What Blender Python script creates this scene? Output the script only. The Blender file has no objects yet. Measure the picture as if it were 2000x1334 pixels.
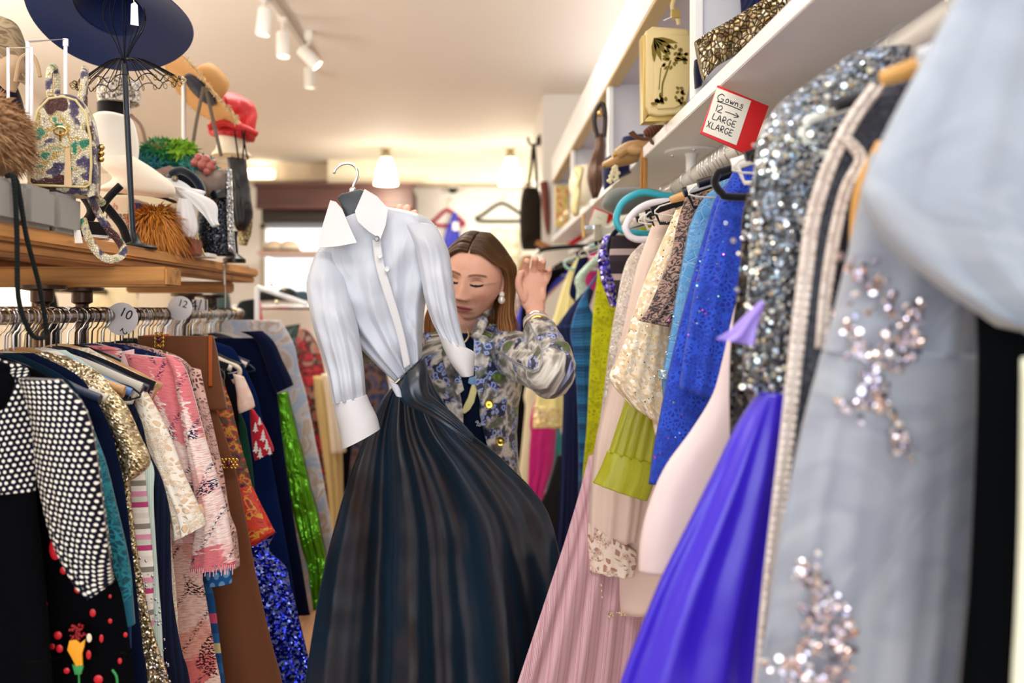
import bpy, bmesh, math, random
import numpy as np
from mathutils import Vector, Matrix, noise
random.seed(7)
S = bpy.context.scene
COL = S.collection
PI = math.pi
# ------------------------------------------------------------------ camera
F, VX, VY, H = 1700.0, 937.0, 605.0, 1.5      # focal length in pixels of a 2000 px wide frame
cd = bpy.data.cameras.new('camera')
cam = bpy.data.objects.new('camera', cd); COL.objects.link(cam)
cam.location = (0, 0, H); cam.rotation_euler = (PI/2, 0, 0)
cd.sensor_fit = 'HORIZONTAL'; cd.sensor_width = 36.0; cd.lens = 36.0*F/2000.0
cd.shift_x = (1000-VX)/2000.0; cd.shift_y = -(667-VY)/2000.0
cd.clip_start = 0.05; cd.clip_end = 60
cd.dof.use_dof = True; cd.dof.focus_distance = 1.90; cd.dof.aperture_fstop = 2.1
S.camera = cam
# ------------------------------------------------------------------ world, exposure
w = bpy.data.worlds.new('World'); S.world = w; w.use_nodes = True
w.node_tree.nodes['Background'].inputs[0].default_value = (0.93, 0.97, 1.0, 1)
w.node_tree.nodes['Background'].inputs[1].default_value = 2.9
S.view_settings.view_transform = 'Standard'; S.view_settings.look = 'None'
S.view_settings.exposure = 0.1; S.view_settings.gamma = 1.0; S.view_settings.use_curve_mapping = False

def area(name, loc, size, power, rot=(0, 0, 0), col=(1, 1, 1)):
    l = bpy.data.lights.new(name, 'AREA'); l.shape = 'RECTANGLE'; l.size, l.size_y = size
    l.energy = power; l.color = col
    o = bpy.data.objects.new(name, l); COL.objects.link(o); o.location = loc; o.rotation_euler = rot
    return o
# added fill lights without fixtures, and the daylight from the shop front behind the camera
area('added_fill_front', (-0.2, 0.6, 3.0), (1.6, 0.5), 24, (0, 0, 0), (1, 0.97, 0.93))
area('added_fill_middle', (-0.5, 3.3, 3.0), (1.4, 0.5), 24, (0, 0, 0), (1, 0.95, 0.88))
area('added_fill_rear', (-1.5, 6.6, 3.02), (1.6, 0.3), 34, (0, 0, 0), (1, 0.95, 0.9))
area('added_fill_left', (-2.6, 2.0, 3.0), (0.6, 2.2), 22, (0, 0, 0), (1, 0.94, 0.86))
area('added_upfill_right', (0.8, 3.2, 2.62), (0.3, 5.0), 9, (PI, 0, 0), (1, 0.95, 0.9))  # added upward fill above the shelf unit, brightens the ceiling
area('added_upfill_left', (-2.75, 2.8, 1.5), (0.5, 3.0), 58, (PI, 0, 0), (1, 0.93, 0.85))  # added upward fill hidden beyond the left racks, for the ceiling
area('shop_front_daylight', (-0.15, -1.9, 1.9), (2.6, 1.5), 14, (PI/2, 0, 0), (0.92, 0.96, 1.0))

# ------------------------------------------------------------------ helpers
def P(x, y, Y):
    """the point at distance Y that shows at photograph pixel (x, y)"""
    return Vector(((x-VX)*Y/F, Y, H-(y-VY)*Y/F))

def lin(h):
    h = h.lstrip('#')
    c = [int(h[i:i+2], 16)/255 for i in (0, 2, 4)]
    return tuple((v/12.92 if v <= .04045 else ((v+.055)/1.055)**2.4) for v in c)+(1.0,)

class Mat:
    def __init__(s, name, col='888888', rough=.7, metal=0.0, **kw):
        m = bpy.data.materials.new(name); m.use_nodes = True
        s.m = m; s.t = m.node_tree; s.b = s.t.nodes['Principled BSDF']
        s.col(lin(col) if isinstance(col, str) else col); s.set('Roughness', rough); s.set('Metallic', metal)
        for k, v in kw.items(): s.set(k.replace('_', ' '), v)
    def set(s, k, v):
        i = s.b.inputs[k]
        if hasattr(v, 'is_output'): s.t.links.new(v, i)
        elif isinstance(v, str): i.default_value = lin(v)
        else: i.default_value = v
        return s
    def col(s, v): return s.set('Base Color', v)
    def n(s, typ, ins=None, **props):
        nd = s.t.nodes.new('ShaderNode'+typ)
        for k, v in props.items(): setattr(nd, k, v)
        for k, v in (ins or {}).items():
            i = nd.inputs[k]
            if hasattr(v, 'is_output'): s.t.links.new(v, i)
            elif isinstance(v, str): i.default_value = lin(v)
            else: i.default_value = v
        return nd
    def uv(s): return s.n('TexCoord').outputs['UV']
    def ob(s): return s.n('TexCoord').outputs['Object']
    def map(s, v, scale=(1, 1, 1), loc=(0, 0, 0), rot=(0, 0, 0)):
        return s.n('Mapping', {'Vector': v, 'Scale': scale, 'Location': loc, 'Rotation': rot}).outputs[0]
    def noise(s, v, scale, detail=3, rough=.5, out='Fac', dist=0):
        return s.n('TexNoise', {'Vector': v, 'Scale': scale, 'Detail': detail, 'Roughness': rough, 'Distortion': dist}).outputs[0 if out == 'Fac' else 1]
    def vor(s, v, scale, out='Distance', feature='F1', rnd=1.0):
        return s.n('TexVoronoi', {'Vector': v, 'Scale': scale, 'Randomness': rnd}, feature=feature).outputs[out]
    def wave(s, v, scale, dist=0, dirn='X', prof='SIN', dscale=1):
        return s.n('TexWave', {'Vector': v, 'Scale': scale, 'Distortion': dist, 'Detail Scale': dscale}, bands_direction=dirn, wave_profile=prof).outputs['Fac']
    def ramp(s, f, stops, interp='LINEAR'):
        nd = s.n('ValToRGB', {'Fac': f}); r = nd.color_ramp; r.interpolation = interp
        while len(r.elements) < len(stops): r.elements.new(0.5)
        for e, (p, c) in zip(r.elements, stops):
            e.position = p; e.color = lin(c) if isinstance(c, str) else ((c, c, c, 1) if not isinstance(c, tuple) else c)
        return nd.outputs[0]
    def mix(s, f, a, b, mode='MIX'):
        nd = s.n('Mix', None, data_type='RGBA', blend_type=mode)
        for i, v in ((0, f), (6, a), (7, b)):
            if hasattr(v, 'is_output'): s.t.links.new(v, nd.inputs[i])
            elif isinstance(v, str): nd.inputs[i].default_value = lin(v)
            else: nd.inputs[i].default_value = v
        return nd.outputs[2]
    def math(s, op, a, b=0.0, c=0.0):
        nd = s.n('Math', None, operation=op)
        for i, v in enumerate((a, b, c)):
            if hasattr(v, 'is_output'): s.t.links.new(v, nd.inputs[i])
            else: nd.inputs[i].default_value = v
        return nd.outputs[0]
    def vm(s, op, a, b=(0, 0, 0), scale=None):
        nd = s.n('VectorMath', None, operation=op)
        for i, v in enumerate((a, b)):
            if hasattr(v, 'is_output'): s.t.links.new(v, nd.inputs[i])
            else: nd.inputs[i].default_value = v
        if scale is not None: nd.inputs['Scale'].default_value = scale
        return nd.outputs['Value'] if op in ('DOT_PRODUCT', 'LENGTH', 'DISTANCE') else nd.outputs[0]
    def sep(s, v): return s.n('SeparateXYZ', {0: v}).outputs
    def bump(s, h, strength=.3, dist=.001, normal=None):
        ins = {'Height': h, 'Strength': strength, 'Distance': dist}
        o = s.n('Bump', ins).outputs[0]
        s.set('Normal', o); return s

_mc = {}
def memo(fn):
    def g(*a, **k):
        key = (fn.__name__, a, tuple(sorted(k.items())))
        if key not in _mc: _mc[key] = fn(*a, **k).m
        return _mc[key]
    return g

@memo
def plain(col, rough=.85, sheen=0.15, weave=900):
    m = Mat('fabric_'+col, col, rough)
    dk = sum(lin(col)[:3]) < .12
    m.set('Sheen Weight', sheen*(.25 if dk else 1)); m.set('Specular IOR Level', .06 if dk else .2)
    v = m.ob()
    f = m.noise(v, weave, 1)
    c = m.noise(v, 9, 2)
    m.col(m.mix(m.math('MULTIPLY', c, .25), col, m.mix(.5, col, '000000')))
    m.bump(f, .25, .0006)
    return m
@memo
def satin(col, rough=.32, crush=.25, scale=14, coat=0.0):
    m = Mat('satin_'+col, col, rough); m.set('Specular IOR Level', .55); m.set('Sheen Weight', .1)
    m.set('Sheen Tint', col); m.set('Coat Weight', coat)
    v = m.map(m.uv(), (1, .35, 1))
    m.bump(m.noise(v, scale, 3, .55, dist=.6), crush, .02)
    return m
@memo
def gloss(col, rough=.3, metal=0.0):
    return Mat('smooth_'+col, col, rough, metal)
@memo
def sequin(c1, c2, scale=260, rough=.22, metal=.75, tilt=.9, c3=None, holes=0.0, ob=False):
    m = Mat('sequin_'+c1, c1, rough, metal)
    v = m.ob() if ob else m.uv()
    rc = m.vor(v, scale, 'Color')
    s = m.sep(rc)
    stops = [(0, c1), (.55, c2)] + ([(.9, c3)] if c3 else [])
    m.col(m.ramp(s[0], stops))
    d = m.vm('SCALE', m.vm('SUBTRACT', rc, (.5, .5, .5)), scale=tilt)
    nn = m.vm('NORMALIZE', m.vm('ADD', m.n('NewGeometry').outputs['Normal'], d))
    m.set('Normal', nn)
    if holes:
        m.set('Metallic', m.ramp(s[1], [(0, 0.0), (holes, float(metal))], 'CONSTANT'))
    return m
@memo
def lace(col, gap, scale=45, rough=.8, wid=.10, big0=.5):
    m = Mat('lace_'+col, col, rough); m.set('Sheen Weight', .2); m.set('Specular IOR Level', .25)
    v = m.uv()
    vv = m.vm('ADD', v, m.vm('SCALE', m.noise(v, 16, 2, out='Color'), scale=.02))
    e = m.vor(vv, scale, 'Distance', 'DISTANCE_TO_EDGE')
    e2 = m.vor(vv, scale*3, 'Distance', 'DISTANCE_TO_EDGE')
    big = m.ramp(m.noise(v, 22, 1), [(.47, 0.0), (.53, 1.0)])
    fine = m.ramp(e2, [(wid*.8, 1.0), (wid*.8+.06, 0.0)])
    coarse = m.ramp(e, [(wid, 1.0), (wid+.05, 0.0)])
    flower = m.ramp(m.noise(vv, scale*.9, 2, .6, dist=1.5), [(.44, 0.0), (.52, 1.0)])
    net = m.mix(big, coarse, m.mix(.5, fine, flower))
    m.col(m.mix(net, gap, col))
    m.bump(net, .7, .002)
    return m
@memo
def dots(bg, fg, pitch, r, rot=0.0, rough=.8, flat=.8):
    m = Mat('dotted_'+bg, bg, rough); m.set('Specular IOR Level', .2)
    v = m.map(m.uv(), (1/pitch, 1/pitch, 1), rot=(0, 0, rot))
    s = m.sep(v)
    row = m.math('FLOOR', s[1])
    x = m.math('ADD', s[0], m.math('MULTIPLY', m.math('MODULO', row, 2.0), .5))
    fx = m.math('SUBTRACT', m.math('FRACT', x), .5); fy = m.math('MULTIPLY', m.math('SUBTRACT', m.math('FRACT', s[1]), .5), flat)
    d = m.math('SQRT', m.math('ADD', m.math('MULTIPLY', fx, fx), m.math('MULTIPLY', fy, fy)))
    k = m.ramp(d, [(r-.03, 1.0), (r+.03, 0.0)])
    m.col(m.mix(k, bg, fg)); m.bump(k, .3, .001)
    return m
@memo
def floral(cols, scale=14, rough=.6, sheen=.1, detail=2.5, dist=1.2, metal=0.0, spread=(.32, .68), ob=False):
    m = Mat('floral_'+cols[0], cols[0], rough, metal); m.set('Sheen Weight', sheen)
    v = m.ob() if ob else m.uv()
    f = m.noise(v, scale, detail, .55, dist=dist)
    a, b = spread
    n = len(cols)
    c = m.ramp(f, [(a+(b-a)*i/(n-1), cc) for i, cc in enumerate(cols)], 'CONSTANT' if metal < 0 else 'EASE')
    m.col(c)
    m.bump(m.noise(v, 700, 1), .2, .0005)
    return m
@memo
def stripes(cols, pitch, rough=.8, dirn=0, bump=.2):
    m = Mat('striped_'+cols[0], cols[0], rough); m.set('Specular IOR Level', .25)
    s = m.sep(m.map(m.uv(), (1/pitch, 1/pitch, 1)))
    f = m.math('FRACT', s[dirn])
    n = len(cols)
    m.col(m.ramp(f, [(i/n, c) for i, c in enumerate(cols)], 'CONSTANT')); m.bump(m.math('SINE', m.math('MULTIPLY', s[dirn], 40.0)), bump, .0006)
    return m
@memo
def tweed(base='f6cbc4', dark='20264a', pink='e2586a', white='fff1ea'):
    m = Mat('tweed_'+base, base, .9); m.set('Sheen Weight', .25); m.set('Specular IOR Level', .2)
    v = m.uv()
    patch = m.vor(m.vm('ADD', m.map(v, (1, .8, 1), rot=(0, 0, .8)), m.vm('SCALE', m.noise(m.map(v, (30, 160, 1)), 1, 2, out='Color'), scale=.035)), 15, 'Color', rnd=.9)
    ps = m.sep(patch)
    a = m.mix(m.ramp(ps[0], [(.2, 0.0), (.42, 1.0)]), base, white)
    a = m.mix(m.ramp(ps[1], [(.74, 0.0), (.8, .8)]), a, pink)
    yarn = m.noise(m.map(v, (60, 420, 1)), 1, 2)
    a = m.mix(m.ramp(yarn, [(.45, 0.0), (.62, .55)]), a, m.mix(.5, pink, 'c06a7c'))
    cross = m.math('MULTIPLY', m.math('ABSOLUTE', m.math('SUBTRACT', m.math('FRACT', m.math('ADD', m.math('MULTIPLY', m.sep(v)[0], 13.0), m.math('MULTIPLY', m.sep(v)[1], 9.0))), .5)), 2.0)
    seg = m.noise(m.map(v, (150, 260, 1)), 1, 1)
    k = m.math('MULTIPLY', m.ramp(cross, [(.0, 1.0), (.24, 0.0)]), m.ramp(seg, [(.5, 0.0), (.55, 1.0)]))
    k2 = m.math('MULTIPLY', m.ramp(m.noise(v, 12, 1), [(.60, 0.0), (.63, 1.0)]), m.ramp(seg, [(.48, 0.0), (.54, 1.0)]))
    a = m.mix(m.math('MAXIMUM', k, k2), a, dark)
    m.col(a)
    m.bump(m.noise(m.map(v, (300, 600, 1)), 1, 2), .6, .0015)
    return m
@memo
def wood(light='c98a4b', dark='8a5427', axis='Y', rough=.6):
    m = Mat('wood_'+light, light, rough)
    sc = {'X': (2, 34, 34), 'Y': (34, 2, 34), 'Z': (34, 34, 2)}[axis]
    v = m.map(m.ob(), sc)
    g = m.noise(v, 1, 5, .6, dist=.4)
    k = m.vor(m.map(m.ob(), {'X': (5, 22, 22), 'Y': (22, 5, 22), 'Z': (22, 22, 5)}[axis]), 1)
    c = m.ramp(g, [(.3, dark), (.5, light), (.72, m_l(light))])
    m.col(m.mix(m.ramp(k, [(.05, .7), (.13, 0.0)]), c, '4e2c12'))
    m.bump(g, .25, .003)
    return m
def m_l(h):
    c = [min(255, int(int(h[i:i+2], 16)*1.18)) for i in (0, 2, 4)]
    return '%02x%02x%02x' % tuple(c)
@memo
def paint(col, rough=.6):
    m = Mat('paint_'+col, col, rough)
    m.col(m.mix(m.math('MULTIPLY', m.noise(m.ob(), 1.4, 3), .18), col, m.mix(.35, col, '8a7a68')))
    m.bump(m.noise(m.ob(), 120, 2), .06, .002)
    return m
@memo
def glow(col, power):
    m = Mat('light_'+col, col, .5); m.set('Emission Color', col); m.set('Emission Strength', power)
    return m
@memo
def felt(col, rough=.95):
    m = Mat('felt_'+col, col, rough); m.set('Sheen Weight', .35); m.set('Specular IOR Level', .15)
    m.bump(m.noise(m.ob(), 500, 2), .4, .001)
    return m
@memo
def clear(col='ffffff', rough=.08, alpha=.35):
    m = Mat('clear_'+col, col, rough); m.set('Transmission Weight', .0); m.set('Alpha', alpha)
    m.set('Specular IOR Level', .8)
    return m
CHROME = lambda: gloss('d8dade', .16, 1.0)
DARKM = lambda: gloss('23262c', .3, .8)

# ---- mesh builder
class MB:
    def __init__(s): s.v = []; s.f = []; s.uv = {}; s.mi = []; s.cur = 0
    def add(s, vs, fs, uvs=None):
        b = len(s.v); s.v += [Vector(p) for p in vs]
        for k, f in enumerate(fs):
            s.f.append(tuple(b+i for i in f)); s.mi.append(s.cur)
        if uvs:
            for i, u in enumerate(uvs): s.uv[b+i] = u
        return s
    def box(s, lo, hi, bev=0.0):
        if bev:
            bm = bmesh.new(); bmesh.ops.create_cube(bm, size=1)
            lo, hi = Vector(lo), Vector(hi)
            for v in bm.verts:
                v.co = Vector([(lo[i]+hi[i])/2+v.co[i]*(hi[i]-lo[i]) for i in range(3)])
            bmesh.ops.bevel(bm, geom=bm.edges[:], offset=bev, segments=2, affect='EDGES')
            bm.verts.index_update()
            s.add([v.co.copy() for v in bm.verts], [[v.index for v in f.verts] for f in bm.faces]); bm.free(); return s
        (a, b, c), (d, e, f) = lo, hi
        return s.add([(a, b, c), (d, b, c), (d, e, c), (a, e, c), (a, b, f), (d, b, f), (d, e, f), (a, e, f)],
                     [(3, 2, 1, 0), (4, 5, 6, 7), (0, 1, 5, 4), (1, 2, 6, 5), (2, 3, 7, 6), (3, 0, 4, 7)])
    def tube(s, pts, r, n=8, closed=False, smooth=True, flat=None, cap=True, uo=0.0):
        """tube along points; r number or list; flat=(vector, factor) squashes it along a direction"""
        pts = [Vector(p) for p in pts]
        m = len(pts); rs = r if isinstance(r, (list, tuple)) else [r]*m
        prev = None; vs = []; L = 0; uvs = []
        for i, p in enumerate(pts):
            if closed: t = pts[(i+1) % m]-pts[i-1]
            else: t = pts[min(i+1, m-1)]-pts[max(i-1, 0)]
            if t.length < 1e-9: t = Vector((0, 0, 1))
            t.normalize()
            if prev is None:
                a = Vector((0, 0, 1)) if abs(t.z) < .9 else Vector((1, 0, 0))
                u = t.cross(a).normalized()
            else:
                u = prev-t*prev.dot(t); u = u.normalized() if u.length > 1e-6 else t.orthogonal().normalized()
            prev = u; wv = t.cross(u)
            if i: L += (p-pts[i-1]).length
            for k in range(n):
                an = 2*PI*k/n; o = (u*math.cos(an)+wv*math.sin(an))*rs[i]
                if flat:
                    d = Vector(flat[0]); o = o-d*o.dot(d)*(1-flat[1])
                vs.append(p+o); uvs.append((uo+k/n*2*PI*rs[i], L))
        fs = []
        for i in range(m if closed else m-1):
            for k in range(n):
                a, b = i*n+k, i*n+(k+1) % n; c, d = ((i+1) % m)*n+(k+1) % n, ((i+1) % m)*n+k
                fs.append((a, b, c, d))
        if not closed and cap:
            fs.append(tuple(range(n))[::-1]); fs.append(tuple((m-1)*n+k for k in range(n)))
        return s.add(vs, fs, uvs)
    def lathe(s, prof, c=(0, 0, 0), n=24, axis=None, squash=1.0, caps=True):
        """profile [(r, z)] turned about the vertical through c; axis = matrix to turn it"""
        c = Vector(c); vs = []
        for r, z in prof:
            for k in range(n):
                a = 2*PI*k/n; p = Vector((r*math.cos(a), r*math.sin(a)*squash, z))
                vs.append(c+(axis @ p if axis else p))
        fs = []
        for i in range(len(prof)-1):
            for k in range(n):
                fs.append((i*n+k, i*n+(k+1) % n, (i+1)*n+(k+1) % n, (i+1)*n+k))
        if caps: fs.append(tuple(range(n))[::-1]); fs.append(tuple((len(prof)-1)*n+k for k in range(n)))
        return s.add(vs, fs)
    def ball(s, c, r, n=12, sq=(1, 1, 1), rot=None):
        c = Vector(c); vs = []; m = max(6, n//2+2)
        for i in range(1, m):
            ph = PI*i/m
            for k in range(n):
                a = 2*PI*k/n; p = Vector((math.sin(ph)*math.cos(a)*sq[0]*r, math.sin(ph)*math.sin(a)*sq[1]*r, math.cos(ph)*sq[2]*r))
                vs.append(c+(rot @ p if rot else p))
        t = Vector((0, 0, r*sq[2])); b = -t
        vs += [c+(rot @ t if rot else t), c+(rot @ b if rot else b)]
        fs = []
        for i in range(m-2):
            for k in range(n):
                fs.append((i*n+k, (i+1)*n+k, (i+1)*n+(k+1) % n, i*n+(k+1) % n))
        T = len(vs)-2
        for k in range(n):
            fs.append((T, k, (k+1) % n)); fs.append((T+1, (m-2)*n+(k+1) % n, (m-2)*n+k))
        return s.add(vs, fs)
    def loft(s, secs, n=44, m=None, fold=(0, 0), exp=2.0, caps=True, fold0=.15, phase=0.0, wob=0.0, fine=0.0, open_ends=False, sharp=False):
        """secs: [(C, U, V)] centre, half width vector, half thickness vector; smooth along; vertical folds"""
        m = m or max(10, len(secs)*5)
        secs = [tuple(Vector(q) for q in t) for t in secs]
        N = len(secs)
        def cr(i, t, k):
            p = [secs[min(max(j, 0), N-1)][k] for j in (i-1, i, i+1, i+2)]
            return .5*((2*p[1])+(p[2]-p[0])*t+(2*p[0]-5*p[1]+4*p[2]-p[3])*t*t+(3*p[1]-p[0]-3*p[2]+p[3])*t**3)
        vs = []; uvs = []; L = 0; pc = None
        for j in range(m+1):
            g = j/m*(N-1); i = min(int(g), N-2); t = g-i
            C, U, V = cr(i, t, 0), cr(i, t, 1), cr(i, t, 2)
            sfrac = j/m
            if pc is not None: L += (C-pc).length
            pc = C; w_ = U.length; vh = V.normalized()
            a = fold[1]*max(0.0, min(1.0, (sfrac-fold0)/(1.001-fold0)))**.8 if fold[1] else 0
            for k in range(n+1):
                an = PI/2+2*PI*k/n
                cx, sx = math.cos(an), math.sin(an)
                x = math.copysign(abs(cx)**(2/exp), cx); y = math.copysign(abs(sx)**(2/exp), sx)
                p = C+U*x+V*y
                if a:
                    ph = fold[0]*PI*x+phase+wob*math.sin(sfrac*5+phase)
                    d = math.sin(ph)+.45*math.sin(ph*1.83+1.7+phase)
                    if sharp: d = math.copysign(abs(d)**.62, d)+.18*math.sin(ph*3.1+2)
                    p = p+vh*a*d
                if fine: p = p+vh*fine*noise.noise(Vector((x*w_*14, L*14, phase)))
                vs.append(p); uvs.append((x*w_+phase*.37+(0.0 if sx >= 0 else 2.3), L))
        fs = []; q = n+1
        for j in range(m):
            for k in range(n):
                fs.append((j*q+k, j*q+k+1, (j+1)*q+k+1, (j+1)*q+k))
        if caps:
            fs.append(tuple(range(n))[::-1])
            if not open_ends: fs.append(tuple(m*q+k for k in range(n)))
        return s.add(vs, fs, uvs)
    def slab(s, outline, depth, org, ux, uy, bev=0.0):
        """closed outline [(a, b)] in plane (ux, uy) at org, thickened by depth along the normal, edges rounded"""
        ux, uy, org = Vector(ux), Vector(uy), Vector(org); nz = ux.cross(uy).normalized()
        pts = [Vector((a, b)) for a, b in outline]; n = len(pts)
        ar = sum(pts[i].x*pts[(i+1) % n].y-pts[(i+1) % n].x*pts[i].y for i in range(n))
        if ar < 0: pts = pts[::-1]
        def inset(d):
            out = []
            for i in range(n):
                a = (pts[i]-pts[i-1]); b = (pts[(i+1) % n]-pts[i])
                a = a.normalized() if a.length else b.normalized(); b = b.normalized() if b.length else a
                na, nb = Vector((-a.y, a.x)), Vector((-b.y, b.x))
                mm = na+nb; mm = mm.normalized() if mm.length > 1e-6 else na
                out.append(pts[i]+mm*d/max(.4, mm.dot(na)))
            return out
        rings = []
        if bev:
            for d, z in ((bev, 0), (bev*.3, bev*.3), (0, bev), (0, depth-bev), (bev*.3, depth-bev*.3), (bev, depth)): rings.append((inset(d), z))
        else: rings = [(pts, 0), (pts, depth)]
        vs = []; uvs = []
        for pp, z in rings:
            for p in pp: vs.append(org+ux*p.x+uy*p.y+nz*z); uvs.append((p.x, p.y))
        fs = []
        for j in range(len(rings)-1):
            for k in range(n): fs.append((j*n+k, j*n+(k+1) % n, (j+1)*n+(k+1) % n, (j+1)*n+k))
        fs.append(tuple(range(n))[::-1]); fs.append(tuple((len(rings)-1)*n+k for k in range(n)))
        return s.add(vs, fs, uvs)

def wpos(o):
    p = Vector((0, 0, 0))
    while o is not None: p += Vector(o.location); o = o.parent
    return p
def obj(name, mb, mat, parent=None, loc=None, smooth=40, mods=()):
    me = bpy.data.meshes.new(name)
    org = wpos(parent) if parent else (Vector(loc) if loc is not None else base_of(mb))
    me.from_pydata([tuple(v-org) for v in mb.v], [], mb.f)
    for mm in (mat if isinstance(mat, (list, tuple)) else [mat]): me.materials.append(mm)
    me.polygons.foreach_set('material_index', mb.mi)
    if mb.uv:
        ul = me.uv_layers.new(name='UVMap'); lv = np.zeros(len(me.loops), dtype=np.int32); me.loops.foreach_get('vertex_index', lv)
        arr = np.zeros((len(mb.v), 2), dtype=np.float32)
        for i, u in mb.uv.items(): arr[i] = u
        ul.data.foreach_set('uv', arr[lv].ravel())
    me.update(); me.validate()
    if smooth is not None:
        me.polygons.foreach_set('use_smooth', [True]*len(me.polygons))
        if smooth < 180:
            bm = bmesh.new(); bm.from_mesh(me)
            lim = math.radians(smooth)
            for e in bm.edges:
                if len(e.link_faces) == 2 and e.calc_face_angle(0) > lim: e.smooth = False
            bm.to_mesh(me); bm.free()
    o = bpy.data.objects.new(name, me); COL.objects.link(o)
    if parent: o.parent = parent
    else: o.location = org
    return o
def base_of(mb):
    a = np.array([tuple(v) for v in mb.v]); lo, hi = a.min(0), a.max(0)
    return Vector(((lo[0]+hi[0])/2, (lo[1]+hi[1])/2, lo[2]))
def tag(o, label=None, cat=None, group=None, kind=None):
    if label: o['label'] = label
    if cat: o['category'] = cat
    if group: o['group'] = group
    if kind: o['kind'] = kind
    return o
def thing(name, label, cat, loc, group=None):
    o = bpy.data.objects.new(name, None); COL.objects.link(o); o.location = loc; o.empty_display_size = .05
    return tag(o, label, cat, group)
def struct(name, mb, mat, parent=None, smooth=None):
    o = obj(name, mb, mat, parent, loc=None if parent else (0, 0, 0), smooth=smooth)
    if not parent: o['kind'] = 'structure'
    return o
def pairs(lst, Y, th):
    """lofting sections from pairs of photograph edge points at distance Y (number or list)"""
    out = []
    for i, (a, b) in enumerate(lst):
        y = Y[i] if isinstance(Y, (list, tuple)) else Y
        t = th[i] if isinstance(th, (list, tuple)) else th
        ya, yb = y if isinstance(y, tuple) else (y, y)
        A, B = P(a[0], a[1], ya), P(b[0], b[1], yb)
        out.append(((A+B)/2, (B-A)/2, Vector((0, t, 0))))
    return out
def smooth_path(pts, k=6):
    pts = [Vector(p) for p in pts]; N = len(pts); out = []
    for i in range(N-1):
        p = [pts[min(max(j, 0), N-1)] for j in (i-1, i, i+1, i+2)]
        for q in range(k):
            t = q/k
            out.append(.5*((2*p[1])+(p[2]-p[0])*t+(2*p[0]-5*p[1]+4*p[2]-p[3])*t*t+(3*p[1]-p[0]-3*p[2]+p[3])*t**3))
    return out+[pts[-1]]
def text_mb(txt, size, org, ux, uy, depth=.0006, lift=.0005):
    cu = bpy.data.curves.new('txt', 'FONT'); cu.body = txt; cu.size = size; cu.align_x = 'CENTER'; cu.align_y = 'CENTER'; cu.extrude = depth/2
    o = bpy.data.objects.new('txt', cu); COL.objects.link(o)
    bpy.context.view_layer.update()
    me = o.to_mesh()
    ux, uy, org = Vector(ux), Vector(uy), Vector(org); nz = ux.cross(uy)
    mb = MB(); mb.add([org+ux*v.co.x+uy*v.co.y+nz*(v.co.z+lift) for v in me.vertices], [tuple(p.vertices) for p in me.polygons])
    o.to_mesh_clear(); bpy.data.objects.remove(o); bpy.data.curves.remove(cu)
    return mb
# ================================================================== the room
CE = 3.05
WARM = paint('ece1d2'); WHITE = paint('f1f0ee', .5); CREAM = paint('f3e6cf')
struct('floor', MB().box((-3.3, -2.1, -.06), (1.1, 9.5, 0)), wood('9c7350', '6d4a2e', 'Y'))
struct('ceiling', MB().box((-3.3, -2.1, CE), (1.1, 9.5, CE+.06)), paint('f3eee6', .75))
struct('wall_left', MB().box((-3.3, -2.1, 0), (-3.2, 9.5, CE)), CREAM)
struct('wall_right', MB().box((1.0, -2.1, 0), (1.1, 9.5, CE)), WHITE)
# back wall with the opening of a window
WY = 9.4
wl, wr = P(508, 0, WY).x, P(790, 0, WY).x; wt, wb = P(0, 437, WY).z, P(0, 590, WY).z
b = MB()
b.box((-3.2, WY, 0), (wl, WY+.1, CE)); b.box((wr, WY, 0), (1.0, WY+.1, CE))
b.box((wl, WY, wt), (wr, WY+.1, CE)); b.box((wl, WY, 0), (wr, WY+.1, wb))
struct('wall_back', b, WHITE)
win = struct('window_1', MB().box((wl, WY+.05, wb), (wr, WY+.056, wt)), clear('eef4f8', .05, .12))
fr = MB()
for lo, hi in (((wl, WY, wb), (wl+.05, WY+.08, wt)), ((wr-.05, WY, wb), (wr, WY+.08, wt)), ((wl, WY, wt-.05), (wr, WY+.08, wt)), ((wl, WY, wb), (wr, WY+.08, wb+.05)), (((wl+wr)/2-.02, WY, wb), ((wl+wr)/2+.02, WY+.08, wt))):
    fr.box(lo, hi)
struct('window_frame', fr, paint('c9c2b4'), win)
# front wall behind the camera: a broad shop window
b = MB(); b.box((-3.2, -2.1, 0), (1.0, -2.0, .5)); b.box((-3.2, -2.1, 2.75), (1.0, -2.0, CE)); b.box((-3.2, -2.1, .5), (-2.6, -2.0, 2.75)); b.box((.8, -2.1, .5), (1.0, -2.0, 2.75))
struct('wall_front', b, WHITE)
# dropped bulkhead in front of the back wall, a pier on the right
bl = P(640, 312, 9.0); br = P(1045, 0, 9.0)
struct('trim_1', MB().box((bl.x, 9.0, P(0, 357, 9.0).z), (1.0, WY, CE)), paint('f4ead2'))
struct('trim_2', MB().box((-3.2, 9.22, P(0, 352, 9.22).z), (bl.x, WY, CE)), paint('f0dcc0'))
struct('wall_pier', MB().box((P(1060, 0, 6.27).x, 6.27, 0), (1.0, 7.3, CE)), paint('f4f1ea', .5))

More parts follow.
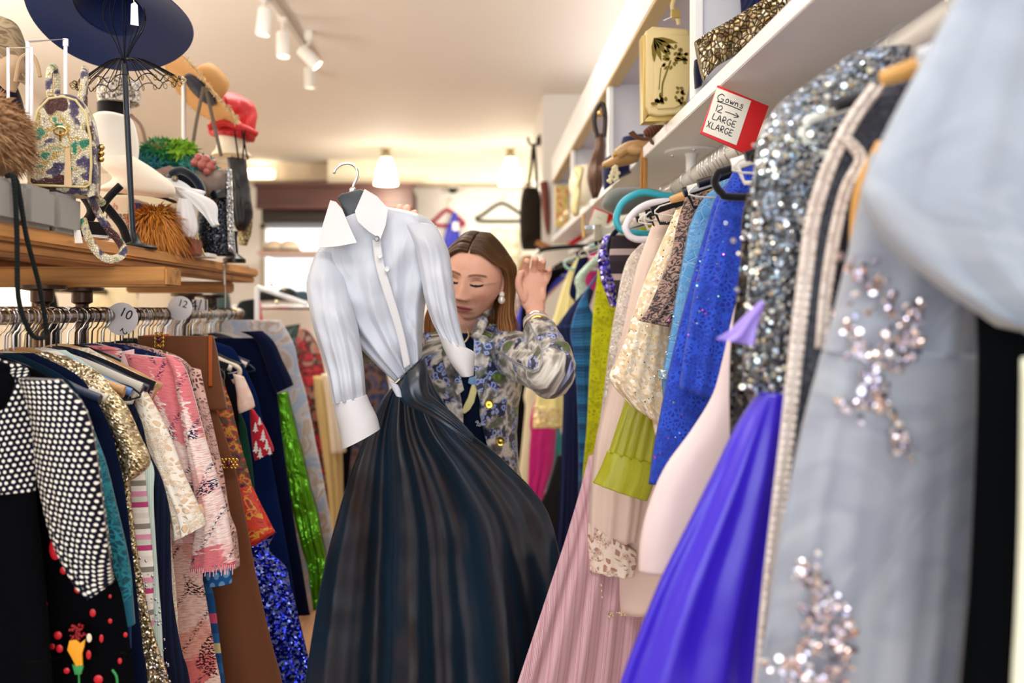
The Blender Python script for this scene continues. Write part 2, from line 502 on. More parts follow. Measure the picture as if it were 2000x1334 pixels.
# dark wooden canopy over the window, with a dark-coloured box below in place of the shaded recess
t = thing('shop_canopy', 'dark brown wooden canopy box above the bright rear window', 'canopy', (P(650, 0, 8.9).x, 8.9, P(0, 408, 8.9).z))
a0, a1 = P(500, 408, 8.8), P(806, 358, 8.8)
CAN = wood('4e2c26', '351c18', 'X', .5)
obj('fascia', MB().box((a0.x, 8.8, a0.z+.02), (a1.x, 8.86, a1.z), .008), CAN, t)
obj('top_moulding', MB().box((a0.x-.02, 8.76, a1.z-.04), (a1.x+.02, 8.86, a1.z), .01), wood('5c362e', '3d221c', 'X', .5), t)
obj('lower_moulding', MB().box((a0.x, 8.78, a0.z), (a1.x, 8.86, a0.z+.04), .008), wood('5c362e', '3d221c', 'X', .5), t)
c0, c1 = P(512, 436, 8.95), P(620, 408, 8.95)
obj('dark_recess_box', MB().box((c0.x, 8.92, c0.z), (P(800, 0, 8.95).x, 9.4, c1.z), .01), gloss('2b211f', .6), t)
e0 = P(806, 358, 8.8); e1 = P(815, 420, 8.8)
obj('end_panel', MB().box((P(770, 0, 8.8).x, 8.87, e1.z), (a1.x, 9.4, a1.z-.05), .008), CAN, t)
# shelf across the window, with small caps and cushions
s0 = P(512, 492, 8.9); s1 = P(640, 500, 8.9)
tag(obj('window_shelf', MB().box((s0.x, 8.7, s1.z), (P(700, 0, 8.9).x, 9.43, s0.z), .006), paint('c8a99a')), 'pinkish narrow shelf crossing the rear window', 'shelf')
for k, (x, sx, cc, lab) in enumerate(((535, 22, 'd8c6ae', 'beige rounded hat on the rear window shelf, left one'), (565, 26, 'e3d3bd', 'beige rounded hat on the rear window shelf, right one'))):
    m = MB(); p = P(x, 492, 8.85); m.lathe([(.02, .12), (.06, .11), (.1, .07), (.115, .02), (.115, 0)][::-1], (p.x, p.y, p.z), 20, squash=.9)
    h = obj('display_hat', m, felt(cc)); tag(h, lab, 'hat', 'hats on the rear window shelf')
    bnd = MB(); bnd.lathe([(.118, .0), (.118, .028)], (p.x, p.y, p.z), 20, squash=.9); obj('hat_band', bnd, felt('2d3a2c'), h)
for k, (x, y, r, cc, lab) in enumerate(((525, 560, .11, '1d2021', 'black rounded cap on the sill of the rear window, leftmost'), (562, 565, .13, '26262a', 'black rounded cap on the sill of the rear window, middle'), (592, 572, .10, '3d5566', 'slate blue rounded cap at the right of the rear window sill'))):
    p = P(x, y, 9.0); m = MB(); m.lathe([(r, 0), (r*1.05, r*.3), (r*.85, r*.8), (r*.3, r*1.1)], (p.x, p.y-.05, P(0, 588, 9.0).z), 18, squash=.8)
    tag(obj('cap', m, felt(cc)), lab, 'cap', 'caps on the rear window sill')

def hook_path(c, r, a0=200, a1=-40, tail=.07, n=12, ax=(1, 0, 0)):
    c, ax = Vector(c), Vector(ax); pts = []
    for i in range(n+1):
        a = math.radians(a0+(a1-a0)*i/n); pts.append(c+ax*(r*math.cos(a))+Vector((0, 0, r*math.sin(a))))
    pts += [c+Vector((0, 0, -r-tail*.35))+ax*(.003), c+Vector((0, 0, -r-tail))]
    return pts

# ceiling track and its spot lamps
t = thing('ceiling_track', 'slim metal ceiling track carrying the white spotlights', 'track', (-1.02, 4.7, CE))
obj('track_bar', MB().box((-1.035, 3.5, CE-.03), (-1.005, 5.3, CE), .003), gloss('cfc8bd', .4, .6), t)
obj('end_cap', MB().box((-1.04, 5.3, CE-.033), (-1.0, 5.33, CE), .003), gloss('e9e6e0', .4), t)
def spotlight(x, y, Y, d, lab, lit=0, size=1.0):
    c = P(x, y, Y); d = Vector(d).normalized(); r = .036*size; L = .13*size
    t = thing('spotlight', lab, 'lamp', (c.x, c.y, CE), 'white track spotlights')
    q = Vector((0, 0, -1)).rotation_difference(d).to_matrix()
    m = MB(); m.lathe([(r*.4, L*.55), (r*.96, L*.5), (r, L*.45), (r, -L*.5), (r*.9, -L*.5), (r*.86, -L*.42)], c, 28, q)
    obj('housing', m, gloss('f2f1ee', .45), t)
    m = MB(); m.box((c.x-.022, c.y-.03, CE-.05), (c.x+.022, c.y+.03, CE), .004); obj('adapter', m, gloss('efeeea', .5), t)
    m = MB(); m.tube([c-d*L*.4, (c.x, c.y, c.z+L*.62), (c.x, c.y, CE-.04)], .008, 8); obj('stem', m, gloss('e8e6e1', .4), t)
    m = MB(); m.lathe([(r*.85, -L*.43), (r*.01, -L*.43)], c, 24, q)
    obj('lens', m, glow('fff4dd', 14.0 if lit else 2.0), t)
    l = bpy.data.lights.new('spot', 'SPOT'); l.energy = 30 if lit else 14; l.color = (1, .93, .82); l.spot_size = 1.3; l.spot_blend = .8; l.shadow_soft_size = .04
    o = bpy.data.objects.new('spot', l); COL.objects.link(o); o.location = c+d*L*.62; o.rotation_euler = Vector((0, 0, -1)).rotation_difference(d).to_euler()
spotlight(516, 43, 4.25, (-.12, .0, -1), 'white cylinder spotlight nearest the camera on the ceiling track')
spotlight(553, 88, 4.55, (.03, -.1, -1), 'white cylinder spotlight second from the camera on the ceiling track')
spotlight(604, 112, 4.85, (.62, .1, -.62), 'white track spotlight tilted sideways with its lit end showing', 1)
spotlight(605, 152, 5.6, (0, .1, -1), 'white cylinder spotlight farthest along the ceiling track')

def pendant(x, y, Y, lab):
    c = P(x, y, Y)
    t = thing('pendant_lamp', lab, 'lamp', (c.x, c.y, CE), 'glass pendant lamps at the rear')
    m = MB(); m.lathe([(.045, .13), (.06, .09), (.085, .02), (.1, -.06), (.115, -.13), (.11, -.13), (.09, -.04), (.05, .09)], c, 28)
    obj('glass_shade', m, glow('fff3cf', 5.0), t)
    m = MB(); m.lathe([(.02, .19), (.045, .17), (.05, .125)][::-1], c, 20); obj('cap', m, gloss('b9a77f', .3, .8), t)
    m = MB(); m.tube([(c.x, c.y, c.z+.18), (c.x, c.y, CE)], .012, 8); m.lathe([(.05, -.02), (.05, 0)], (c.x, c.y, CE), 20); obj('stem', m, gloss('c9bd9e', .3, .7), t)
    l = bpy.data.lights.new('bulb', 'POINT'); l.energy = 24; l.color = (1, .9, .74); l.shadow_soft_size = .1
    o = bpy.data.objects.new('bulb', l); COL.objects.link(o); o.location = (c.x, c.y-.02, c.z-.2)
pendant(754, 334, 8.4, 'lit glass pendant lamp above the brown canopy at the rear')
pendant(997, 334, 8.4, 'lit glass pendant lamp near the hanging black bag at the rear')
a, c = P(482, 347, 9.15), P(533, 331, 9.15)
t = thing('strip_light', 'glowing strip light on the rear wall left of the canopy', 'lamp', ((a.x+c.x)/2, 9.15, a.z))
obj('diffuser', MB().box((a.x, 9.12, a.z), (c.x, 9.2, c.z), .01), glow('fff1d2', 5), t)
obj('backplate', MB().box((a.x-.02, 9.2, a.z-.01), (c.x+.02, 9.225, c.z+.01)), gloss('e8e2d4', .5), t)
c = P(885, 366, 9.3)
t = thing('security_camera', 'small dome security camera high on the rear wall', 'camera', (c.x, c.y, c.z))
m = MB(); m.lathe([(.07, .035), (.075, -.01), (.06, -.012)], c, 20); m.box((c.x-.05, c.y, c.z-.01), (c.x+.05, WY, c.z+.035), .005); obj('mount', m, gloss('dedbd2', .5), t)
m = MB(); m.ball((c.x, c.y, c.z-.012), .055, 16); obj('dome', m, gloss('1c2216', .15), t)

# ================================================================== the wooden shelf on pipes, left
TOPZ = H+.148; SX = -.8; SE = 3.15
t = thing('wooden_shelf', 'rustic plank shelf on iron pipe legs above the left rail', 'shelf', (-1.05, 2.2, 0))
PINE = wood('c08748', '8d5a2b', 'Y', .55); PINE2 = wood('b57b40', '82522a', 'Y', .6)
obj('plank', MB().box((-1.02, .75, TOPZ-.03), (SX, SE, TOPZ), .006), PINE, t)
obj('plank', MB().box((-1.25, .75, TOPZ-.03), (-1.024, SE, TOPZ), .006), PINE2, t)
obj('edge_beam', MB().box((-.88, .75, TOPZ-.051), (SX-.012, SE-.01, TOPZ-.0305), .004), PINE2, t)
obj('edge_beam', MB().box((-1.22, .75, TOPZ-.051), (-1.14, SE-.01, TOPZ-.0305), .004), PINE2, t)
for yy in (1.944, .95):
    obj('cross_joist', MB().box((-1.3, yy, H+.052), (-.70, yy+.1, H+.0965), .005), wood('b98345', '8a5829', 'X', .6), t)
obj('cross_joist', MB().box((-1.2, 2.95, H+.058), (-.86, 3.05, H+.0965), .005), wood('b98345', '8a5829', 'X', .6), t)
IRON = gloss('4a3a30', .35, .85)
for yy in (1.90, 2.09, 2.84, 3.09):
    m = MB(); X = -.955
    m.lathe([(.05, 0), (.05, -.008), (.024, -.012), (.024, -.035), (.015, -.04), (.015, -1.0), (.015, -H-.03), (.05, -H-.04), (.05, -H-.052)][::-1], (X, yy, H+.053), 20)
    obj('pipe_leg', m, IRON, t)
for yy in (.95, 2.4):
    m = MB(); m.lathe([(.05, 0), (.015, -.02), (.015, -H-.03), (.05, -H-.052)][::-1], (-1.22, yy, H+.095), 16); obj('pipe_leg', m, IRON, t)
RLX, RLZ, RLR = -.9, 1.485, .014
t = thing('clothes_rail', 'steel clothes rail crowded with hangers below the wooden shelf', 'rail', (RLX, 2.0, RLZ))
obj('rail_tube', MB().tube([(RLX, .9, RLZ), (RLX, 3.24, RLZ)], RLR, 16), gloss('9a9088', .25, .9), t)
obj('end_knob', MB().ball((RLX, 3.25, RLZ), .022, 14), gloss('8a8078', .25, .9), t)
for yy in (1.92, 3.09):
    obj('rail_bracket', MB().tube([(RLX-.014, yy, RLZ), (-.955, yy, RLZ)], .008, 8), IRON, t)

# ================================================================== the white wall unit, right
UX, UB, UT = .5, 1.965, 2.385
t = thing('wall_shelf_unit', 'long white open shelf unit above the right-hand gown rail', 'shelf', (.75, 3.2, UB))
LAM = gloss('f3f3f5', .35); GRY = gloss('d9dae2', .25)
obj('shelf_board', MB().box((UX, .45, UB), (1.0, 6.05, UB+.034), .002), LAM, t)
obj('top_board', MB().box((UX+.02, .45, UT), (1.0, 6.05, UT+.025), .002), gloss('b9aeb4', .12), t)
obj('fascia', MB().box((UX-.002, .45, UT), (UX+.018, 6.05, UT+.165), .002), LAM, t)
obj('fascia_edging', MB().box((UX-.001, .45, UT-.012), (UX+.045, 6.05, UT), .002), gloss('c2a76a', .45), t)
obj('back_panel', MB().box((.985, .45, UB+.034), (1.0, 6.05, UT)), gloss('cfcdd6', .2), t)
for yy in (.69, 2.05, 3.41, 4.77, 6.0):
    obj('divider', MB().box((UX+.01, yy, UB+.034), (.985, yy+.018, UT), .001), GRY, t)
    obj('divider_post', MB().box((UX+.002, yy-.016, UB+.034), (UX+.022, yy+.034, UT-.012), .002), LAM, t)
RRX, RRZ, RRR = .62, 1.885, .024
t = thing('gown_rail', 'thick white round rail under the wall shelf carrying gowns', 'rail', (RRX, 3.0, RRZ))
obj('rail_tube', MB().tube([(RRX, .4, RRZ), (RRX, 5.9, RRZ)], RRR, 24), gloss('e9e9e6', .25, .1), t)
for yy in (2.55, 4.6):
    m = MB(); m.lathe([(.078, UB-RRZ), (.076, UB-RRZ-.006), (.02, UB-RRZ-.009), (.016, UB-RRZ-.02), (.016, .01)], (RRX, yy, RRZ), 32)
    obj('ceiling_flange', m, gloss('f1f1ef', .3), t)
    for k in range(3):
        a = k*2.1+.4; m = MB(); m.ball((RRX+.06*math.cos(a), yy+.06*math.sin(a), UB-.0065), .005, 8); obj('screw', m, CHROME(), t)
# ================================================================== hangers and garments on the rails
RAIL = {'L': (RLX, RLZ, RLR, 1), 'R': (RRX, RRZ, RRR, -1)}   # x, z, radius, side of the aisle
_hm = {}
def _hanger_meshes(style, side):
    key = (style, side)
    if key in _hm: return _hm[key]
    x, z, r, sg = RAIL[side]; rr = r+.006
    hk = MB(); nz = -.072 if side == 'L' else -.088
    pts = []
    for i in range(15):
        a = math.radians(205-245*i/14); pts.append((-sg*rr*math.cos(a)*-1 if False else sg*rr*math.cos(a), 0, rr*math.sin(a)))
    pts += [(sg*rr*.45, 0, -rr*1.25), (0, 0, -rr*1.75), (0, 0, nz-.004)]
    hk.tube(smooth_path(pts, 2), .0019, 7)
    bd = MB(); W = .205; D = .078 if side == 'L' else .058
    sh = lambda w, d, k=1: [(-w, 0, nz-d), (-w*.82, 0, nz-d*.80), (-w*.5, 0, nz-d*.40), (-w*.2, 0, nz-d*.10), (0, 0, nz), (w*.2, 0, nz-d*.10), (w*.5, 0, nz-d*.40), (w*.82, 0, nz-d*.80), (w, 0, nz-d)]
    if style == 'bar':
        bd.tube(smooth_path(sh(W, D), 4), [.0085]*33, 10, flat=((0, 1, 0), .7))
    elif style == 'loop':
        top = sh(W, D); low = [(W*1.03, 0, nz-D-.018), (W*.97, 0, nz-D-.036), (W*.85, 0, nz-D-.043), (0, 0, nz-D-.045), (-W*.85, 0, nz-D-.043), (-W*.97, 0, nz-D-.036), (-W*1.03, 0, nz-D-.018)]
        bd.tube(smooth_path(top+low+[top[0]], 4)[:-1], .0068, 10, closed=True)
    elif style == 'wire':
        top = sh(W, D); low = [(W*.98, 0, nz-D-.02), (0, 0, nz-D-.022), (-W*.98, 0, nz-D-.02)]
        bd.tube(smooth_path(top+low+[top[0]], 4)[:-1], .002, 6, closed=True)
    elif style == 'wood':
        bd.tube(smooth_path(sh(W, D), 4), [.008+.007*math.sin(PI*i/32) if 0 < i < 32 else .008 for i in range(33)], 10, flat=((0, 1, 0), .6))
    elif style == 'flat':      # velvet coated: thin flat yoke with trouser bar
        top = sh(W, D); bd.tube(smooth_path(top, 4), .010, 8, flat=((0, 1, 0), .35))
        bd.tube([(-W*.96, 0, nz-D), (-W*.9, 0, nz-D-.03), (W*.9, 0, nz-D-.03), (W*.96, 0, nz-D)], .004, 6)
    hm_ = []
    for nm, m in (('hook', hk), ('yoke', bd)):
        o = obj(nm, m, None or gloss('888888'), loc=(0, 0, 0)); me = o.data; bpy.data.objects.remove(o); hm_.append(me)
    _hm[key] = hm_; return hm_
def hanger(Y, side, style, mat, label, group=None, hook=None, dx=0.0, yaw=0.0, roll=0.0):
    x, z, r, sg = RAIL[side]
    t = thing('hanger', label, 'hanger', (x+dx, Y, z), group); t.rotation_euler = (0, roll, yaw)
    for me, mm, nm in zip(_hanger_meshes(style, side), (hook or CHROME(), mat), ('hook', 'yoke')):
        o = bpy.data.objects.new(nm, me); COL.objects.link(o); o.parent = t
        o.material_slots[0].link = 'OBJECT'; o.material_slots[0].material = mm
    return t

def interp(prof, zs):
    pr = sorted(prof, key=lambda p: -p[1]); out = []
    for z in zs:
        if z >= pr[0][1]: out.append(pr[0][0]); continue
        if z <= pr[-1][1]: out.append(pr[-1][0]); continue
        for a, b in zip(pr, pr[1:]):
            if b[1] <= z <= a[1]:
                t = (a[1]-z)/max(1e-6, a[1]-b[1]); out.append(a[0]+(b[0]-a[0])*t); break
    return out
def rack_secs(side, Y, px, th=.02, neck=True, bottom=None, far=None, farclip=.24, top_z=None, nw=.065, steps=9):
    """sections of a garment hung at Y: px = its aisle-side edge in photograph pixels, the far edge mirrored about the rail"""
    x, z, r, sg = RAIL[side]
    prof = [(P(a, b_, Y).x, P(a, b_, Y).z) for a, b_ in px]
    zt = max(p[1] for p in prof); zb = min(p[1] for p in prof)
    secs = []
    nz = z-(.072 if side == 'L' else .088)+.006
    if neck and nz > zt+.01:
        ax = prof[0][0]
        secs.append((Vector((x, Y, nz)), Vector((nw, 0, 0)), Vector((0, th*.35, 0))))
        secs.append((Vector((x+(ax-x)*.12, Y, nz-(nz-zt)*.45)), Vector((nw+(abs(ax-x)-nw)*.5, 0, 0)), Vector((0, th*.6, 0))))
    zs = [zt+(zb-zt)*i/steps for i in range(steps+1)]
    xs = interp(prof, zs)
    for i, (zz, ax) in enumerate(zip(zs, xs)):
        hw = min(max(abs(ax-x), .03), farclip) if far is None else abs(ax-(x-sg*far))/2
        fx = x-sg*hw if far is None else x-sg*far
        t = i/steps
        secs.append((Vector(((ax+fx)/2, Y, zz)), Vector((abs(ax-fx)/2, 0, 0)), Vector((0, th*(.55+.45*min(1, t*3)), 0))))
    if bottom is not None and zb > bottom:
        d = (xs[-1]-xs[-3])/max(1e-6, zs[-3]-zs[-1]); ax = xs[-1]+d*(zb-bottom)*.6
        fx = secs[-1][0].x-sg*secs[-1][1].length
        secs.append((Vector(((ax+fx)/2, Y, bottom)), Vector((abs(ax-fx)/2, 0, 0)), Vector((0, th*1.1, 0))))
    return secs
def garment(name, label, cat, parts, group=None, Y=None, side='L'):
    """parts: list of (part name, sections, material, loft options)"""
    x, z, r, sg = RAIL[side]
    t = thing(name, label, cat, (x, Y, z-.08), group)
    for nm, secs, mat, kw in parts:
        m = MB(); kw = dict(kw); lab = kw.pop('label', None)
        m.loft(secs, **kw)
        o = obj(nm, m, mat, t, smooth=180)
        if lab: o['label'] = lab
    return t
def cloth(name, label, cat, secs, mat, Y, side, **kw):
    m = MB(); m.loft(secs, **kw); x, z, r, sg = RAIL[side]
    o = obj(name, m, mat, loc=(x, Y, z-.08), smooth=180)
    return tag(o, label, cat)
# ------------------------------------------------------------------ the left rail, near to far
BLK = plain('040407', .95, .05)
R_ = rack_secs
def L(Y, px, **k): return R_('L', Y, px, **k)
# dotted dress with black skirt
DOT = dots('08081f', 'fbf7ea', .0092, .27, .12, flat=.9)
garment('dotted_dress', 'black and white dotted dress with elbow sleeve at the front of the left rail', 'dress', [
    ('bodice', L(1.46, [(60, 735), (72, 760), (74, 880), (70, 960)], th=.03, nw=.09, farclip=.3), DOT, dict(fold=(5, .003))),
    ('skirt', [(c+Vector((0, 0, 0)), u, v) for c, u, v in L(1.46, [(70, 955), (80, 1060), (95, 1200), (105, 1334)], th=.034, neck=False, bottom=.42, farclip=.3)], BLK, dict(fold=(6, .008), label='plain black skirt')),
    ('sleeve', pairs([((38, 738), (120, 742)), ((50, 775), (162, 790)), ((66, 830), (182, 850)), ((72, 900), (194, 930)), ((84, 970), (204, 1010)), ((108, 1060), (214, 1090)), ((150, 1140), (219, 1130)), ((178, 1166), (219, 1139))], 1.43, [.02, .03, .036, .036, .036, .034, .032, .03]), DOT, dict(fold=(5, .0035), fold0=.2)),
    ('neck_binding', L(1.45, [(20, 728), (30, 742), (24, 790), (-10, 840)], th=.034, nw=.085), BLK, dict(label='black neckline yoke')),
], Y=1.46)
# black dress with poppies
def poppies(t):
    m = MB(); YY = 1.475
    red = gloss('c01526', .35); spots = [(108, 1072, 12, 22), (124, 1114, 7, 8), (136, 1122, 4, 6), (153, 1151, 8, 8), (181, 1197, 6, 8), (215, 1165, 3, 4), (215, 1213, 4, 5), (113, 1241, 8, 8), (102, 1263, 5, 6), (116, 1267, 7, 8), (198, 1247, 4, 8), (173, 1279, 5, 9), (234, 1291, 4, 6), (192, 1327, 9, 9), (130, 1310, 6, 6), (88, 1180, 5, 6), (245, 1240, 4, 5)]
    for (x, y, rx, ry) in spots:
        p = P(x, y, YY); m.ball((p.x, YY, p.z), rx*YY/F, 10, (1, .22, ry/rx))
    o = obj('red_beads', m, red, t); o['kind'] = 'stuff'
    m = MB(); m.slab([(P(a, b_, YY).x, P(a, b_, YY).z) for a, b_ in ((137, 1250), (150, 1248), (158, 1255), (168, 1247), (166, 1262), (162, 1275), (163, 1298), (150, 1300), (142, 1284), (133, 1268))], .004, (0, YY, 0), (1, 0, 0), (0, 0, 1), .001)
    obj('flower_motif', m, gloss('f2a51e', .6), t)['label'] = 'orange tulip applique'
    m = MB(); m.slab([(P(a, b_, YY).x, P(a, b_, YY).z) for a, b_ in ((143, 1296), (150, 1300), (157, 1297), (165, 1300), (160, 1316), (148, 1316))], .0045, (0, YY, 0), (1, 0, 0), (0, 0, 1), .001)
    m.tube([P(154, 1314, YY), P(155, 1345, YY)], .0016, 6)
    m2 = MB(); m2.tube(smooth_path([P(219, 1308, YY), P(228, 1322, YY), P(229, 1345, YY)], 3), .002, 6)
    obj('stem_motif', m2, gloss('2e8f4a', .6), t)['label'] = 'curved green stem applique'
    obj('leaf_motif', m, gloss('2e8f4a', .6), t)['label'] = 'green calyx and stem applique'
    m = MB()
    for k in range(46):
        a = random.uniform(0, 6.28); q = math.sqrt(random.random()); m.ball(P(152+17*q*math.cos(a), 1235+16*q*math.sin(a), YY), random.uniform(.0016, .0035), 7)
    o = obj('sequin_petals', m, gloss('8c0d1a', .25, .3), t); o['kind'] = 'stuff'
    m = MB(); m.ball(P(174, 1246, YY), .0065, 10, (.7, .3, 1.2)); obj('pearl_bead', m, gloss('f3ead2', .3), t)
t = garment('embroidered_dress', 'black dress embroidered with red poppies and an orange tulip below the dotted sleeve', 'dress', [
    ('body', L(1.52, [(120, 770), (150, 900), (200, 1060), (240, 1160), (255, 1250), (265, 1334)], th=.03, bottom=.4, farclip=.3), BLK, dict(fold=(7, .008)))], Y=1.52)
poppies(t)
# teal lace sleeve dress
TEAL = plain('11617a', .7, .2)
garment('teal_dress', 'dark teal dress with lace sleeve ending in a plain cuff beside the dotted sleeve', 'dress', [
    ('body', L(1.58, [(165, 790), (185, 900), (205, 1050), (222, 1200), (230, 1334)], bottom=.5, farclip=.28), plain('0a2233', .8, .1), dict(fold=(6, .006))),
    ('sleeve', pairs([((120, 770), (165, 800)), ((140, 830), (186, 850)), ((165, 900), (208, 910)), ((190, 980), (226, 985)), ((208, 1060), (244, 1060)), ((215, 1120), (255, 1118)), ((217, 1176), (259, 1172))], 1.555, .016), lace('1f8496', '0b4a5c', 85, wid=.08), dict(fold=(3, .002))),
    ('cuff', pairs([((217, 1170), (259, 1166)), ((220, 1200), (261, 1194)), ((224, 1228), (263, 1219))], 1.555, .0175), TEAL, dict(label='plain teal cuff')),
    ('lining', pairs([((232, 1215), (256, 1213)), ((235, 1271), (256, 1266))], 1.57, .008), plain('123a7c', .8), dict(label='blue sleeve lining'))], Y=1.58)
cloth('navy_dress', 'plain very dark navy dress between teal lace sleeve and gold sequins', 'dress',
      L(1.63, [(190, 785), (225, 860), (245, 960), (262, 1100), (275, 1220), (290, 1334)], bottom=.45, farclip=.27), plain('0a1530', .9, .1), 1.63, 'L', fold=(6, .006))
GOLD = sequin('8f7a52', 'c7b184', 300, .25, .7, 1.0, 'f4ead0')
t = garment('gold_sequin_dress', 'champagne gold sequin dress with short cap sleeve on the left rail', 'dress', [
    ('body', L(1.68, [(222, 760), (262, 850), (255, 960), (270, 1080), (292, 1200), (318, 1290), (332, 1334)], bottom=.5, farclip=.28, th=.022), GOLD, dict(fold=(5, .006))),
    ('sleeve', pairs([((150, 735), (205, 745)), ((175, 770), (245, 790)), ((215, 830), (272, 850)), ((238, 890), (293, 905)), ((246, 940), (262, 935))], 1.65, [.012, .02, .024, .024, .018]), GOLD, dict())], Y=1.68)
m = MB()
for k in range(60):
    x = 283+random.uniform(-16, 16); y = random.uniform(1090, 1334); x += (y-1090)*.14
    m.ball(P(x, y, 1.652), random.uniform(.0012, .003), 6, (1, .6, 1))
o = obj('crystal_beads', m, gloss('cfc6d8', .08, .9), t); o['kind'] = 'stuff'
cloth('striped_dress', 'narrow strip of pink, cream and grey striped dress right of the gold sequins', 'dress',
      L(1.72, [(240, 800), (280, 900), (287, 960), (296, 1050), (302, 1120), (300, 1150)], bottom=.7, th=.012, farclip=.26), stripes(('f4efe8', '8f8a80', 'f4efe8', 'e59bb8', 'd7dccf', 'c3477f', 'f4efe8', 'e8e2d8'), .085, dirn=1), 1.72, 'L', fold=(4, .003))
cloth('mint_cardigan', 'pale mint green ribbed knit edge beside the striped dress', 'cardigan',
      L(1.755, [(262, 830), (301, 915), (300, 980), (306, 1080), (312, 1160), (316, 1210)], bottom=.75, th=.012, farclip=.26), stripes(('cfe6df', 'd9eee8', 'c4dcd6'), .004), 1.755, 'L', fold=(4, .003))
garment('navy_knit_coat', 'navy cable knit coat with deep blue folds next to the cream lace sleeve', 'coat', [
    ('body', L(1.80, [(275, 820), (300, 920), (328, 945), (333, 1040), (336, 1150), (350, 1250), (372, 1334)], bottom=.45, th=.02, farclip=.27), stripes(('0d1836', '14224a', '0a1128'), .012, dirn=0, bump=1.0), dict(fold=(8, .006)))], Y=1.80)
CRL = lace('fdf6ea', 'e6c8a4', 75, wid=.13)
garment('cream_lace_dress', 'cream guipure lace dress with wide elbow sleeve in front of the pink tweed jacket', 'dress', [
    ('body', L(1.86, [(262, 770), (300, 850), (320, 960), (335, 1060), (345, 1160)], bottom=.75, th=.018, farclip=.27), CRL, dict(fold=(5, .004))),
    ('sleeve', pairs([((258, 755), (285, 762)), ((268, 800), (312, 810)), ((278, 850), (336, 860)), ((296, 910), (358, 920)), ((325, 975), (382, 975)), ((337, 1030), (398, 1008)), ((338, 1056), (402, 1024))], 1.83, [.01, .02, .026, .028, .03, .03, .03]), CRL, dict(fold=(4, .003), open_ends=True)),
    ('sleeve_lining', pairs([((330, 1000), (394, 985)), ((338, 1040), (398, 1016)), ((338, 1062), (347, 1052))], 1.84, .02), plain('e7bf9c', .8), dict(label='apricot sleeve lining'))], Y=1.86)
TW = tweed()
t = garment('tweed_jacket', 'pink bouclé tweed jacket with navy flecks and bracelet sleeve', 'jacket', [
    ('body', L(1.96, [(245, 690), (330, 700), (372, 760), (385, 850), (400, 950), (415, 1060)], th=.024, nw=.06, farclip=.26, far=.2), TW, dict(fold=(4, .004))),
    ('front_panel', pairs([((243, 690), (330, 700)), ((262, 740), (352, 760)), ((285, 800), (366, 830)), ((310, 870), (376, 900)), ((340, 950), (392, 960)), ((360, 1020), (398, 1020))], 1.925, .014), TW, dict(fold=(3, .002))),
    ('sleeve', pairs([((320, 690), (348, 698)), ((340, 730), (366, 730)), ((350, 790), (383, 790)), ((362, 860), (402, 860)), ((378, 940), (424, 930)), ((385, 1010), (442, 995)), ((378, 1060), (452, 1050)), ((372, 1110), (460, 1100))], 1.91, [.008, .018, .024, .026, .027, .028, .028, .028]), TW, dict(fold=(3, .003))),
    ('collar', pairs([((240, 686), (262, 682)), ((235, 712), (262, 714)), ((228, 742), (255, 742))], 1.93, .008), plain('f3cfd0', .8), dict(label='pale pink shirt collar')),
    ('fringe_hem', pairs([((371, 1106), (461, 1094)), ((372, 1114), (462, 1104))], 1.91, .031), tweed('f0a9a8', '1d2b55', 'e4556a', 'f6dfd6'), dict(label='frayed sleeve hem'))], Y=1.96)
m = MB()
for k in range(22):
    x = 374+k*4; m.tube([P(x, 1112-k*.45, 1.88), P(x+random.uniform(-2, 2), 1112-k*.45+random.uniform(6, 20), 1.88)], .0012, 5)
o = obj('fringe', m, plain('eeb9bd', .9), t); o['kind'] = 'stuff'
cloth('tweed_skirt', 'pink tweed skirt with dark zigzag weave hanging under the tweed jacket', 'skirt',
      L(2.0, [(370, 1040), (392, 1110), (405, 1180), (418, 1260), (432, 1334)], neck=False, bottom=.42, th=.02, far=.18), tweed('efb6a2', '3a1420', 'de4a4c', 'fbe0cf'), 2.0, 'L', fold=(5, .005))
garment('navy_spot_dress', 'navy blue dress with small lighter spots and gold diamond pins between the pink garments', 'dress', [
    ('body', L(2.04, [(340, 715), (372, 760), (388, 840), (405, 930), (425, 1020), (440, 1120)], th=.012, farclip=.24), dots('131a46', '3b4a78', .024, .2), dict(fold=(4, .003))),
    ('hem', pairs([((402, 1116), (452, 1108)), ((404, 1145), (453, 1138))], 2.03, .016), dots('1d5a9e', '6fa6d4', .022, .3), dict(label='bright blue polka dot hem'))], Y=2.04)
for x, y in ((397, 856), (417, 936)):
    m = MB(); c = P(x, y, 2.02); m.tube([c+Vector((0, 0, .018)), c+Vector((.010, 0, 0)), c+Vector((0, 0, -.018)), c+Vector((-.010, 0, 0))], .0016, 6, closed=True); m.ball(c, .004, 8)
    tag(obj('brooch', m, gloss('c9a24a', .25, 1.0)), 'gold diamond-shaped pin on the navy spotted dress, %s one' % ('upper' if y < 900 else 'lower'), 'brooch', 'gold diamond pins')
cloth('blue_ribbed_skirt', 'blue ribbed skirt with thin pink and cream checks below the polka dot hem', 'skirt',
      L(2.075, [(405, 1120), (418, 1160), (428, 1240), (440, 1334)], neck=False, bottom=.5, th=.012, far=.15), stripes(('1f5590', '2a6aa6', '1f5590', '1f5590', 'd8577f', '1f4d86', '2a6aa6', 'd9cf9a'), .19, dirn=1), 2.075, 'L', fold=(5, .004))
PKL = lace('e9bfb0', '6a4450', 95, wid=.14)
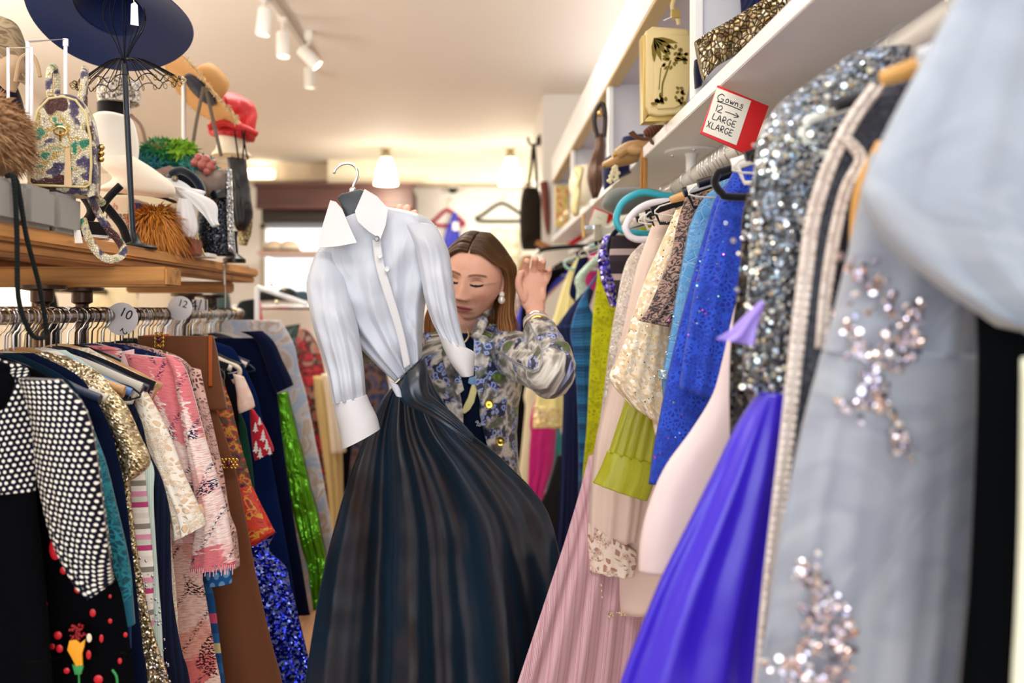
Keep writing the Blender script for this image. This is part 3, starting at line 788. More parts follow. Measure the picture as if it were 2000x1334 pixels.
garment('rose_lace_dress', 'dusty rose lace dress with long scalloped sleeve beside the brown dress', 'dress', [
    ('body', L(2.10, [(372, 715), (392, 760), (410, 850), (425, 950), (445, 1060)], th=.014, farclip=.24), PKL, dict(fold=(4, .003))),
    ('sleeve', pairs([((366, 716), (392, 722)), ((378, 780), (404, 780)), ((395, 850), (420, 850)), ((412, 930), (436, 925)), ((428, 1010), (448, 1000)), ((438, 1060), (462, 1040)), ((452, 1112), (468, 1106))], 2.075, [.006, .012, .014, .016, .016, .016, .015]), PKL, dict(fold=(3, .002)))], Y=2.10)
BRN = plain('6f4227', .8, .25)
t = garment('brown_gown', 'long plain chocolate brown gown with a wide straight bodice top', 'gown', [
    ('bodice', [(Vector((-.765, 2.19, P(0, 656, 2.19).z)), Vector((.095, 0, 0)), Vector((0, .012, 0))), (Vector((-.76, 2.19, P(0, 690, 2.19).z)), Vector((.1, 0, 0)), Vector((0, .016, 0))), (Vector((-.76, 2.19, P(0, 740, 2.19).z)), Vector((.11, 0, 0)), Vector((0, .02, 0))), (Vector((-.755, 2.19, P(0, 800, 2.19).z)), Vector((.12, 0, 0)), Vector((0, .02, 0)))], BRN, dict(exp=3)),
    ('skirt', L(2.19, [(415, 780), (440, 850), (462, 920), (480, 1010), (500, 1120), (525, 1230), (552, 1334)], neck=False, bottom=.35, th=.026, far=.16), BRN, dict(fold=(5, .010), exp=2.4))], Y=2.19)
m = MB(); m.box(P(408, 668, 2.17)-Vector((0, .004, .11)), P(414, 655, 2.17)+Vector((0, .004, 0)), .001); obj('side_band', m, plain('b2561f', .7), t)['label'] = 'rust orange inner edge'
def bracelet(x, y, w, h, Y, lab):
    t = thing('jewelled_clasp', lab, 'brooch', P(x, y, Y), 'gold filigree clasps'); c = P(x, y, Y); k = Y/F
    m = MB()
    nn = 5 if w > h else 2
    for a in range(nn):
        for b2 in range(2 if w > h else 4):
            cc = c+Vector(((a-(nn-1)/2)*w*k/nn, 0, (b2-(.5 if w > h else 1.5))*h*k/(2 if w > h else 4)))
            rr = min(w/nn, h/(2 if w > h else 4))*k*.52
            m.tube([cc+Vector((rr*math.cos(q*PI/5), 0, rr*math.sin(q*PI/5))) for q in range(10)], .0013, 6, closed=True)
            m.ball(cc, .0028, 6)
    obj('filigree', m, gloss('cda955', .22, 1.0), t)
    m = MB(); m.ball(c+Vector((0, -.004, 0)), .007, 12, (1, .6, 1.2)); obj('stone', m, gloss('5a1128', .1), t)['label'] = 'dark red stone'
bracelet(447, 905, 36, 22, 2.155, 'gold filigree clasp with dark red stone on the brown gown at hip height')
bracelet(311, 664, 20, 30, 2.145, 'gold filigree clasp with red stone at the top left of the brown gown')
cloth('orange_satin_top', 'small glimpse of burnt orange satin top behind the upper gold clasp', 'top',
      pairs([((278, 655), (330, 652)), ((270, 672), (332, 676)), ((268, 690), (330, 690))], 2.22, .012), satin('c44a1c', .4), 2.22, 'L')
FLO = floral(('3c1040', '8f1238', '2f5a2a', 'c1242c', 'd9a22c', '9c1c3a', '1c5a60'), 42, .55, dist=.3)
FLO2 = floral(('8a1020', 'c81a28', 'e4481e', 'd01f28', 'f0b02a', 'b31a2c'), 36, .5, dist=.4)
BSQ = sequin('0c1270', '1c2fd0', 170, .16, .7, 1.1, '9fb4ff')
garment('floral_sequin_gown', 'gown with red and yellow floral bodice over a royal blue sequin skirt', 'gown', [
    ('bodice', L(2.32, [(432, 735), (452, 790), (468, 860), (488, 930), (500, 985)], th=.02, farclip=.22, nw=.04), FLO, dict(fold=(4, .003))),
    ('waist_panel', L(2.315, [(493, 950), (510, 985), (528, 1020), (537, 1040), (500, 1066)], neck=False, th=.024, far=.16), FLO2, dict(fold=(4, .003), label='scarlet and gold floral panel')),
    ('skirt', L(2.32, [(502, 1052), (540, 1040), (556, 1100), (578, 1180), (600, 1270), (615, 1334)], neck=False, bottom=.4, th=.026, far=.16), BSQ, dict(fold=(5, .010)))], Y=2.32)
SCR = sequin('f4dfd2', 'e9c7b6', 60, .6, .0, .35)
garment('scalloped_jacket', 'cream jacket with short scalloped cap sleeve tucked beside the navy dress', 'jacket', [
    ('body', L(2.42, [(440, 722), (462, 760), (470, 860), (480, 960)], th=.014, farclip=.2), plain('121018', .9), dict(fold=(3, .002))),
    ('sleeve', pairs([((455, 730), (476, 736)), ((462, 765), (492, 772)), ((464, 795), (497, 792)), ((467, 808), (495, 797))], 2.395, [.01, .018, .02, .018]), SCR, dict(fine=.004))], Y=2.42)
garment('red_print_top', 'red top with white pine tree print showing one short sleeve', 'top', [
    ('body', L(2.48, [(455, 770), (480, 830), (492, 900), (498, 960)], th=.014, farclip=.2), plain('1a4d3a', .9), dict(fold=(3, .003))),
    ('sleeve', pairs([((488, 800), (494, 798)), ((490, 840), (516, 832)), ((494, 880), (532, 868)), ((498, 900), (535, 881))], 2.455, [.008, .016, .018, .018]), plain('c11d33', .8), dict())], Y=2.48)
m = MB()
for x, y, s in ((500, 872, 13), (508, 884, 12), (514, 850, 13), (521, 868, 12), (499, 834, 11), (527, 880, 9), (507, 822, 9)):
    c = P(x, y, 2.432); s *= 2.43/F
    m.slab([(-.1*s, -1*s), (.1*s, -1*s), (.1*s, -.75*s), (.55*s, -.75*s), (.15*s, -.25*s), (.38*s, -.25*s), (.08*s, .2*s), (.25*s, .2*s), (0, .9*s), (-.25*s, .2*s), (-.08*s, .2*s), (-.38*s, -.25*s), (-.15*s, -.25*s), (-.55*s, -.75*s), (-.1*s, -.75*s)], .001, c, (1, 0, 0), (0, 0, 1))
o = obj('tree_print', m, plain('f4eeea', .8), bpy.data.objects['red_print_top']); o['kind'] = 'stuff'
cloth('blue_crepe_dress', 'deep royal navy crepe dress hanging behind the red printed sleeve', 'dress',
      L(2.56, [(462, 690), (488, 720), (505, 790), (525, 870), (545, 980), (565, 1090), (582, 1200), (590, 1334)], bottom=.5, th=.02, farclip=.24), plain('0d2252', .85, .1), 2.56, 'L', fold=(5, .006))
VEL = plain('0a1230', .85, .15)
garment('navy_velvet_dress', 'navy velvet dress with short wide sleeve near the end of the left rail', 'dress', [
    ('body', L(2.70, [(500, 660), (530, 690), (540, 760), (552, 860), (566, 960), (585, 1080), (606, 1200)], bottom=.6, th=.022, farclip=.26), VEL, dict(fold=(6, .006))),
    ('sleeve', pairs([((470, 648), (512, 646)), ((500, 664), (535, 668)), ((515, 700), (552, 705)), ((530, 745), (568, 738)), ((540, 768), (573, 752))], 2.67, [.012, .022, .028, .03, .03]), VEL, dict(fold=(3, .002)))], Y=2.70)
GRN = Mat('green_painted_sheen', '58a51c', .24, .55); GRN.bump(GRN.noise(GRN.map(GRN.uv(), (1, .5, 1)), 22, 3, .55, dist=1.2), .8, .03); GRN.col(GRN.ramp(GRN.n('LayerWeight', {'Blend': .35}).outputs['Facing'], [(.05, '6fc01f'), (.6, '0c2c14')])); GRN = GRN.m  # facing ramp paints the satin's bright highlights and dark edges into the colour
garment('green_satin_dress', 'bright green satin dress with crumpled long sleeve', 'dress', [
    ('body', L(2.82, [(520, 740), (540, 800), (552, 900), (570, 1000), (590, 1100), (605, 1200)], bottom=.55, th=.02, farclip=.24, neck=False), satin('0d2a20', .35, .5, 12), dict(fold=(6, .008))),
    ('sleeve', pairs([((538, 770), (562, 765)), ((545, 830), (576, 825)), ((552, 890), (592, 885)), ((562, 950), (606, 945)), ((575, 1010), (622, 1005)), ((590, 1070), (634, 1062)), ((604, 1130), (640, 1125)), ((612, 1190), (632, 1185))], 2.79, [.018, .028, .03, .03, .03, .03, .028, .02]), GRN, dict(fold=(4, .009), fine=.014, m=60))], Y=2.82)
SIL = floral(('b9bcc9', 'c9c2c6', 'aebfdd', 'd8d3d6', 'c6ae9e', 'e6e3e6'), 9, .38, .3)
garment('silver_gown', 'pale silver grey sleeveless column gown at the end of the left rail', 'gown', [
    ('body', L(3.05, [(548, 625), (572, 645), (576, 700), (592, 740), (602, 790), (614, 850), (630, 930), (645, 1010), (652, 1050)], bottom=.45, th=.02, farclip=.3), SIL, dict(fold=(4, .006), fine=.004))], Y=3.05)
# hangers
VELV = felt('14151c'); IVO = gloss('efe9da', .35); MINT = gloss('cfe6da', .4); SAGE = gloss('93b3ae', .45)
LG = 'hangers pressed together along the left rail'
hs = [(1.955, 'loop', SAGE, 'sage green plastic hanger above the pink tweed jacket'), (2.07, 'loop', VELV, 'dark velvet hanger looping out over the rose lace dress'),
      (2.12, 'loop', MINT, 'pale mint hanger end in front of the brown gown'), (1.80, 'bar', gloss('12304f', .3), 'dark blue hanger arm crossing the pink tweed front'), (1.83, 'bar', gloss('0e2540', .3), 'dark blue plastic hanger above the cream lace dress'),
      (1.60, 'bar', gloss('1b1c20', .35), 'black knob-ended hanger above the dotted sleeve'), (1.66, 'loop', clear('f4f0fa', .1, .55), 'clear plastic hanger on the gold sequin dress'), (1.87, 'wood', wood('d9b382', 'b98d5a', 'X', .4), 'pale wooden hanger at the cream lace shoulder'),
      (1.70, 'wood', wood('b0875a', '8a6238', 'X', .4), 'tan wooden hanger crowding behind the black one'), (1.74, 'bar', gloss('5c86c8', .35), 'light blue plastic hanger near the front of the left rail'),
      (2.33, 'loop', VELV, 'black velvet hanger holding the floral sequin gown'), (2.44, 'bar', IVO, 'ivory hanger above the scalloped cap sleeve'), (2.50, 'loop', gloss('f3dfc6', .4), 'cream hanger above the red printed top'),
      (2.60, 'bar', gloss('f7e7d5', .4), 'cream hanger arm beside the brown bodice top'), (2.73, 'flat', VELV, 'black flat hanger on the navy velvet dress'), (2.95, 'loop', felt('233330'), 'dark green hanger looping in front of the silver gown'), (3.06, 'bar', gloss('e8e4ea', .4), 'white hanger holding up the silver gown')]
for Y, st, mt, lab in hs: hanger(Y, 'L', st, mt, lab, yaw=random.uniform(-.03, .03))
used = [h[0] for h in hs]
lab = 'chrome-hooked slim hanger squeezed among the dresses on the left rail'
Y = 1.50; k = 0
while Y < 3.2:
    if min(abs(Y-u) for u in used) > .009:
        st = random.choice(('flat', 'wire', 'bar', 'flat'))
        mt = random.choice((VELV, VELV, gloss('1a1a1f', .4), gloss('cfc9bd', .4), wood('c39a68', '9a7040', 'X', .4), gloss('2a3550', .4)))
        hanger(Y, 'L', st, mt, lab, LG, hook=random.choice((CHROME(), CHROME(), gloss('b9a07a', .2, 1.0), gloss('3a3a42', .25, .9))), yaw=random.uniform(-.12, .12), roll=random.uniform(-.05, .05))
    Y += random.uniform(.020, .036)
# size dividers
def divider(x, y, Y, r, txt, lab, sub=None, square=False, rot=0.0):
    c = P(x, y, Y); t = thing('size_divider', lab, 'size marker', c, 'white size markers on the left rail'); k = Y/F
    R3 = Matrix.Rotation(rot, 3, 'Y'); ux, uy = R3 @ Vector((1, 0, 0)), R3 @ Vector((0, 0, 1))
    m = MB()
    if square: m.slab([(-r[0]*k, -r[1]*k), (r[0]*k, -r[1]*k), (r[0]*k, r[1]*k), (-r[0]*k, r[1]*k)], .003, c, ux, uy, .0008)
    else: m.slab([(r*k*math.cos(2*PI*i/40), r*k*math.sin(2*PI*i/40)) for i in range(40)], .003, c, ux, uy, .0008)
    obj('disc', m, gloss('f4f3f6', .35), t)
    nz = ux.cross(uy)
    for tx, dx, dy, sz, rt in ([(txt, 0, 0, 24, 0)] if square else [(txt, .12*r, .40*r, r*.66, 0), (sub or '', .45*r, -.62*r, r*.5, 1.9)]):
        if not tx: continue
        R4 = Matrix.Rotation(rt, 3, 'Y'); c2 = c+(ux*dx+uy*dy)*k+nz*.003
        obj('number', text_mb(tx, sz*k*1.25, c2, R4 @ ux, R4 @ uy), gloss('15151c', .6), t)['label'] = 'printed size ' + tx
divider(238, 623, 2.12, 32, '10', 'white round size divider printed 10 on the left rail', '2', rot=.45)
divider(352, 602, 2.50, 24, '12', 'white round size divider printed 12 on the left rail', rot=.3)
divider(391, 597, 2.68, (15, 12), '14/16', 'small white square size tab printed 14/16 on the left rail', square=True)
# ------------------------------------------------------------------ the gown rail on the right, near to far
def Rr(Y, px, **k): return R_('R', Y, px, **k)
def gems(name, parent, Y, pts, mats, rmin, rmax, spread, n, label=None, squash=.6):
    """crystals sewn along a pixel path"""
    mb = MB(); k = Y/F
    sp = smooth_path([P(a, b_, Y) for a, b_ in pts], 8)
    for i in range(n):
        p = random.choice(sp)+Vector((random.gauss(0, spread)*k, random.uniform(-.002, .002), random.gauss(0, spread)*k))
        r = random.uniform(rmin, rmax); mb.cur = random.randrange(len(mats))
        q = Matrix.Rotation(random.uniform(0, 3), 3, 'Y') @ Matrix.Rotation(random.uniform(-.6, .6), 3, 'X')
        mb.lathe([(r*.2, -r*squash), (r, -r*.1), (r*.72, r*squash*.55)], p, 7, q @ Matrix.Rotation(PI/2, 3, 'X'))
    o = obj(name, mb, mats, parent, smooth=None); o['kind'] = 'stuff'
    if label: o['label'] = label
    return o
CRY = [gloss('f4f2fb', .06, .95), gloss('d9d3ea', .08, .95), gloss('e9cfc6', .1, .9), gloss('8f8fa6', .12, .95)]
CRG = [gloss('eef3f6', .06, .95), gloss('c9d6dc', .08, .95), gloss('e6e0c9', .1, .9), gloss('6f7e88', .1, .95)]
# grey gauze cape closest to the camera
GAU = floral(('98a2b1', '9ea8b7', '949eae', 'a4adba', '9ba5b4'), 5, .75, .4)
garment('gauze_cape', 'pale grey gauze cape with a pointed shoulder nearest the camera at the right', 'cape', [
    ('cape', pairs([((1905, -130), (2300, -150)), ((1870, -20), (2330, -40)), ((1800, 120), (2360, 100)), ((1735, 240), (2380, 250)), ((1690, 340), (2390, 400)), ((1682, 395), (2400, 520)), ((1735, 480), (2400, 640)), ((1830, 560), (2400, 730)), ((1905, 610), (2390, 780))], .80, [.012, .02, .028, .034, .038, .04, .04, .036, .03]), GAU, dict(fold=(5, .010), fold0=.0, fine=.004)),
    ], Y=.80, side='R')
BL2 = plain('05090e', .9, .1)
garment('black_gown', 'long black gown hanging at the right edge in front of the grey gown', 'gown', [
    ('body', pairs([((1880, 470), (2260, 470)), ((1905, 600), (2270, 600)), ((1908, 760), (2280, 760)), ((1902, 950), (2290, 950)), ((1892, 1150), (2300, 1150)), ((1876, 1334), (2310, 1334)), ((1860, 1550), (2320, 1550))], .86, .016), BL2, dict(fold=(6, .005)))], Y=.86, side='R')
cloth('ivory_gown', 'thin sliver of ivory gown at the bottom right corner', 'gown',
      pairs([((1996, 700), (2300, 700)), ((1992, 1000), (2300, 1000)), ((1984, 1200), (2300, 1200)), ((1976, 1334), (2300, 1334)), ((1970, 1500), (2300, 1500))], .72, .014), satin('e6ebd6', .5, .2), .72, 'R', fold=(4, .004))
GRYG = floral(('8f96a4', '959caa', '8a91a1', '9ba2ae', '9299a8'), 6, .4, .3)
tg = garment('grey_gown', 'silvery grey gown with crystal flower sprays in the right foreground', 'gown', [
    ('bodice', pairs([((1700, 300), (1990, 300)), ((1672, 420), (1960, 430)), ((1650, 520), (1935, 540)), ((1625, 620), (1915, 640)), ((1605, 690), (1908, 700))], .93, [.012, .02, .024, .026, .026]), GRYG, dict(fold=(3, .003))),
    ('skirt', pairs([((1608, 680), (1908, 690)), ((1575, 800), (1910, 810)), ((1545, 930), (1908, 930)), ((1520, 1060), (1900, 1060)), ((1500, 1200), (1888, 1200)), ((1478, 1334), (1872, 1334)), ((1450, 1560), (1850, 1560))], .93, .028), GRYG, dict(fold=(6, .007), fold0=0))], Y=.93, side='R')
for k, (pts, n, sp) in enumerate(((((1660, 530), (1700, 560), (1745, 600), (1775, 640), (1735, 680)), 80, 17), (((1650, 640), (1690, 690), (1720, 740), (1690, 790), (1640, 790)), 75, 15), (((1700, 760), (1730, 800), (1765, 860), (1760, 880)), 45, 11), (((1790, 600), (1780, 680), (1745, 720)), 40, 10))):
    gems('crystal_spray', tg, .886, pts, CRY, .0022, .0052, sp, n)
for k, (pts, n, sp) in enumerate(((((1575, 1100), (1600, 1180), (1590, 1260), (1560, 1310)), 85, 16), (((1610, 1160), (1645, 1220), (1640, 1290)), 60, 14), (((1530, 1300), (1590, 1320), (1660, 1310)), 45, 14))):
    gems('crystal_spray', tg, .884, pts, CRY, .002, .005, sp, n)
tag(hanger(.90, 'R', 'wood', satin('d9a45c', .5, .4), 'padded ochre yellow hanger under the grey gauze cape'), cat='hanger')
cloth('ochre_slip', 'narrow ochre slip strap between beaded trim and the grey gauze cape', 'slip',
      pairs([((1712, 275), (1740, 285)), ((1675, 350), (1712, 350)), ((1662, 410), (1705, 420)), ((1658, 500), (1690, 500)), ((1655, 560), (1680, 560))], .955, [.008]*5), plain('d6a055', .8, .3), .955, 'R', fold=(3, .002))
# dark gown edged with pearl trim
DGR = sequin('23242c', '2c2f3a', 220, .4, .3, .5, '4a4f60')
tp = garment('pearl_trimmed_gown', 'dark charcoal gown with two long bands of pearl beading', 'gown', [
    ('body', pairs([((1700, 170), (1900, 150)), ((1640, 270), (1880, 260)), ((1602, 380), (1850, 400)), ((1580, 500), (1840, 520)), ((1560, 650), (1830, 660)), ((1538, 850), (1800, 860)), ((1515, 1050), (1780, 1060)), ((1490, 1250), (1770, 1260)), ((1470, 1450), (1760, 1450))], 1.0, .016), DGR, dict(fold=(4, .003)))], Y=1.0, side='R')
PEAR = [gloss('efe6de', .3, .2), gloss('d8cbc4', .25, .3), gloss('f7f1ec', .2, .2)]
def npair(Y, w_=.05):
    x = VX+F*RRX/Y; y = VY-F*(RRZ-.088-H+.012)/Y; k = F*w_/Y
    return ((x-k, y), (x+k, y))
def band(px, w, Y, parent, nm='pearl_band', mat=None):
    mb = MB(); sp = smooth_path([P(a, b_, Y) for a, b_ in px], 10)
    mb.tube(sp, w*Y/F/2, 10, flat=((0, 1, 0), .35)); o = obj(nm, mb, mat or satin('d9cdc6', .5, .3), parent)
    m2 = MB(); L = 0; r = .0026
    for a, c in zip(sp, sp[1:]):
        seg = (c-a).length; nn = max(1, int(seg/.0052))
        for q in range(nn):
            for off in (-.3, .3) if w > 16 else (0,):
                m2.cur = random.randrange(3); m2.ball(a+(c-a)*(q/nn)+Vector((off*w*Y/F, -w*Y/F*.2, 0)), r, 7)
    o2 = obj('pearl_beading', m2, PEAR, o); o2['kind'] = 'stuff'
    return o
band([(1712, 170), (1665, 235), (1622, 320), (1590, 420), (1575, 520), (1556, 680), (1538, 850), (1520, 1000), (1502, 1160), (1486, 1334), (1478, 1420)], 30, .985, tp)
band([(1650, 270), (1680, 310), (1652, 370), (1628, 470), (1612, 580), (1604, 680)], 24, .975, tp)
# sequinned bodice with violet satin skirt
DSQ = sequin('4b5260', '7c8694', 230, .18, .85, 1.1, 'eef2f6')
tv = garment('violet_gown', 'gown with grey sequinned bodice above a full violet satin skirt', 'gown', [
    ('bodice', pairs([((1668, 100), (1780, 90)), ((1580, 160), (1760, 170)), ((1515, 210), (1740, 260)), ((1478, 290), (1700, 350)), ((1468, 420), (1640, 440)), ((1460, 560), (1620, 570)), ((1452, 680), (1600, 690)), ((1455, 760), (1585, 790)), ((1490, 830), (1570, 850))], 1.12, [.012, .018, .022, .024, .024, .024, .024, .022, .018]), DSQ, dict(fold=(3, .003))),
    ('skirt', pairs([((1482, 765), (1545, 770)), ((1440, 830), (1560, 850)), ((1395, 920), (1570, 950)), ((1345, 1020), (1580, 1060)), ((1290, 1130), (1590, 1170)), ((1245, 1240), (1600, 1270)), ((1208, 1340), (1610, 1360)), ((1140, 1560), (1620, 1560))], 1.10, [.018, .03, .036, .036, .036, .034, .034, .034]), satin('3a22c8', .3, .35, 7), dict(fold=(4, .014), fold0=.0))], Y=1.12, side='R')
gems('crystal_scatter', tv, 1.085, [(1690, 135), (1620, 185), (1560, 235), (1530, 280), (1560, 310), (1590, 260)], CRG, .0022, .0055, 15, 90)
gems('crystal_scatter', tv, 1.085, [(1500, 300), (1490, 400), (1480, 500), (1475, 600), (1500, 680), (1470, 740), (1530, 750)], CRG, .0022, .0050, 22, 150)
gems('crystal_scatter', tv, 1.085, [(1530, 350), (1530, 500), (1520, 600), (1530, 740)], CRG, .0020, .0045, 16, 60)
m = MB(); m.loft(pairs([((1488, 585), (1492, 600)), ((1455, 615), (1480, 635)), ((1425, 645), (1475, 668)), ((1398, 662), (1475, 676))], 1.075, [.004, .006, .006, .004]), fold=(2, .003)); obj('ribbon_bow', m, satin('9a83e0', .4, .3), tv, smooth=180)['label'] = 'pale lilac ribbon end'
cloth('black_sequin_dress', 'dark strip of black beaded dress between pale pink satin and grey sequins', 'dress',
      pairs([((1475, 330), (1640, 300)), ((1450, 420), (1640, 420)), ((1445, 520), (1640, 520)), ((1428, 660), (1620, 660)), ((1424, 760), (1600, 760)), ((1425, 850), (1600, 850)), ((1424, 1000), (1600, 1000))], 1.24, .014), sequin('0a0b0e', '15161a', 160, .3, .4, .8, '5a5048'), 1.24, 'R', fold=(4, .003))
garment('pale_pink_gown', 'pale shell pink satin gown with flared skirt beside the violet satin', 'gown', [
    ('strap', pairs([npair(1.36, .02), ((1462, 505), (1500, 515))], 1.36, .004), satin('ead6d6', .42, .25, 6), dict()),
    ('body', Rr(1.36, [(1468, 495), (1445, 560), (1425, 640), (1405, 730), (1385, 790), (1350, 840), (1310, 890), (1278, 950), (1256, 1020), (1243, 1090), (1246, 1118)], neck=False, th=.022, far=.16), satin('ead6d6', .42, .25, 6), dict(fold=(3, .008), fold0=.35)),
    ('under_skirt', Rr(1.37, [(1400, 820), (1345, 900), (1300, 1000), (1268, 1080), (1262, 1112)], neck=False, th=.016, far=.16), satin('dcc3c4', .45, .2), dict(fold=(3, .004)))], Y=1.36, side='R')
RBL = lace('2450d2', '162ca4', 125, .6, wid=.15)
tb = garment('royal_blue_lace_gown', 'royal blue lace gown with scattered tiny beads', 'gown', [
    ('body', Rr(1.60, [(1490, 300), (1440, 322), (1412, 360), (1386, 420), (1360, 510), (1335, 600), (1310, 700), (1290, 800), (1275, 880), (1266, 945)], th=.02, far=.17, nw=.05), RBL, dict(fold=(5, .005))),
    ('sleeve', pairs([((1440, 320), (1500, 310)), ((1405, 390), (1485, 400)), ((1378, 480), (1468, 480)), ((1355, 570), (1455, 580)), ((1340, 660), (1440, 680)), ((1325, 760), (1420, 790))], 1.565, [.01, .018, .02, .02, .018, .014]), RBL, dict(fold=(3, .004)))], Y=1.60, side='R')
gems('bead_scatter', tb, 1.535, [(1400, 420), (1380, 560), (1350, 640), (1390, 520), (1330, 780), (1300, 880)], [gloss('8fd8f0', .1, .8), gloss('d96ad0', .1, .8), gloss('7f9dff', .1, .8)], .0012, .0028, 24, 34)
SKY = lace('7fb6e2', '5a9bd2', 50, .55, wid=.03)
ts = garment('sky_blue_gown', 'sheer sky blue gown with tiny ring beads beside the royal blue lace', 'gown', [
    ('body', Rr(1.72, [(1440, 330), (1392, 362), (1352, 420), (1334, 500), (1318, 590), (1304, 680), (1290, 735), (1300, 800)], th=.016, far=.17, nw=.05), SKY, dict(fold=(5, .004))),
    ('beaded_cuff', pairs([((1286, 722), (1310, 724)), ((1286, 738), (1308, 742))], 1.70, .014), sequin('9fd0e6', 'd9f0f6', 300, .2, .6, .9), dict(label='glittering pale blue cuff'))], Y=1.72, side='R')
m = MB(); k = 1.69/F
for (x, y) in [(1346, 460), (1352, 480), (1340, 500), (1336, 520), (1326, 538), (1345, 548), (1330, 565), (1322, 590), (1338, 600), (1312, 610), (1326, 630), (1308, 660), (1320, 670), (1302, 690), (1330, 640)]:
    c = P(x, y, 1.69); m.tube([c+Vector((2.6*k*math.cos(a*PI/4), 0, 2.6*k*math.sin(a*PI/4))) for a in range(8)], .0007, 5, closed=True)
o = obj('ring_beads', m, gloss('d9ecf4', .15, .6), ts); o['kind'] = 'stuff'
cloth('black_lace_gown', 'sheer black lace over nude gown with a short sleeve beside the sky blue gown', 'gown',
      pairs([((1340, 380), (1420, 370)), ((1322, 440), (1380, 440)), ((1310, 500), (1360, 500)), ((1285, 560), (1345, 560)), ((1262, 610), (1330, 600)), ((1246, 626), (1312, 640))], 1.83, [.01, .014, .016, .018, .018, .016]), floral(('1c1620', 'a8877a', '1c1620', 'b08c7c', '221a24'), 55, .7, dist=.3), 1.83, 'R', fold=(3, .003))
BEI = sequin('d9bf97', 'e6d0ae', 130, .4, .15, .5, 'fff6e4')
t = garment('beige_sequin_gown', 'nude beige gown sprinkled with clear sequins and wide scalloped sleeve', 'gown', [
    ('body', Rr(1.95, [(1372, 385), (1330, 405), (1300, 480), (1270, 560), (1258, 650), (1262, 740), (1278, 850)], th=.02, far=.15, nw=.04), BEI, dict(fold=(4, .004))),
    ('sleeve', pairs([((1320, 410), (1352, 405)), ((1285, 490), (1335, 485)), ((1255, 560), (1315, 565)), ((1228, 640), (1308, 650)), ((1206, 700), (1304, 730)), ((1190, 740), (1300, 790)), ((1230, 790), (1298, 838))], 1.915, [.01, .018, .022, .024, .024, .022, .016]), BEI, dict(fold=(4, .004)))], Y=1.95, side='R')
gems('sequin_scatter', t, 1.885, [(1330, 430), (1310, 480), (1270, 590), (1245, 690), (1270, 730), (1290, 780), (1260, 640)], [gloss('fff7e8', .06, .9), gloss('eadfc8', .08, .9)], .0010, .0024, 14, 110)
CHA = satin('a9ab1e', .42, .35, 16)
garment('chartreuse_blouse', 'chartreuse satin blouse sleeve with deep gathered cuff', 'blouse', [
    ('body', Rr(2.05, [(1360, 392), (1320, 440), (1300, 560), (1285, 680), (1285, 780)], th=.014, far=.14, nw=.04), CHA, dict(fold=(4, .003))),
    ('sleeve', pairs([((1250, 690), (1300, 690)), ((1222, 780), (1295, 800)), ((1205, 830), (1288, 850)), ((1188, 884), (1280, 906))], 2.015, [.016, .024, .026, .022]), CHA, dict(fold=(5, .006), fold0=0)),
    ('cuff', pairs([((1186, 880), (1282, 904)), ((1172, 915), (1276, 945)), ((1158, 942), (1264, 978))], 2.015, [.023, .026, .026]), CHA, dict(fold=(4, .002), fold0=0))], Y=2.05, side='R')
PSH = satin('ead0c4', .42, .3, 9)
t = garment('blush_satin_gown', 'blush satin gown with long sleeve ending in a cutwork lace border', 'gown', [
    ('body', Rr(2.22, [(1335, 400), (1300, 412), (1262, 470), (1236, 560), (1220, 650), (1205, 740), (1190, 820), (1180, 900), (1180, 1000), (1178, 1120), (1184, 1200)], th=.02, far=.13, nw=.04), PSH, dict(fold=(4, .004))),
    ('sleeve', pairs([((1285, 410), (1320, 405)), ((1245, 520), (1290, 520)), ((1222, 620), (1270, 620)), ((1196, 730), (1262, 740)), ((1165, 850), (1250, 860)), ((1152, 960), (1252, 970)), ((1148, 1050), (1240, 1060))], 2.18, [.01, .018, .02, .024, .028, .03, .03]), PSH, dict(fold=(3, .006))),
    ('lace_border', pairs([((1148, 1020), (1243, 1076)), ((1146, 1070), (1243, 1100)), ((1148, 1112), (1236, 1126))], 2.178, .032), lace('f3e2d4', 'b98a78', 50, wid=.2), dict(fold=(3, .006), label='pink cutwork lace border'))], Y=2.22, side='R')
m = MB()
for k in range(40):
    x = 1170+random.uniform(0, 5)+(50*random.random() if k % 2 else 0); y = random.uniform(1140, 1195) if x < 1177 else random.uniform(1196, 1206)
    m.ball(P(x, y, 2.17), random.uniform(.002, .004), 7)
o = obj('pearl_edging', m, gloss('dcccb0', .2, .4), t); o['kind'] = 'stuff'
t = garment('ivory_beaded_gown', 'cream gown with fine beaded lines under the blush lace border', 'gown', [
    ('skirt', pairs([((1185, 1110), (1330, 1110)), ((1180, 1200), (1325, 1200)), ((1174, 1260), (1320, 1260)), ((1166, 1334), (1320, 1334)), ((1150, 1520), (1310, 1520))], 2.30, .02), plain('efd7b6', .7, .2), dict(fold=(5, .006)))], Y=2.30, side='R')
m = MB()
for x0, x1 in ((1190, 1192), (1202, 1204), (1232, 1236)):
    for k in range(34):
        m.ball(P(x0+(x1-x0)*k/34, 1205+k*3.9, 2.272), .0016, 6)
o = obj('bead_lines', m, gloss('f4ead8', .15, .5), t); o['kind'] = 'stuff'
PLE = stripes(('d6acb6', 'd0a3af', 'd9b1ba', 'c997a5', 'd6acb6', 'dcb6be'), .034, .6, 0, .4)
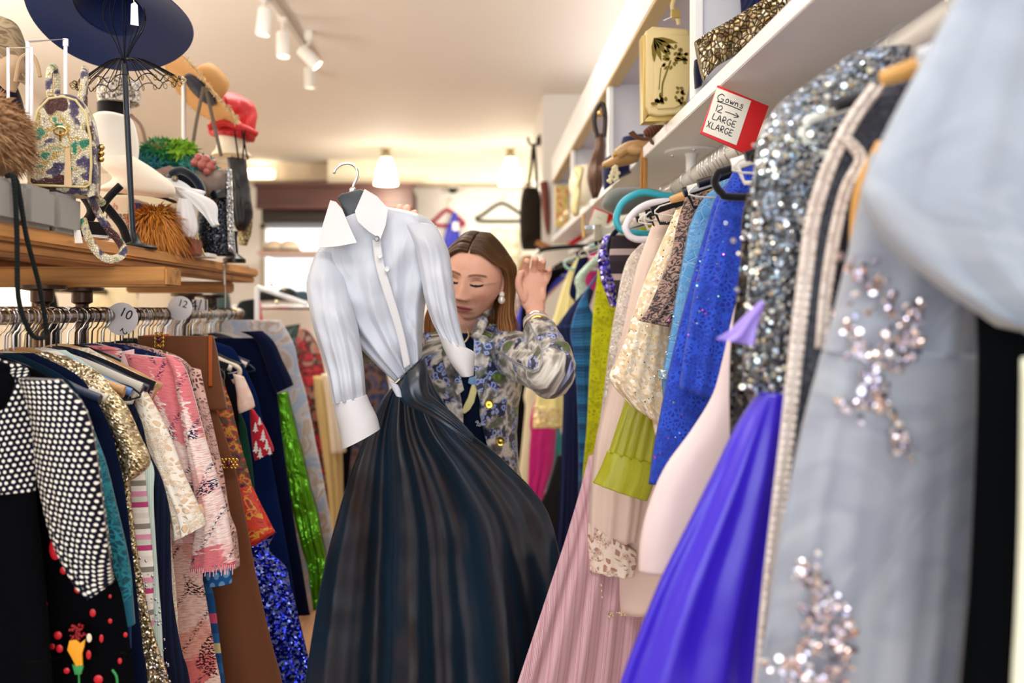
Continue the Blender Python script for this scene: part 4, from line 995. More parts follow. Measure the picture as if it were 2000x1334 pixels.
garment('dusty_pink_pleated_gown', 'dusty pink finely pleated gown sweeping into the aisle at the lower right', 'gown', [
    ('bodice', Rr(2.42, [(1300, 430), (1262, 470), (1235, 560), (1215, 660), (1190, 780), (1165, 870), (1152, 900)], th=.016, far=.12, nw=.04), plain('d9b0b8', .7, .2), dict(fold=(4, .003))),
    ('skirt', pairs([((1150, 890), (1300, 890)), ((1132, 960), (1310, 960)), ((1105, 1050), (1320, 1050)), ((1075, 1140), (1325, 1140)), ((1045, 1230), (1330, 1230)), ((1010, 1334), (1335, 1334)), ((950, 1520), (1335, 1520))], [(2.36, 2.42), (2.28, 2.42), (2.16, 2.42), (2.08, 2.42), (2.02, 2.42), (1.98, 2.42), (1.96, 2.42)], .03), PLE, dict(fold=(7, .012), fold0=0, n=120))], Y=2.42, side='R')
garment('ivory_sequin_gown', 'ivory gown covered in small pearly sequins left of the blush satin', 'gown', [
    ('body', Rr(2.50, [(1275, 455), (1238, 480), (1214, 540), (1203, 600), (1192, 660), (1180, 760), (1165, 860)], th=.014, far=.1, nw=.03), sequin('e6dccb', 'd6cab6', 300, .35, .2, .7, 'fffdf6'), dict(fold=(3, .002)))], Y=2.50, side='R')
cloth('taupe_striped_top', 'taupe knitted top with pale bands under the looped black hanger', 'top',
      pairs([((1195, 462), (1260, 462)), ((1190, 500), (1255, 500)), ((1193, 530), (1250, 530)), ((1202, 560), (1245, 560)), ((1206, 620), (1240, 620))], 2.60, .014), stripes(('2c232b', '2c232b', 'b7a3a0', '3a2d36'), .075, dirn=1), 2.60, 'R')
cloth('purple_sequin_top', 'deep blue violet sequin top beside the lime lace gown', 'top',
      pairs([((1180, 460), (1240, 460)), ((1170, 490), (1215, 490)), ((1168, 520), (1212, 520)), ((1178, 560), (1210, 560)), ((1192, 600), (1212, 600))], 2.72, .012), sequin('1a1468', '3a2ca8', 170, .15, .7, 1.0, 'e6d8ff'), 2.72, 'R')
garment('lime_lace_gown', 'bright lime yellow lace gown in the middle of the right rail', 'gown', [
    ('body', Rr(2.92, [(1228, 432), (1195, 455), (1176, 500), (1164, 560), (1155, 650), (1150, 750), (1145, 850), (1136, 940), (1130, 1040)], th=.018, far=.1, nw=.03), lace('dfe314', 'a0a208', 90, wid=.22), dict(fold=(4, .004)))], Y=2.92, side='R')
garment('blue_satin_gown', 'steel blue satin gown with horizontal ruched bands', 'gown', [
    ('bodice', pairs([npair(3.15), ((1148, 560), (1156, 555)), ((1115, 640), (1165, 636)), ((1122, 700), (1162, 700)), ((1127, 780), (1158, 780)), ((1130, 880), (1155, 880)), ((1130, 980), (1150, 980))], 3.15, [.004, .004, .016, .018, .018, .018, .016]), stripes(('1f62a0', '2a73b4', '174d84'), .07, .35, 1, 1.0), dict(fold=(3, .003)))], Y=3.15, side='R')
NVY = stripes(('16214f', '1b2a60', '111a42'), .02, .7, 0, .5)
garment('navy_pleated_gown', 'navy blue pleated gown with wide straps beside the pale yellow jacket', 'gown', [
    ('strap', pairs([((1150, 560), (1160, 570)), ((1118, 595), (1150, 605)), ((1085, 640), (1150, 640))], 3.40, [.006, .012, .016]), NVY, dict()),
    ('body', pairs([((1084, 636), (1150, 632)), ((1098, 690), (1150, 690)), ((1100, 760), (1150, 760)), ((1097, 860), (1150, 860)), ((1092, 980), (1152, 980)), ((1080, 1110), (1155, 1110)), ((1060, 1334), (1160, 1334))], 3.40, .024), NVY, dict(fold=(6, .008)))], Y=3.40, side='R')
cloth('mint_sequin_top', 'pale mint sequinned top behind the black hanger clips', 'top',
      pairs([npair(3.62), ((1128, 535), (1150, 532)), ((1126, 570), (1150, 570)), ((1122, 610), (1150, 610)), ((1120, 640), (1148, 640))], 3.62, .012), sequin('bcd6c6', '9fc0ae', 260, .4, .2, .7, 'eefaf0'), 3.62, 'R')
cloth('navy_halter_gown', 'dark navy halter gown edge between yellow jacket and mint sequins', 'gown',
      pairs([((1130, 505), (1150, 500)), ((1112, 570), (1140, 560)), ((1124, 600), (1145, 600)), ((1122, 700), (1145, 700))], 3.72, .012), plain('10183e', .8, .2), 3.72, 'R')
cloth('black_fur_skirt', 'black shaggy skirt hem below the magenta gown', 'skirt',
      pairs([((1088, 890), (1160, 880)), ((1070, 950), (1160, 950)), ((1050, 1000), (1160, 1020)), ((1045, 1080), (1160, 1100)), ((1040, 1250), (1160, 1250))], 3.95, .02), felt('0c0c10'), 3.95, 'R', fold=(5, .01))
YEL = plain('f0e4a0', .6, .3)
t = garment('pale_yellow_jacket', 'pale yellow silk jacket with gold sequin hem behind the raised hand', 'jacket', [
    ('body', Rr(4.25, [(1150, 492), (1118, 512), (1096, 570), (1076, 640), (1052, 730), (1044, 800), (1040, 835)], th=.03, far=-.12, nw=.04), YEL, dict(fold=(3, .008))),
    ('sequin_hem', pairs([((1043, 792), (1102, 796)), ((1041, 815), (1101, 818)), ((1040, 836), (1100, 832))], 4.245, .036), sequin('d9b765', 'f3dd9a', 140, .3, .4, .8, 'fff6d8'), dict(label='gold sequin hem'))], Y=4.25, side='R')
cloth('magenta_gown', 'magenta ruched satin gown showing below the pale yellow jacket', 'gown',
      pairs([npair(4.55), ((1045, 780), (1095, 780)), ((1036, 850), (1086, 850)), ((1032, 910), (1080, 910)), ((1030, 980), (1060, 985)), ((1028, 1100), (1060, 1100))], 4.55, .03), satin('c4127c', .4, .6, 30), 4.55, 'R', fold=(3, .01))
cloth('teal_satin_gown', 'thin strip of bright teal gown right of the magenta gown', 'gown',
      pairs([npair(4.75), ((1070, 800), (1100, 800)), ((1066, 860), (1098, 860)), ((1066, 960), (1092, 960)), ((1066, 1050), (1090, 1050))], 4.75, .02), satin('128f96', .4, .3), 4.75, 'R')
cloth('cream_chiffon_gown', 'cream chiffon gown strip left of the magenta gown', 'gown',
      pairs([npair(4.95), ((1032, 740), (1060, 740)), ((1026, 800), (1055, 800)), ((1018, 880), (1045, 880)), ((1008, 960), (1040, 960)), ((1000, 1080), (1040, 1080))], 4.95, .02), plain('f2e8c4', .7, .2), 4.95, 'R')
cloth('black_evening_gown', 'long black gown between the cream strip and the vivid blue gown', 'gown',
      pairs([npair(5.2), ((1030, 560), (1075, 560)), ((1014, 680), (1055, 680)), ((1010, 800), (1050, 800)), ((1000, 950), (1050, 950)), ((995, 1150), (1050, 1150))], 5.2, .03), plain('0b0b12', .9, .1), 5.2, 'R')
cloth('vivid_blue_gown', 'vivid blue satin gown hanging beyond the woman\'s shoulder', 'gown',
      pairs([npair(5.45), ((1016, 600), (1050, 600)), ((1004, 700), (1040, 700)), ((990, 800), (1032, 800)), ((984, 900), (1030, 900)), ((980, 1000), (1030, 1000)), ((975, 1150), (1030, 1150))], 5.45, .04), satin('1a2fd0', .35, .3), 5.45, 'R', fold=(3, .008))
cloth('peach_gown', 'peach coloured gown sliver behind the vivid blue gown', 'gown',
      pairs([npair(5.7), ((1004, 620), (1040, 620)), ((996, 720), (1030, 720)), ((984, 800), (1020, 800)), ((978, 880), (1020, 880)), ((972, 1000), (1020, 1000))], 5.7, .03), plain('dba383', .7, .2), 5.7, 'R')
# hangers of the gown rail
TQ = gloss('35b4cc', .35); WHT = gloss('eeeef8', .35)
for Y, st, mt, lab in ((1.52, 'loop', felt('0c0e14'), 'black velvet looped hanger in front of royal blue lace'),
        (1.66, 'bar', gloss('0b0b10', .4), 'black hanger arm inside the royal blue gown'), (1.90, 'wood', wood('e0ad6f', 'c08a50', 'X', .4), 'orange-tan wooden hanger above the beige sequin gown'), (1.78, 'bar', gloss('16202f', .4), 'navy hanger arm by the sky blue gown'),
        (2.36, 'wood', wood('e3bf94', 'c59a68', 'X', .4), 'pale wooden hanger at the ivory sequin shoulder'), (3.05, 'bar', gloss('0f1014', .3), 'black plastic hanger with clear size clip beside the lime gown'), (3.30, 'bar', gloss('a9cfd4', .3), 'pale blue-green hanger arm over the navy pleated gown'),
        (3.75, 'flat', felt('111218'), 'black flat hanger near the mint sequinned top'), (4.2, 'loop', gloss('a8cdcb', .35), 'pale aqua hanger in the pale yellow jacket'), 
        (1.02, 'bar', gloss('2a2a30', .4), 'dark hanger inside the pearl trimmed gown'), (.82, 'wood', satin('c9cdd4', .5, .3), 'padded grey hanger inside the gauze cape'), (1.10, 'loop', gloss('e9ece4', .3), 'thick off-white looped hanger above the pearl bands')):
    hanger(Y, 'R', st, mt, lab, yaw=random.uniform(-.03, .03))
lab = 'slim silver-hooked hanger among the gowns on the right rail'
for Y in (3.62, 3.15, 4.75, 5.7, 4.55, 4.95, 1.36, 5.2, 5.45):
    hanger(Y, 'R', 'bar', VELV, lab, 'silver-hooked hangers on the gown rail')
for Y in (1.70, 1.735, 1.76, 2.02, 2.10, 2.15, 2.18, 2.21, 2.26, 2.28, 2.31, 2.335, 2.56, 2.85, 3.45, 3.55, 3.9, 4.05, 4.68, 5.0, 5.28, 5.65, 1.32, 1.38, 1.42, 1.26):
    hanger(Y, 'R', random.choice(('bar', 'wire', 'flat')), random.choice((VELV, gloss('d9d6d0', .4), gloss('f0ece6', .4))), lab, 'silver-hooked hangers on the gown rail', yaw=random.uniform(-.1, .1))
def end_loop_hanger(px, Y, r, mat, lab):
    t = thing('hanger', lab, 'hanger', (RRX, Y, RRZ))
    mb = MB(); p0, p1 = P(px[0][0], px[0][1], Y), P(px[-1][0], px[-1][1], Y)
    nk_ = Vector((RRX, Y, max(p0.z, 1.80))); far_ = Vector((2*RRX-.42, Y, p1.z+.03))
    mb.tube(smooth_path([P(x, y, Y) for x, y in px]+[Vector((RRX, Y, p1.z-.004)), Vector((far_.x-.03, Y, p1.z)), far_, Vector((far_.x-.06, Y, p0.z)), nk_], 5), r, 10, closed=False)
    obj('yoke', mb, mat, t); mb = MB()
    mb.tube(smooth_path([nk_, Vector((RRX-.006, Y, RRZ-.04)), Vector((RRX-RRR-.005, Y, RRZ)), Vector((RRX, Y, RRZ+RRR+.004)), Vector((RRX+RRR+.005, Y, RRZ)), Vector((RRX+RRR, Y, RRZ-.02))], 4), .002, 6); obj('hook', mb, CHROME(), t)
end_loop_hanger([(1318, 384), (1295, 382), (1262, 376), (1240, 380), (1216, 396), (1204, 424), (1209, 444), (1226, 453), (1262, 457), (1300, 457)], 2.60, .0105, TQ, 'turquoise plastic hanger with a rounded end on the gown rail')
end_loop_hanger([(1318, 394), (1290, 394), (1262, 400), (1238, 416), (1223, 440), (1227, 458), (1242, 467), (1266, 468), (1300, 468)], 2.46, .0098, WHT, 'white plastic hanger with a rounded end just in front of the turquoise one')
end_loop_hanger([(1280, 430), (1240, 440), (1208, 448), (1193, 468), (1190, 490), (1200, 503), (1222, 508), (1260, 508)], 2.705, .0085, felt('0d0e2a'), 'dark velvet looped hanger below the turquoise one')
t = thing('hanger', 'long black hanger with a white peg end just above the raised hand', 'hanger', (RRX, 4.4, RRZ))
mb = MB(); mb.tube(smooth_path([P(1050, 494, 4.4), P(1060, 488, 4.4), P(1085, 484, 4.4), P(1150, 480, 4.4), Vector((RRX, 4.4, 1.825)), Vector((.86, 4.4, 1.80))], 5), .011, 10); obj('yoke', mb, felt('0e0f12'), t)
mb = MB(); mb.tube(smooth_path([Vector((RRX, 4.4, 1.83)), Vector((RRX-.03, 4.4, RRZ)), Vector((RRX, 4.4, RRZ+.03)), Vector((RRX+.03, 4.4, RRZ))], 5), .002, 6); obj('hook', mb, CHROME(), t)
mb = MB(); mb.tube(smooth_path([P(1041, 502, 4.38), P(1046, 495, 4.38), P(1052, 488, 4.38)], 4), .009, 8); obj('peg', mb, gloss('f0efe4', .3), t)['label'] = 'white peg end'
# grey felt piece pushed over the rail, and the clip on the black hanger
m = MB(); m.loft(pairs([((1176, 395), (1178, 405)), ((1186, 377), (1192, 414)), ((1205, 368), (1215, 420)), ((1235, 366), (1240, 414)), ((1268, 368), (1268, 400)), ((1292, 374), (1292, 384))], 2.86, [.02, .05, .06, .06, .04, .02]), n=32)
tag(obj('felt_hat', m, felt('6c7472'), smooth=180), 'grey felt hat pushed between the shelf and the turquoise hanger', 'hat')
c = P(1160, 490, 3.02); t = thing('clip', 'shiny metal trouser clip above the pale mint top', 'clip', c)
m = MB(); m.box(P(1142, 447, 3.02), P(1166, 440, 3.02)+Vector((0, .012, 0)), .002); obj('bar', m, CHROME(), t)
m = MB()
for k in range(6): m.box(P(1161, 469, 3.0)+Vector((k*.0042, 0, 0)), P(1161, 438, 3.0)+Vector((k*.0042+.0034, .02, 0)), .001)
obj('jaw', m, gloss('b9b09a', .2, 1.0), t)
m = MB(); m.box(P(1168, 500, 3.06), P(1212, 445, 3.06)+Vector((0, .003, 0))); tag(obj('card', m, gloss('e9e6ef', .6)), 'plain white card hanging beside the metal trouser clip', 'card')
# ================================================================== the gown that is held up
DY = 2.05
def flap(name, pts, th, mat, parent, Y, sub=True):
    """a flat stiff piece of cloth: polygon through photograph points (x, y, dY)"""
    mb = MB(); k = len(pts)
    f = [P(p[0], p[1], Y+(p[2] if len(p) > 2 else 0)) for p in pts]; bck = [p+Vector((0, th, 0)) for p in f]
    c0 = sum(f, Vector())/k; c1 = c0+Vector((0, th, 0)); c0 = c0+Vector((0, -.004, 0))
    vs = f+bck+[c0, c1]; fs = []
    for i in range(k):
        j = (i+1) % k
        fs += [(i, j, 2*k), (k+j, k+i, 2*k+1), (i, k+i, k+j, j)]
    mb.add(vs, fs, [(v.x, v.z) for v in vs]); return obj(name, mb, mat, parent, smooth=50)
SHW = Mat('white_taffeta', 'c4cad6', .30); SHW.set('Sheen Weight', .2); SHW.set('Specular IOR Level', .45)
_v = SHW.map(SHW.uv(), (1, .28, 1)); SHW.bump(SHW.math('ADD', SHW.noise(_v, 13, 2, .5, dist=1.0), SHW.math('MULTIPLY', SHW.noise(SHW.uv(), 800, 1), .02)), .6, .03)
SHW.set('Transmission Weight', 0.0)
SHW = SHW.m
SHC = plain('dddde1', .5, .1, 1200)
TAF = Mat('black_taffeta', '10202c', .3); TAF.set('Specular IOR Level', .75); TAF.set('Sheen Weight', .5); TAF.set('Sheen Tint', '2f5f86'); TAF.set('Sheen Roughness', .35)
_v = TAF.map(TAF.uv(), (1, .06, 1)); TAF.bump(TAF.noise(_v, 12, 2, .5, dist=.5), .22, .014)
_c = TAF.noise(TAF.map(TAF.uv(), (1, .1, 1)), 10, 2); TAF.col(TAF.ramp(_c, [(.35, '080f16'), (.65, '102a3e')]))
TAF = TAF.m
t = thing('shirt_gown', 'gown with white shirt bodice and full black taffeta skirt held up by the woman', 'gown', P(800, 1334, 2.2))
bm_ = MB(); bm_.loft(pairs([((672, 428), (748, 402)), ((628, 478), (832, 424)), ((604, 540), (862, 470)), ((636, 596), (850, 530)), ((668, 640), (832, 588)), ((716, 692), (826, 640)), ((772, 746), (823, 700))], DY, [.03, .05, .06, .06, .055, .05, .045]), n=80, m=70, fold=(4.6, .009), fold0=.05, fine=.014)
bod = obj('shirt_bodice', bm_, SHW, t, smooth=180)
sl = MB(); sl.loft(pairs([((622, 490), (672, 500)), ((600, 546), (682, 572)), ((606, 610), (696, 628)), ((622, 670), (706, 684)), ((640, 730), (712, 736)), ((652, 788), (714, 774))], [DY-.02, DY-.05, DY-.07, DY-.08, DY-.09, DY-.09], [.03, .05, .055, .05, .045, .04]), n=56, m=60, fold=(4, .006), fold0=.1, fine=.014)
s1 = obj('sleeve', sl, SHW, t, smooth=180)
cf = MB(); cf.loft(pairs([((651, 786), (716, 771)), ((656, 812), (724, 790)), ((664, 846), (736, 814)), ((669, 876), (742, 838))], DY-.09, [.042, .045, .047, .048]), n=48, open_ends=True)
cf.loft(pairs([((668, 866), (739, 832)), ((658, 820), (728, 796))], DY-.09, [.046, .042]), n=48, open_ends=True)
obj('cuff', cf, SHC, s1, smooth=180)
sl = MB(); sl.loft(pairs([((780, 432), (852, 440)), ((806, 470), (876, 490)), ((820, 530), (885, 548)), ((829, 580), (893, 606)), ((842, 624), (903, 654)), ((857, 654), (912, 684))], [DY-.01, DY-.04, DY-.05, DY-.06, DY-.06, DY-.06], [.03, .045, .045, .042, .038, .034]), n=56, m=60, fold=(4, .005), fold0=.1, fine=.012)
s2 = obj('sleeve', sl, SHW, t, smooth=180)
cf = MB(); cf.loft(pairs([((855, 650), (914, 681)), ((866, 680), (927, 690)), ((880, 708), (926, 715)), ((901, 736), (925, 733))], DY-.06, [.036, .038, .036, .03]), n=48)
obj('cuff', cf, SHC, s2, smooth=180)
flap('collar', [(645, 391, .03), (656, 394, .035), (668, 408, .02), (684, 446, -.01), (697, 474, -.03), (660, 481, -.03), (619, 484, -.01), (630, 440, .01)], .004, SHC, t, DY-.07)
flap('collar', [(712, 369, .03), (736, 383, .03), (758, 407, .0), (753, 440, -.01), (743, 467, -.02), (720, 452, -.02), (699, 433, -.02), (693, 413, .0)], .004, SHC, t, DY-.065)
pl = MB(); pl.loft(pairs([((727, 470), (743, 464)), ((734, 520), (751, 516)), ((750, 575), (767, 571)), ((768, 630), (784, 628)), ((781, 680), (796, 680)), ((789, 720), (802, 712))], [DY-.062, DY-.07, DY-.072, DY-.066, DY-.06, DY-.055], .006), n=24, exp=4)
pk = obj('button_placket', pl, SHC, t, smooth=180)
for x, y in ((736, 466), (756, 526), (742, 500)):
    mb = MB(); c = P(x, y, DY-.085); q = Matrix.Rotation(PI/2, 3, 'X'); mb.lathe([(.001, -.002), (.0062, -.002), (.0066, 0), (.005, .002), (.003, .0012), (.001, .0012)], c, 16, q)
    obj('button', mb, gloss('8d8f96' if y == 466 else 'dfe1e6', .3, .5 if y == 466 else 0), pk)
lb = MB(); lb.box(P(732, 510, DY-.068), P(749, 502, DY-.064)); obj('label_tab', lb, plain('0c1420', .8), t)
# shirt tail and sash
tl = MB(); tl.loft(pairs([((758, 742), (778, 752)), ((764, 756), (783, 764)), ((774, 774), (785, 776))], DY-.07, .006), n=20); obj('shirt_tail', tl, SHW, t, smooth=180)
sk = MB(); sk.loft(pairs([((770, 752), (828, 700)), ((746, 782), (852, 762)), ((714, 850), (905, 832)), ((684, 930), (985, 900)), ((652, 1040), (1064, 990)), ((628, 1150), (1096, 1095)), ((606, 1290), (1130, 1260)), ((590, 1420), (1150, 1420)), ((570, 1640), (1170, 1640))], [2.06, 2.07, 2.09, 2.11, 2.14, 2.16, 2.17, 2.17, 2.18], [.04, .045, .05, .055, .06, .06, .06, .06, .06]), n=200, m=110, fold=(2.9, .048), sharp=True, fold0=.0, phase=.8, wob=.35, fine=.004)
obj('skirt', sk, TAF, t, smooth=180)
sh_ = MB(); sh_.loft(pairs([((776, 752), (829, 697)), ((780, 775), (834, 722)), ((796, 792), (838, 762)), ((838, 812), (852, 780)), ((880, 838), (886, 808)), ((922, 868), (926, 850))], [DY-.03, DY-.05, DY-.055, DY-.05, DY-.05, DY-.05], [.04, .035, .03, .02, .014, .008]), n=40, m=40, fold=(3, .004), fold0=0); obj('sash', sh_, TAF, t, smooth=180)
# its hanger
hg = thing('suit_hanger', 'broad dark grey hanger with silver hook inside the white shirt collar', 'hanger', P(690, 400, DY))
mb = MB(); k = DY/F
mb.slab([(P(x, y, DY).x, P(x, y, DY).z) for x, y in ((662, 388), (668, 381), (706, 371), (714, 375), (708, 396), (699, 414), (690, 432), (681, 434), (672, 412))], .012, (0, DY-.008, 0), (1, 0, 0), (0, 0, 1), .003)
obj('neck_board', mb, gloss('2b3238', .35), hg)
mb = MB(); mb.tube(smooth_path([P(632, 535, DY+.01), P(650, 490, DY), P(686, 425, DY-.002), P(745, 428, DY), P(800, 440, DY+.01), P(840, 462, DY+.02)], 6), .012, 12, flat=((0, 1, 0), .7)); obj('arms', mb, gloss('2b3238', .35), hg)
mb = MB(); mb.tube([P(640, 560, DY+.01), P(845, 490, DY+.015)], .006, 10); obj('trouser_bar', mb, gloss('2b3238', .35), hg)
mb = MB(); mb.tube(smooth_path([P(689, 376, DY), P(690, 364, DY), P(697, 348, DY), P(698, 335, DY), P(692, 324, DY), P(680, 319, DY), P(666, 322, DY), P(656, 330, DY), P(653, 337, DY)], 5), .0032, 10); mb.ball(P(653, 337, DY), .0036, 8); obj('hook', mb, CHROME(), hg)
mb = MB(); mb.lathe([(.008, -.004), (.008, .006), (.005, .010)], P(689, 374, DY), 14); obj('ferrule', mb, CHROME(), hg)
# ================================================================== the woman
HR = Matrix.Rotation(math.radians(-15), 3, 'Z') @ Matrix.Rotation(math.radians(9), 3, 'Y') @ Matrix.Rotation(math.radians(13), 3, 'X')
HS = 1.06
EYE = P(908, 551, 2.335)
HC = EYE-HR @ Vector((0, -.088*HS, 0))
def hl(x, y, z): return HC+HR @ (Vector((x, y, z))*HS)       # head coordinates: x her left, y back, z up, eyes at z = 0
def G(x, c, s): return math.exp(-((x-c)/s)**2)
def head_point(th, ph):
    """th 0..2pi around (0 = face), ph 0..pi from crown to chin"""
    sx, sy, sz = math.sin(ph)*math.sin(th), -math.sin(ph)*math.cos(th), math.cos(ph)
    z = sz*(.100 if sz > 0 else .118); x = sx*.076; y = sy*.098
    if sz < 0:
        t = -sz; x *= 1-.36*t**1.7; y *= (1-.06*t) if sy < 0 else (1-.55*t**.8)
        y -= .010*t*max(0, -sy+.3)
    if sy < 0: y = -.098*(abs(sy)**.82) if sz >= 0 else y
    front = max(0.0, min(1.0, (-sy-.05)*1.8))
    ax = abs(x)
    d = 0
    nz = max(0.0, min(1.0, (.012-z)/.05)) if z > -.040 else max(0.0, 1-(-.040-z)/.010)
    d += .027*nz*math.exp(-(x/(.0085+.006*nz))**2)
    d += .009*G(ax, .0125, .006)*G(z, -.041, .008)
    d += .003*G(x, 0, .010)*G(z, .012, .012)
    d -= .012*G(ax, .030, .014)*G(z, .001, .012)
    d += .0085*G(ax, .031, .012)*G(z, -.002, .0075)
    d += .0035*G(ax, .029, .018)*G(z, .020, .007)
    d += .0055*G(ax, .042, .020)*G(z, -.032, .018)
    d += .0065*G(x, 0, .021)*G(z, -.0665, .0048)+.0068*G(x, 0, .018)*G(z, -.0785, .0055)
    d -= .0035*G(z, -.0725, .0022)*G(x, 0, .024)
    d -= .0045*G(z, -.090, .006)*G(x, 0, .02)
    d += .0085*G(x, 0, .020)*G(z, -.104, .012)
    d -= .0025*G(ax, .028, .006)*G(z, -.058, .012)
    d -= .0025*G(x, 0, .003)*G(z, -.056, .006)
    return x, y-d*front, z
bodym = MB()
n1, n2 = 144, 120
vs = [hl(0, 0, .118)]; vs = []
for j in range(1, n2):
    for i in range(n1): vs.append(hl(*head_point(2*PI*i/n1, PI*j/n2)))
vs += [hl(*head_point(0, 0.0)), hl(*head_point(0, PI))]
fs = []
for j in range(n2-2):
    for i in range(n1): fs.append((j*n1+i, (j+1)*n1+i, (j+1)*n1+(i+1) % n1, j*n1+(i+1) % n1))
for i in range(n1): fs += [(len(vs)-2, i, (i+1) % n1), (len(vs)-1, (n2-2)*n1+(i+1) % n1, (n2-2)*n1+i)]
bodym.add(vs, fs)
for s in (-1, 1):      # ears
    e = [hl(s*.074, .012, -.03), hl(s*.079, .022, -.012), hl(s*.080, .026, .008), hl(s*.078, .016, .016), hl(s*.076, .006, .008), hl(s*.075, .006, -.012), hl(s*.074, .010, -.034)]
    bodym.tube(smooth_path(e, 4), .0055, 8); bodym.ball(hl(s*.074, .014, -.004), .014, 10, (.45, .8, 1.3), HR)
TX, TY = -.055, 2.50
SHL = P(985, 684, 2.47); ELB = P(1077, 730, 2.20); WRI = P(1047, 628, 2.38)
RSH = Vector((-.19, 2.46, 1.385)); REL = Vector((-.31, 2.28, 1.42)); RWR = Vector((-.205, 2.165, 1.675))
nk = hl(0, .028, -.085)
bodym.loft([((TX, TY, .83), (.17, 0, 0), (0, .12, 0)), ((TX, TY, .93), (.175, 0, 0), (0, .12, 0)), ((TX, TY, 1.08), (.13, 0, 0), (0, .095, 0)), ((TX, TY-.005, 1.24), (.148, 0, 0), (0, .11, 0)), ((TX, TY-.01, 1.34), (.152, 0, 0), (0, .095, 0)), ((TX, TY-.015, 1.405), (.13, 0, 0), (0, .07, 0)), ((TX, TY-.02, 1.435), (.07, 0, 0), (0, .055, 0)), ((TX*.6+nk.x*.4, TY-.03, 1.465), (.054, 0, 0), (0, .054, 0)), (nk, (.052, 0, 0), (0, .054, 0)), (hl(0, .02, -.04), (.052, 0, 0), (0, .05, 0))][::-1], n=48, m=60)
def limb(pts, rs): bodym.tube(smooth_path(pts, 8), [r for r in np.interp(np.linspace(0, len(pts)-1, (len(pts)-1)*8+1), range(len(pts)), rs)], 16)
limb([Vector((TX+.09, TY-.015, 1.385)), SHL, SHL.lerp(ELB, .5), ELB, ELB.lerp(WRI, .35), ELB.lerp(WRI, .75), WRI, WRI+Vector((-.003, .002, .03))], [.05, .05, .043, .037, .038, .030, .0255, .026])
limb([Vector((TX-.09, TY-.015, 1.385)), RSH, RSH.lerp(REL, .5), REL, REL.lerp(RWR, .35), REL.lerp(RWR, .75), RWR, RWR+Vector((.008, -.01, .03))], [.05, .05, .043, .037, .038, .030, .0255, .026])
for s in (-1, 1):      # legs and feet
    hx = TX+s*.09
    limb([(hx, TY, .9), (hx, TY-.005, .68), (hx, TY-.005, .48), (hx, TY+.012, .34), (hx, TY+.015, .12), (hx, TY+.012, .06)], [.095, .08, .056, .057, .038, .038])
    limb([(hx, TY+.03, .035), (hx, TY-.05, .04), (hx+s*.01, TY-.14, .024)], [.033, .034, .022])
def finger(pts, r0, r1):
    sp = smooth_path(pts, 5); rr = [r0+(r1-r0)*i/(len(sp)-1) for i in range(len(sp))]
    bodym.tube(sp, rr, 12); bodym.ball(sp[-1], r1*1.02, 12); bodym.ball(sp[0], r0, 10)
# raised left hand, palm to the viewer, fingers bending forward
Yh = 2.385
def hp(x, y, d=0.0): return P(x, y, Yh+d)
bodym.loft([(hp(1045, 606), (.027, 0, 0), (0, .019, 0)), (hp(1041, 590), (.034, 0, .002), (0, .0165, 0)), (hp(1040, 570, -.002), (.0375, 0, .0), (0, .0155, 0)), (hp(1043, 548, -.004), (.0365, 0, -.004), (0, .014, 0)), (hp(1045, 533, -.006), (.034, 0, -.006), (0, .011, 0)), (hp(1046, 527, -.006), (.028, 0, -.006), (0, .007, 0))], n=36, m=30)
bodym.ball(hp(1023, 575, -.012), .0155, 14, (.9, .7, 1.5)); bodym.ball(hp(1060, 575, -.010), .0125, 14, (.8, .7, 1.7))
finger([hp(1026, 540, -.006), hp(1027, 526, -.018), hp(1028, 516, -.034), hp(1029, 510, -.046)], .0096, .0086)
finger([hp(1042, 535, -.006), hp(1044, 520, -.018), hp(1045, 511, -.036), hp(1046, 506, -.050)], .0099, .0088)
finger([hp(1056, 539, -.006), hp(1059, 525, -.016), hp(1060, 515, -.032), hp(1061, 511, -.044)], .0094, .0084)
finger([hp(1066, 551, -.004), hp(1071, 540, -.010), hp(1073, 531, -.022), hp(1073, 527, -.032)], .0082, .0072)
finger([hp(1022, 582, -.010), hp(1014, 562, -.018), hp(1013, 547, -.022), hp(1017, 534, -.024)], .0115, .0088)
# right hand gripping the shoulder of the gown from behind
g0 = P(786, 440, 2.14)
bodym.loft([(RWR+Vector((.004, -.006, .01)), (.026, 0, 0), (0, .018, 0)), (g0.lerp(RWR, .45), (.036, 0, 0), (0, .016, 0)), (g0, (.036, 0, 0), (0, .014, 0)), (g0+Vector((0, -.008, .012)), (.03, 0, 0), (0, .009, 0))], n=30, m=20)
for dx, h in ((-.026, .012), (-.008, .021), (.010, .020), (.027, .008)):
    finger([g0+Vector((dx, -.004, .006)), g0+Vector((dx*1.02+.004, -.028, .018+h)), g0+Vector((dx*1.02+.006, -.05, .012+h)), g0+Vector((dx+.006, -.062, -.006+h))], .0092, .0080)
finger([g0+Vector((-.03, .004, -.035)), g0+Vector((-.046, -.016, -.018)), g0+Vector((-.044, -.036, -.008))], .011, .0088)
tmp = obj('person', bodym, gloss('888888'), loc=(TX, TY, 0), smooth=180)
rm = tmp.modifiers.new('r', 'REMESH'); rm.mode = 'VOXEL'; rm.voxel_size = .0023; rm.use_smooth_shade = True
sm = tmp.modifiers.new('s', 'SMOOTH'); sm.factor = .5; sm.iterations = 3
bpy.context.view_layer.update()
dg = bpy.context.evaluated_depsgraph_get()
me = bpy.data.meshes.new_from_object(tmp.evaluated_get(dg)); me.name = 'person'
old = tmp.data; tmp.modifiers.clear(); tmp.data = me; bpy.data.meshes.remove(old)
person = tmp
me.polygons.foreach_set('use_smooth', [True]*len(me.polygons))
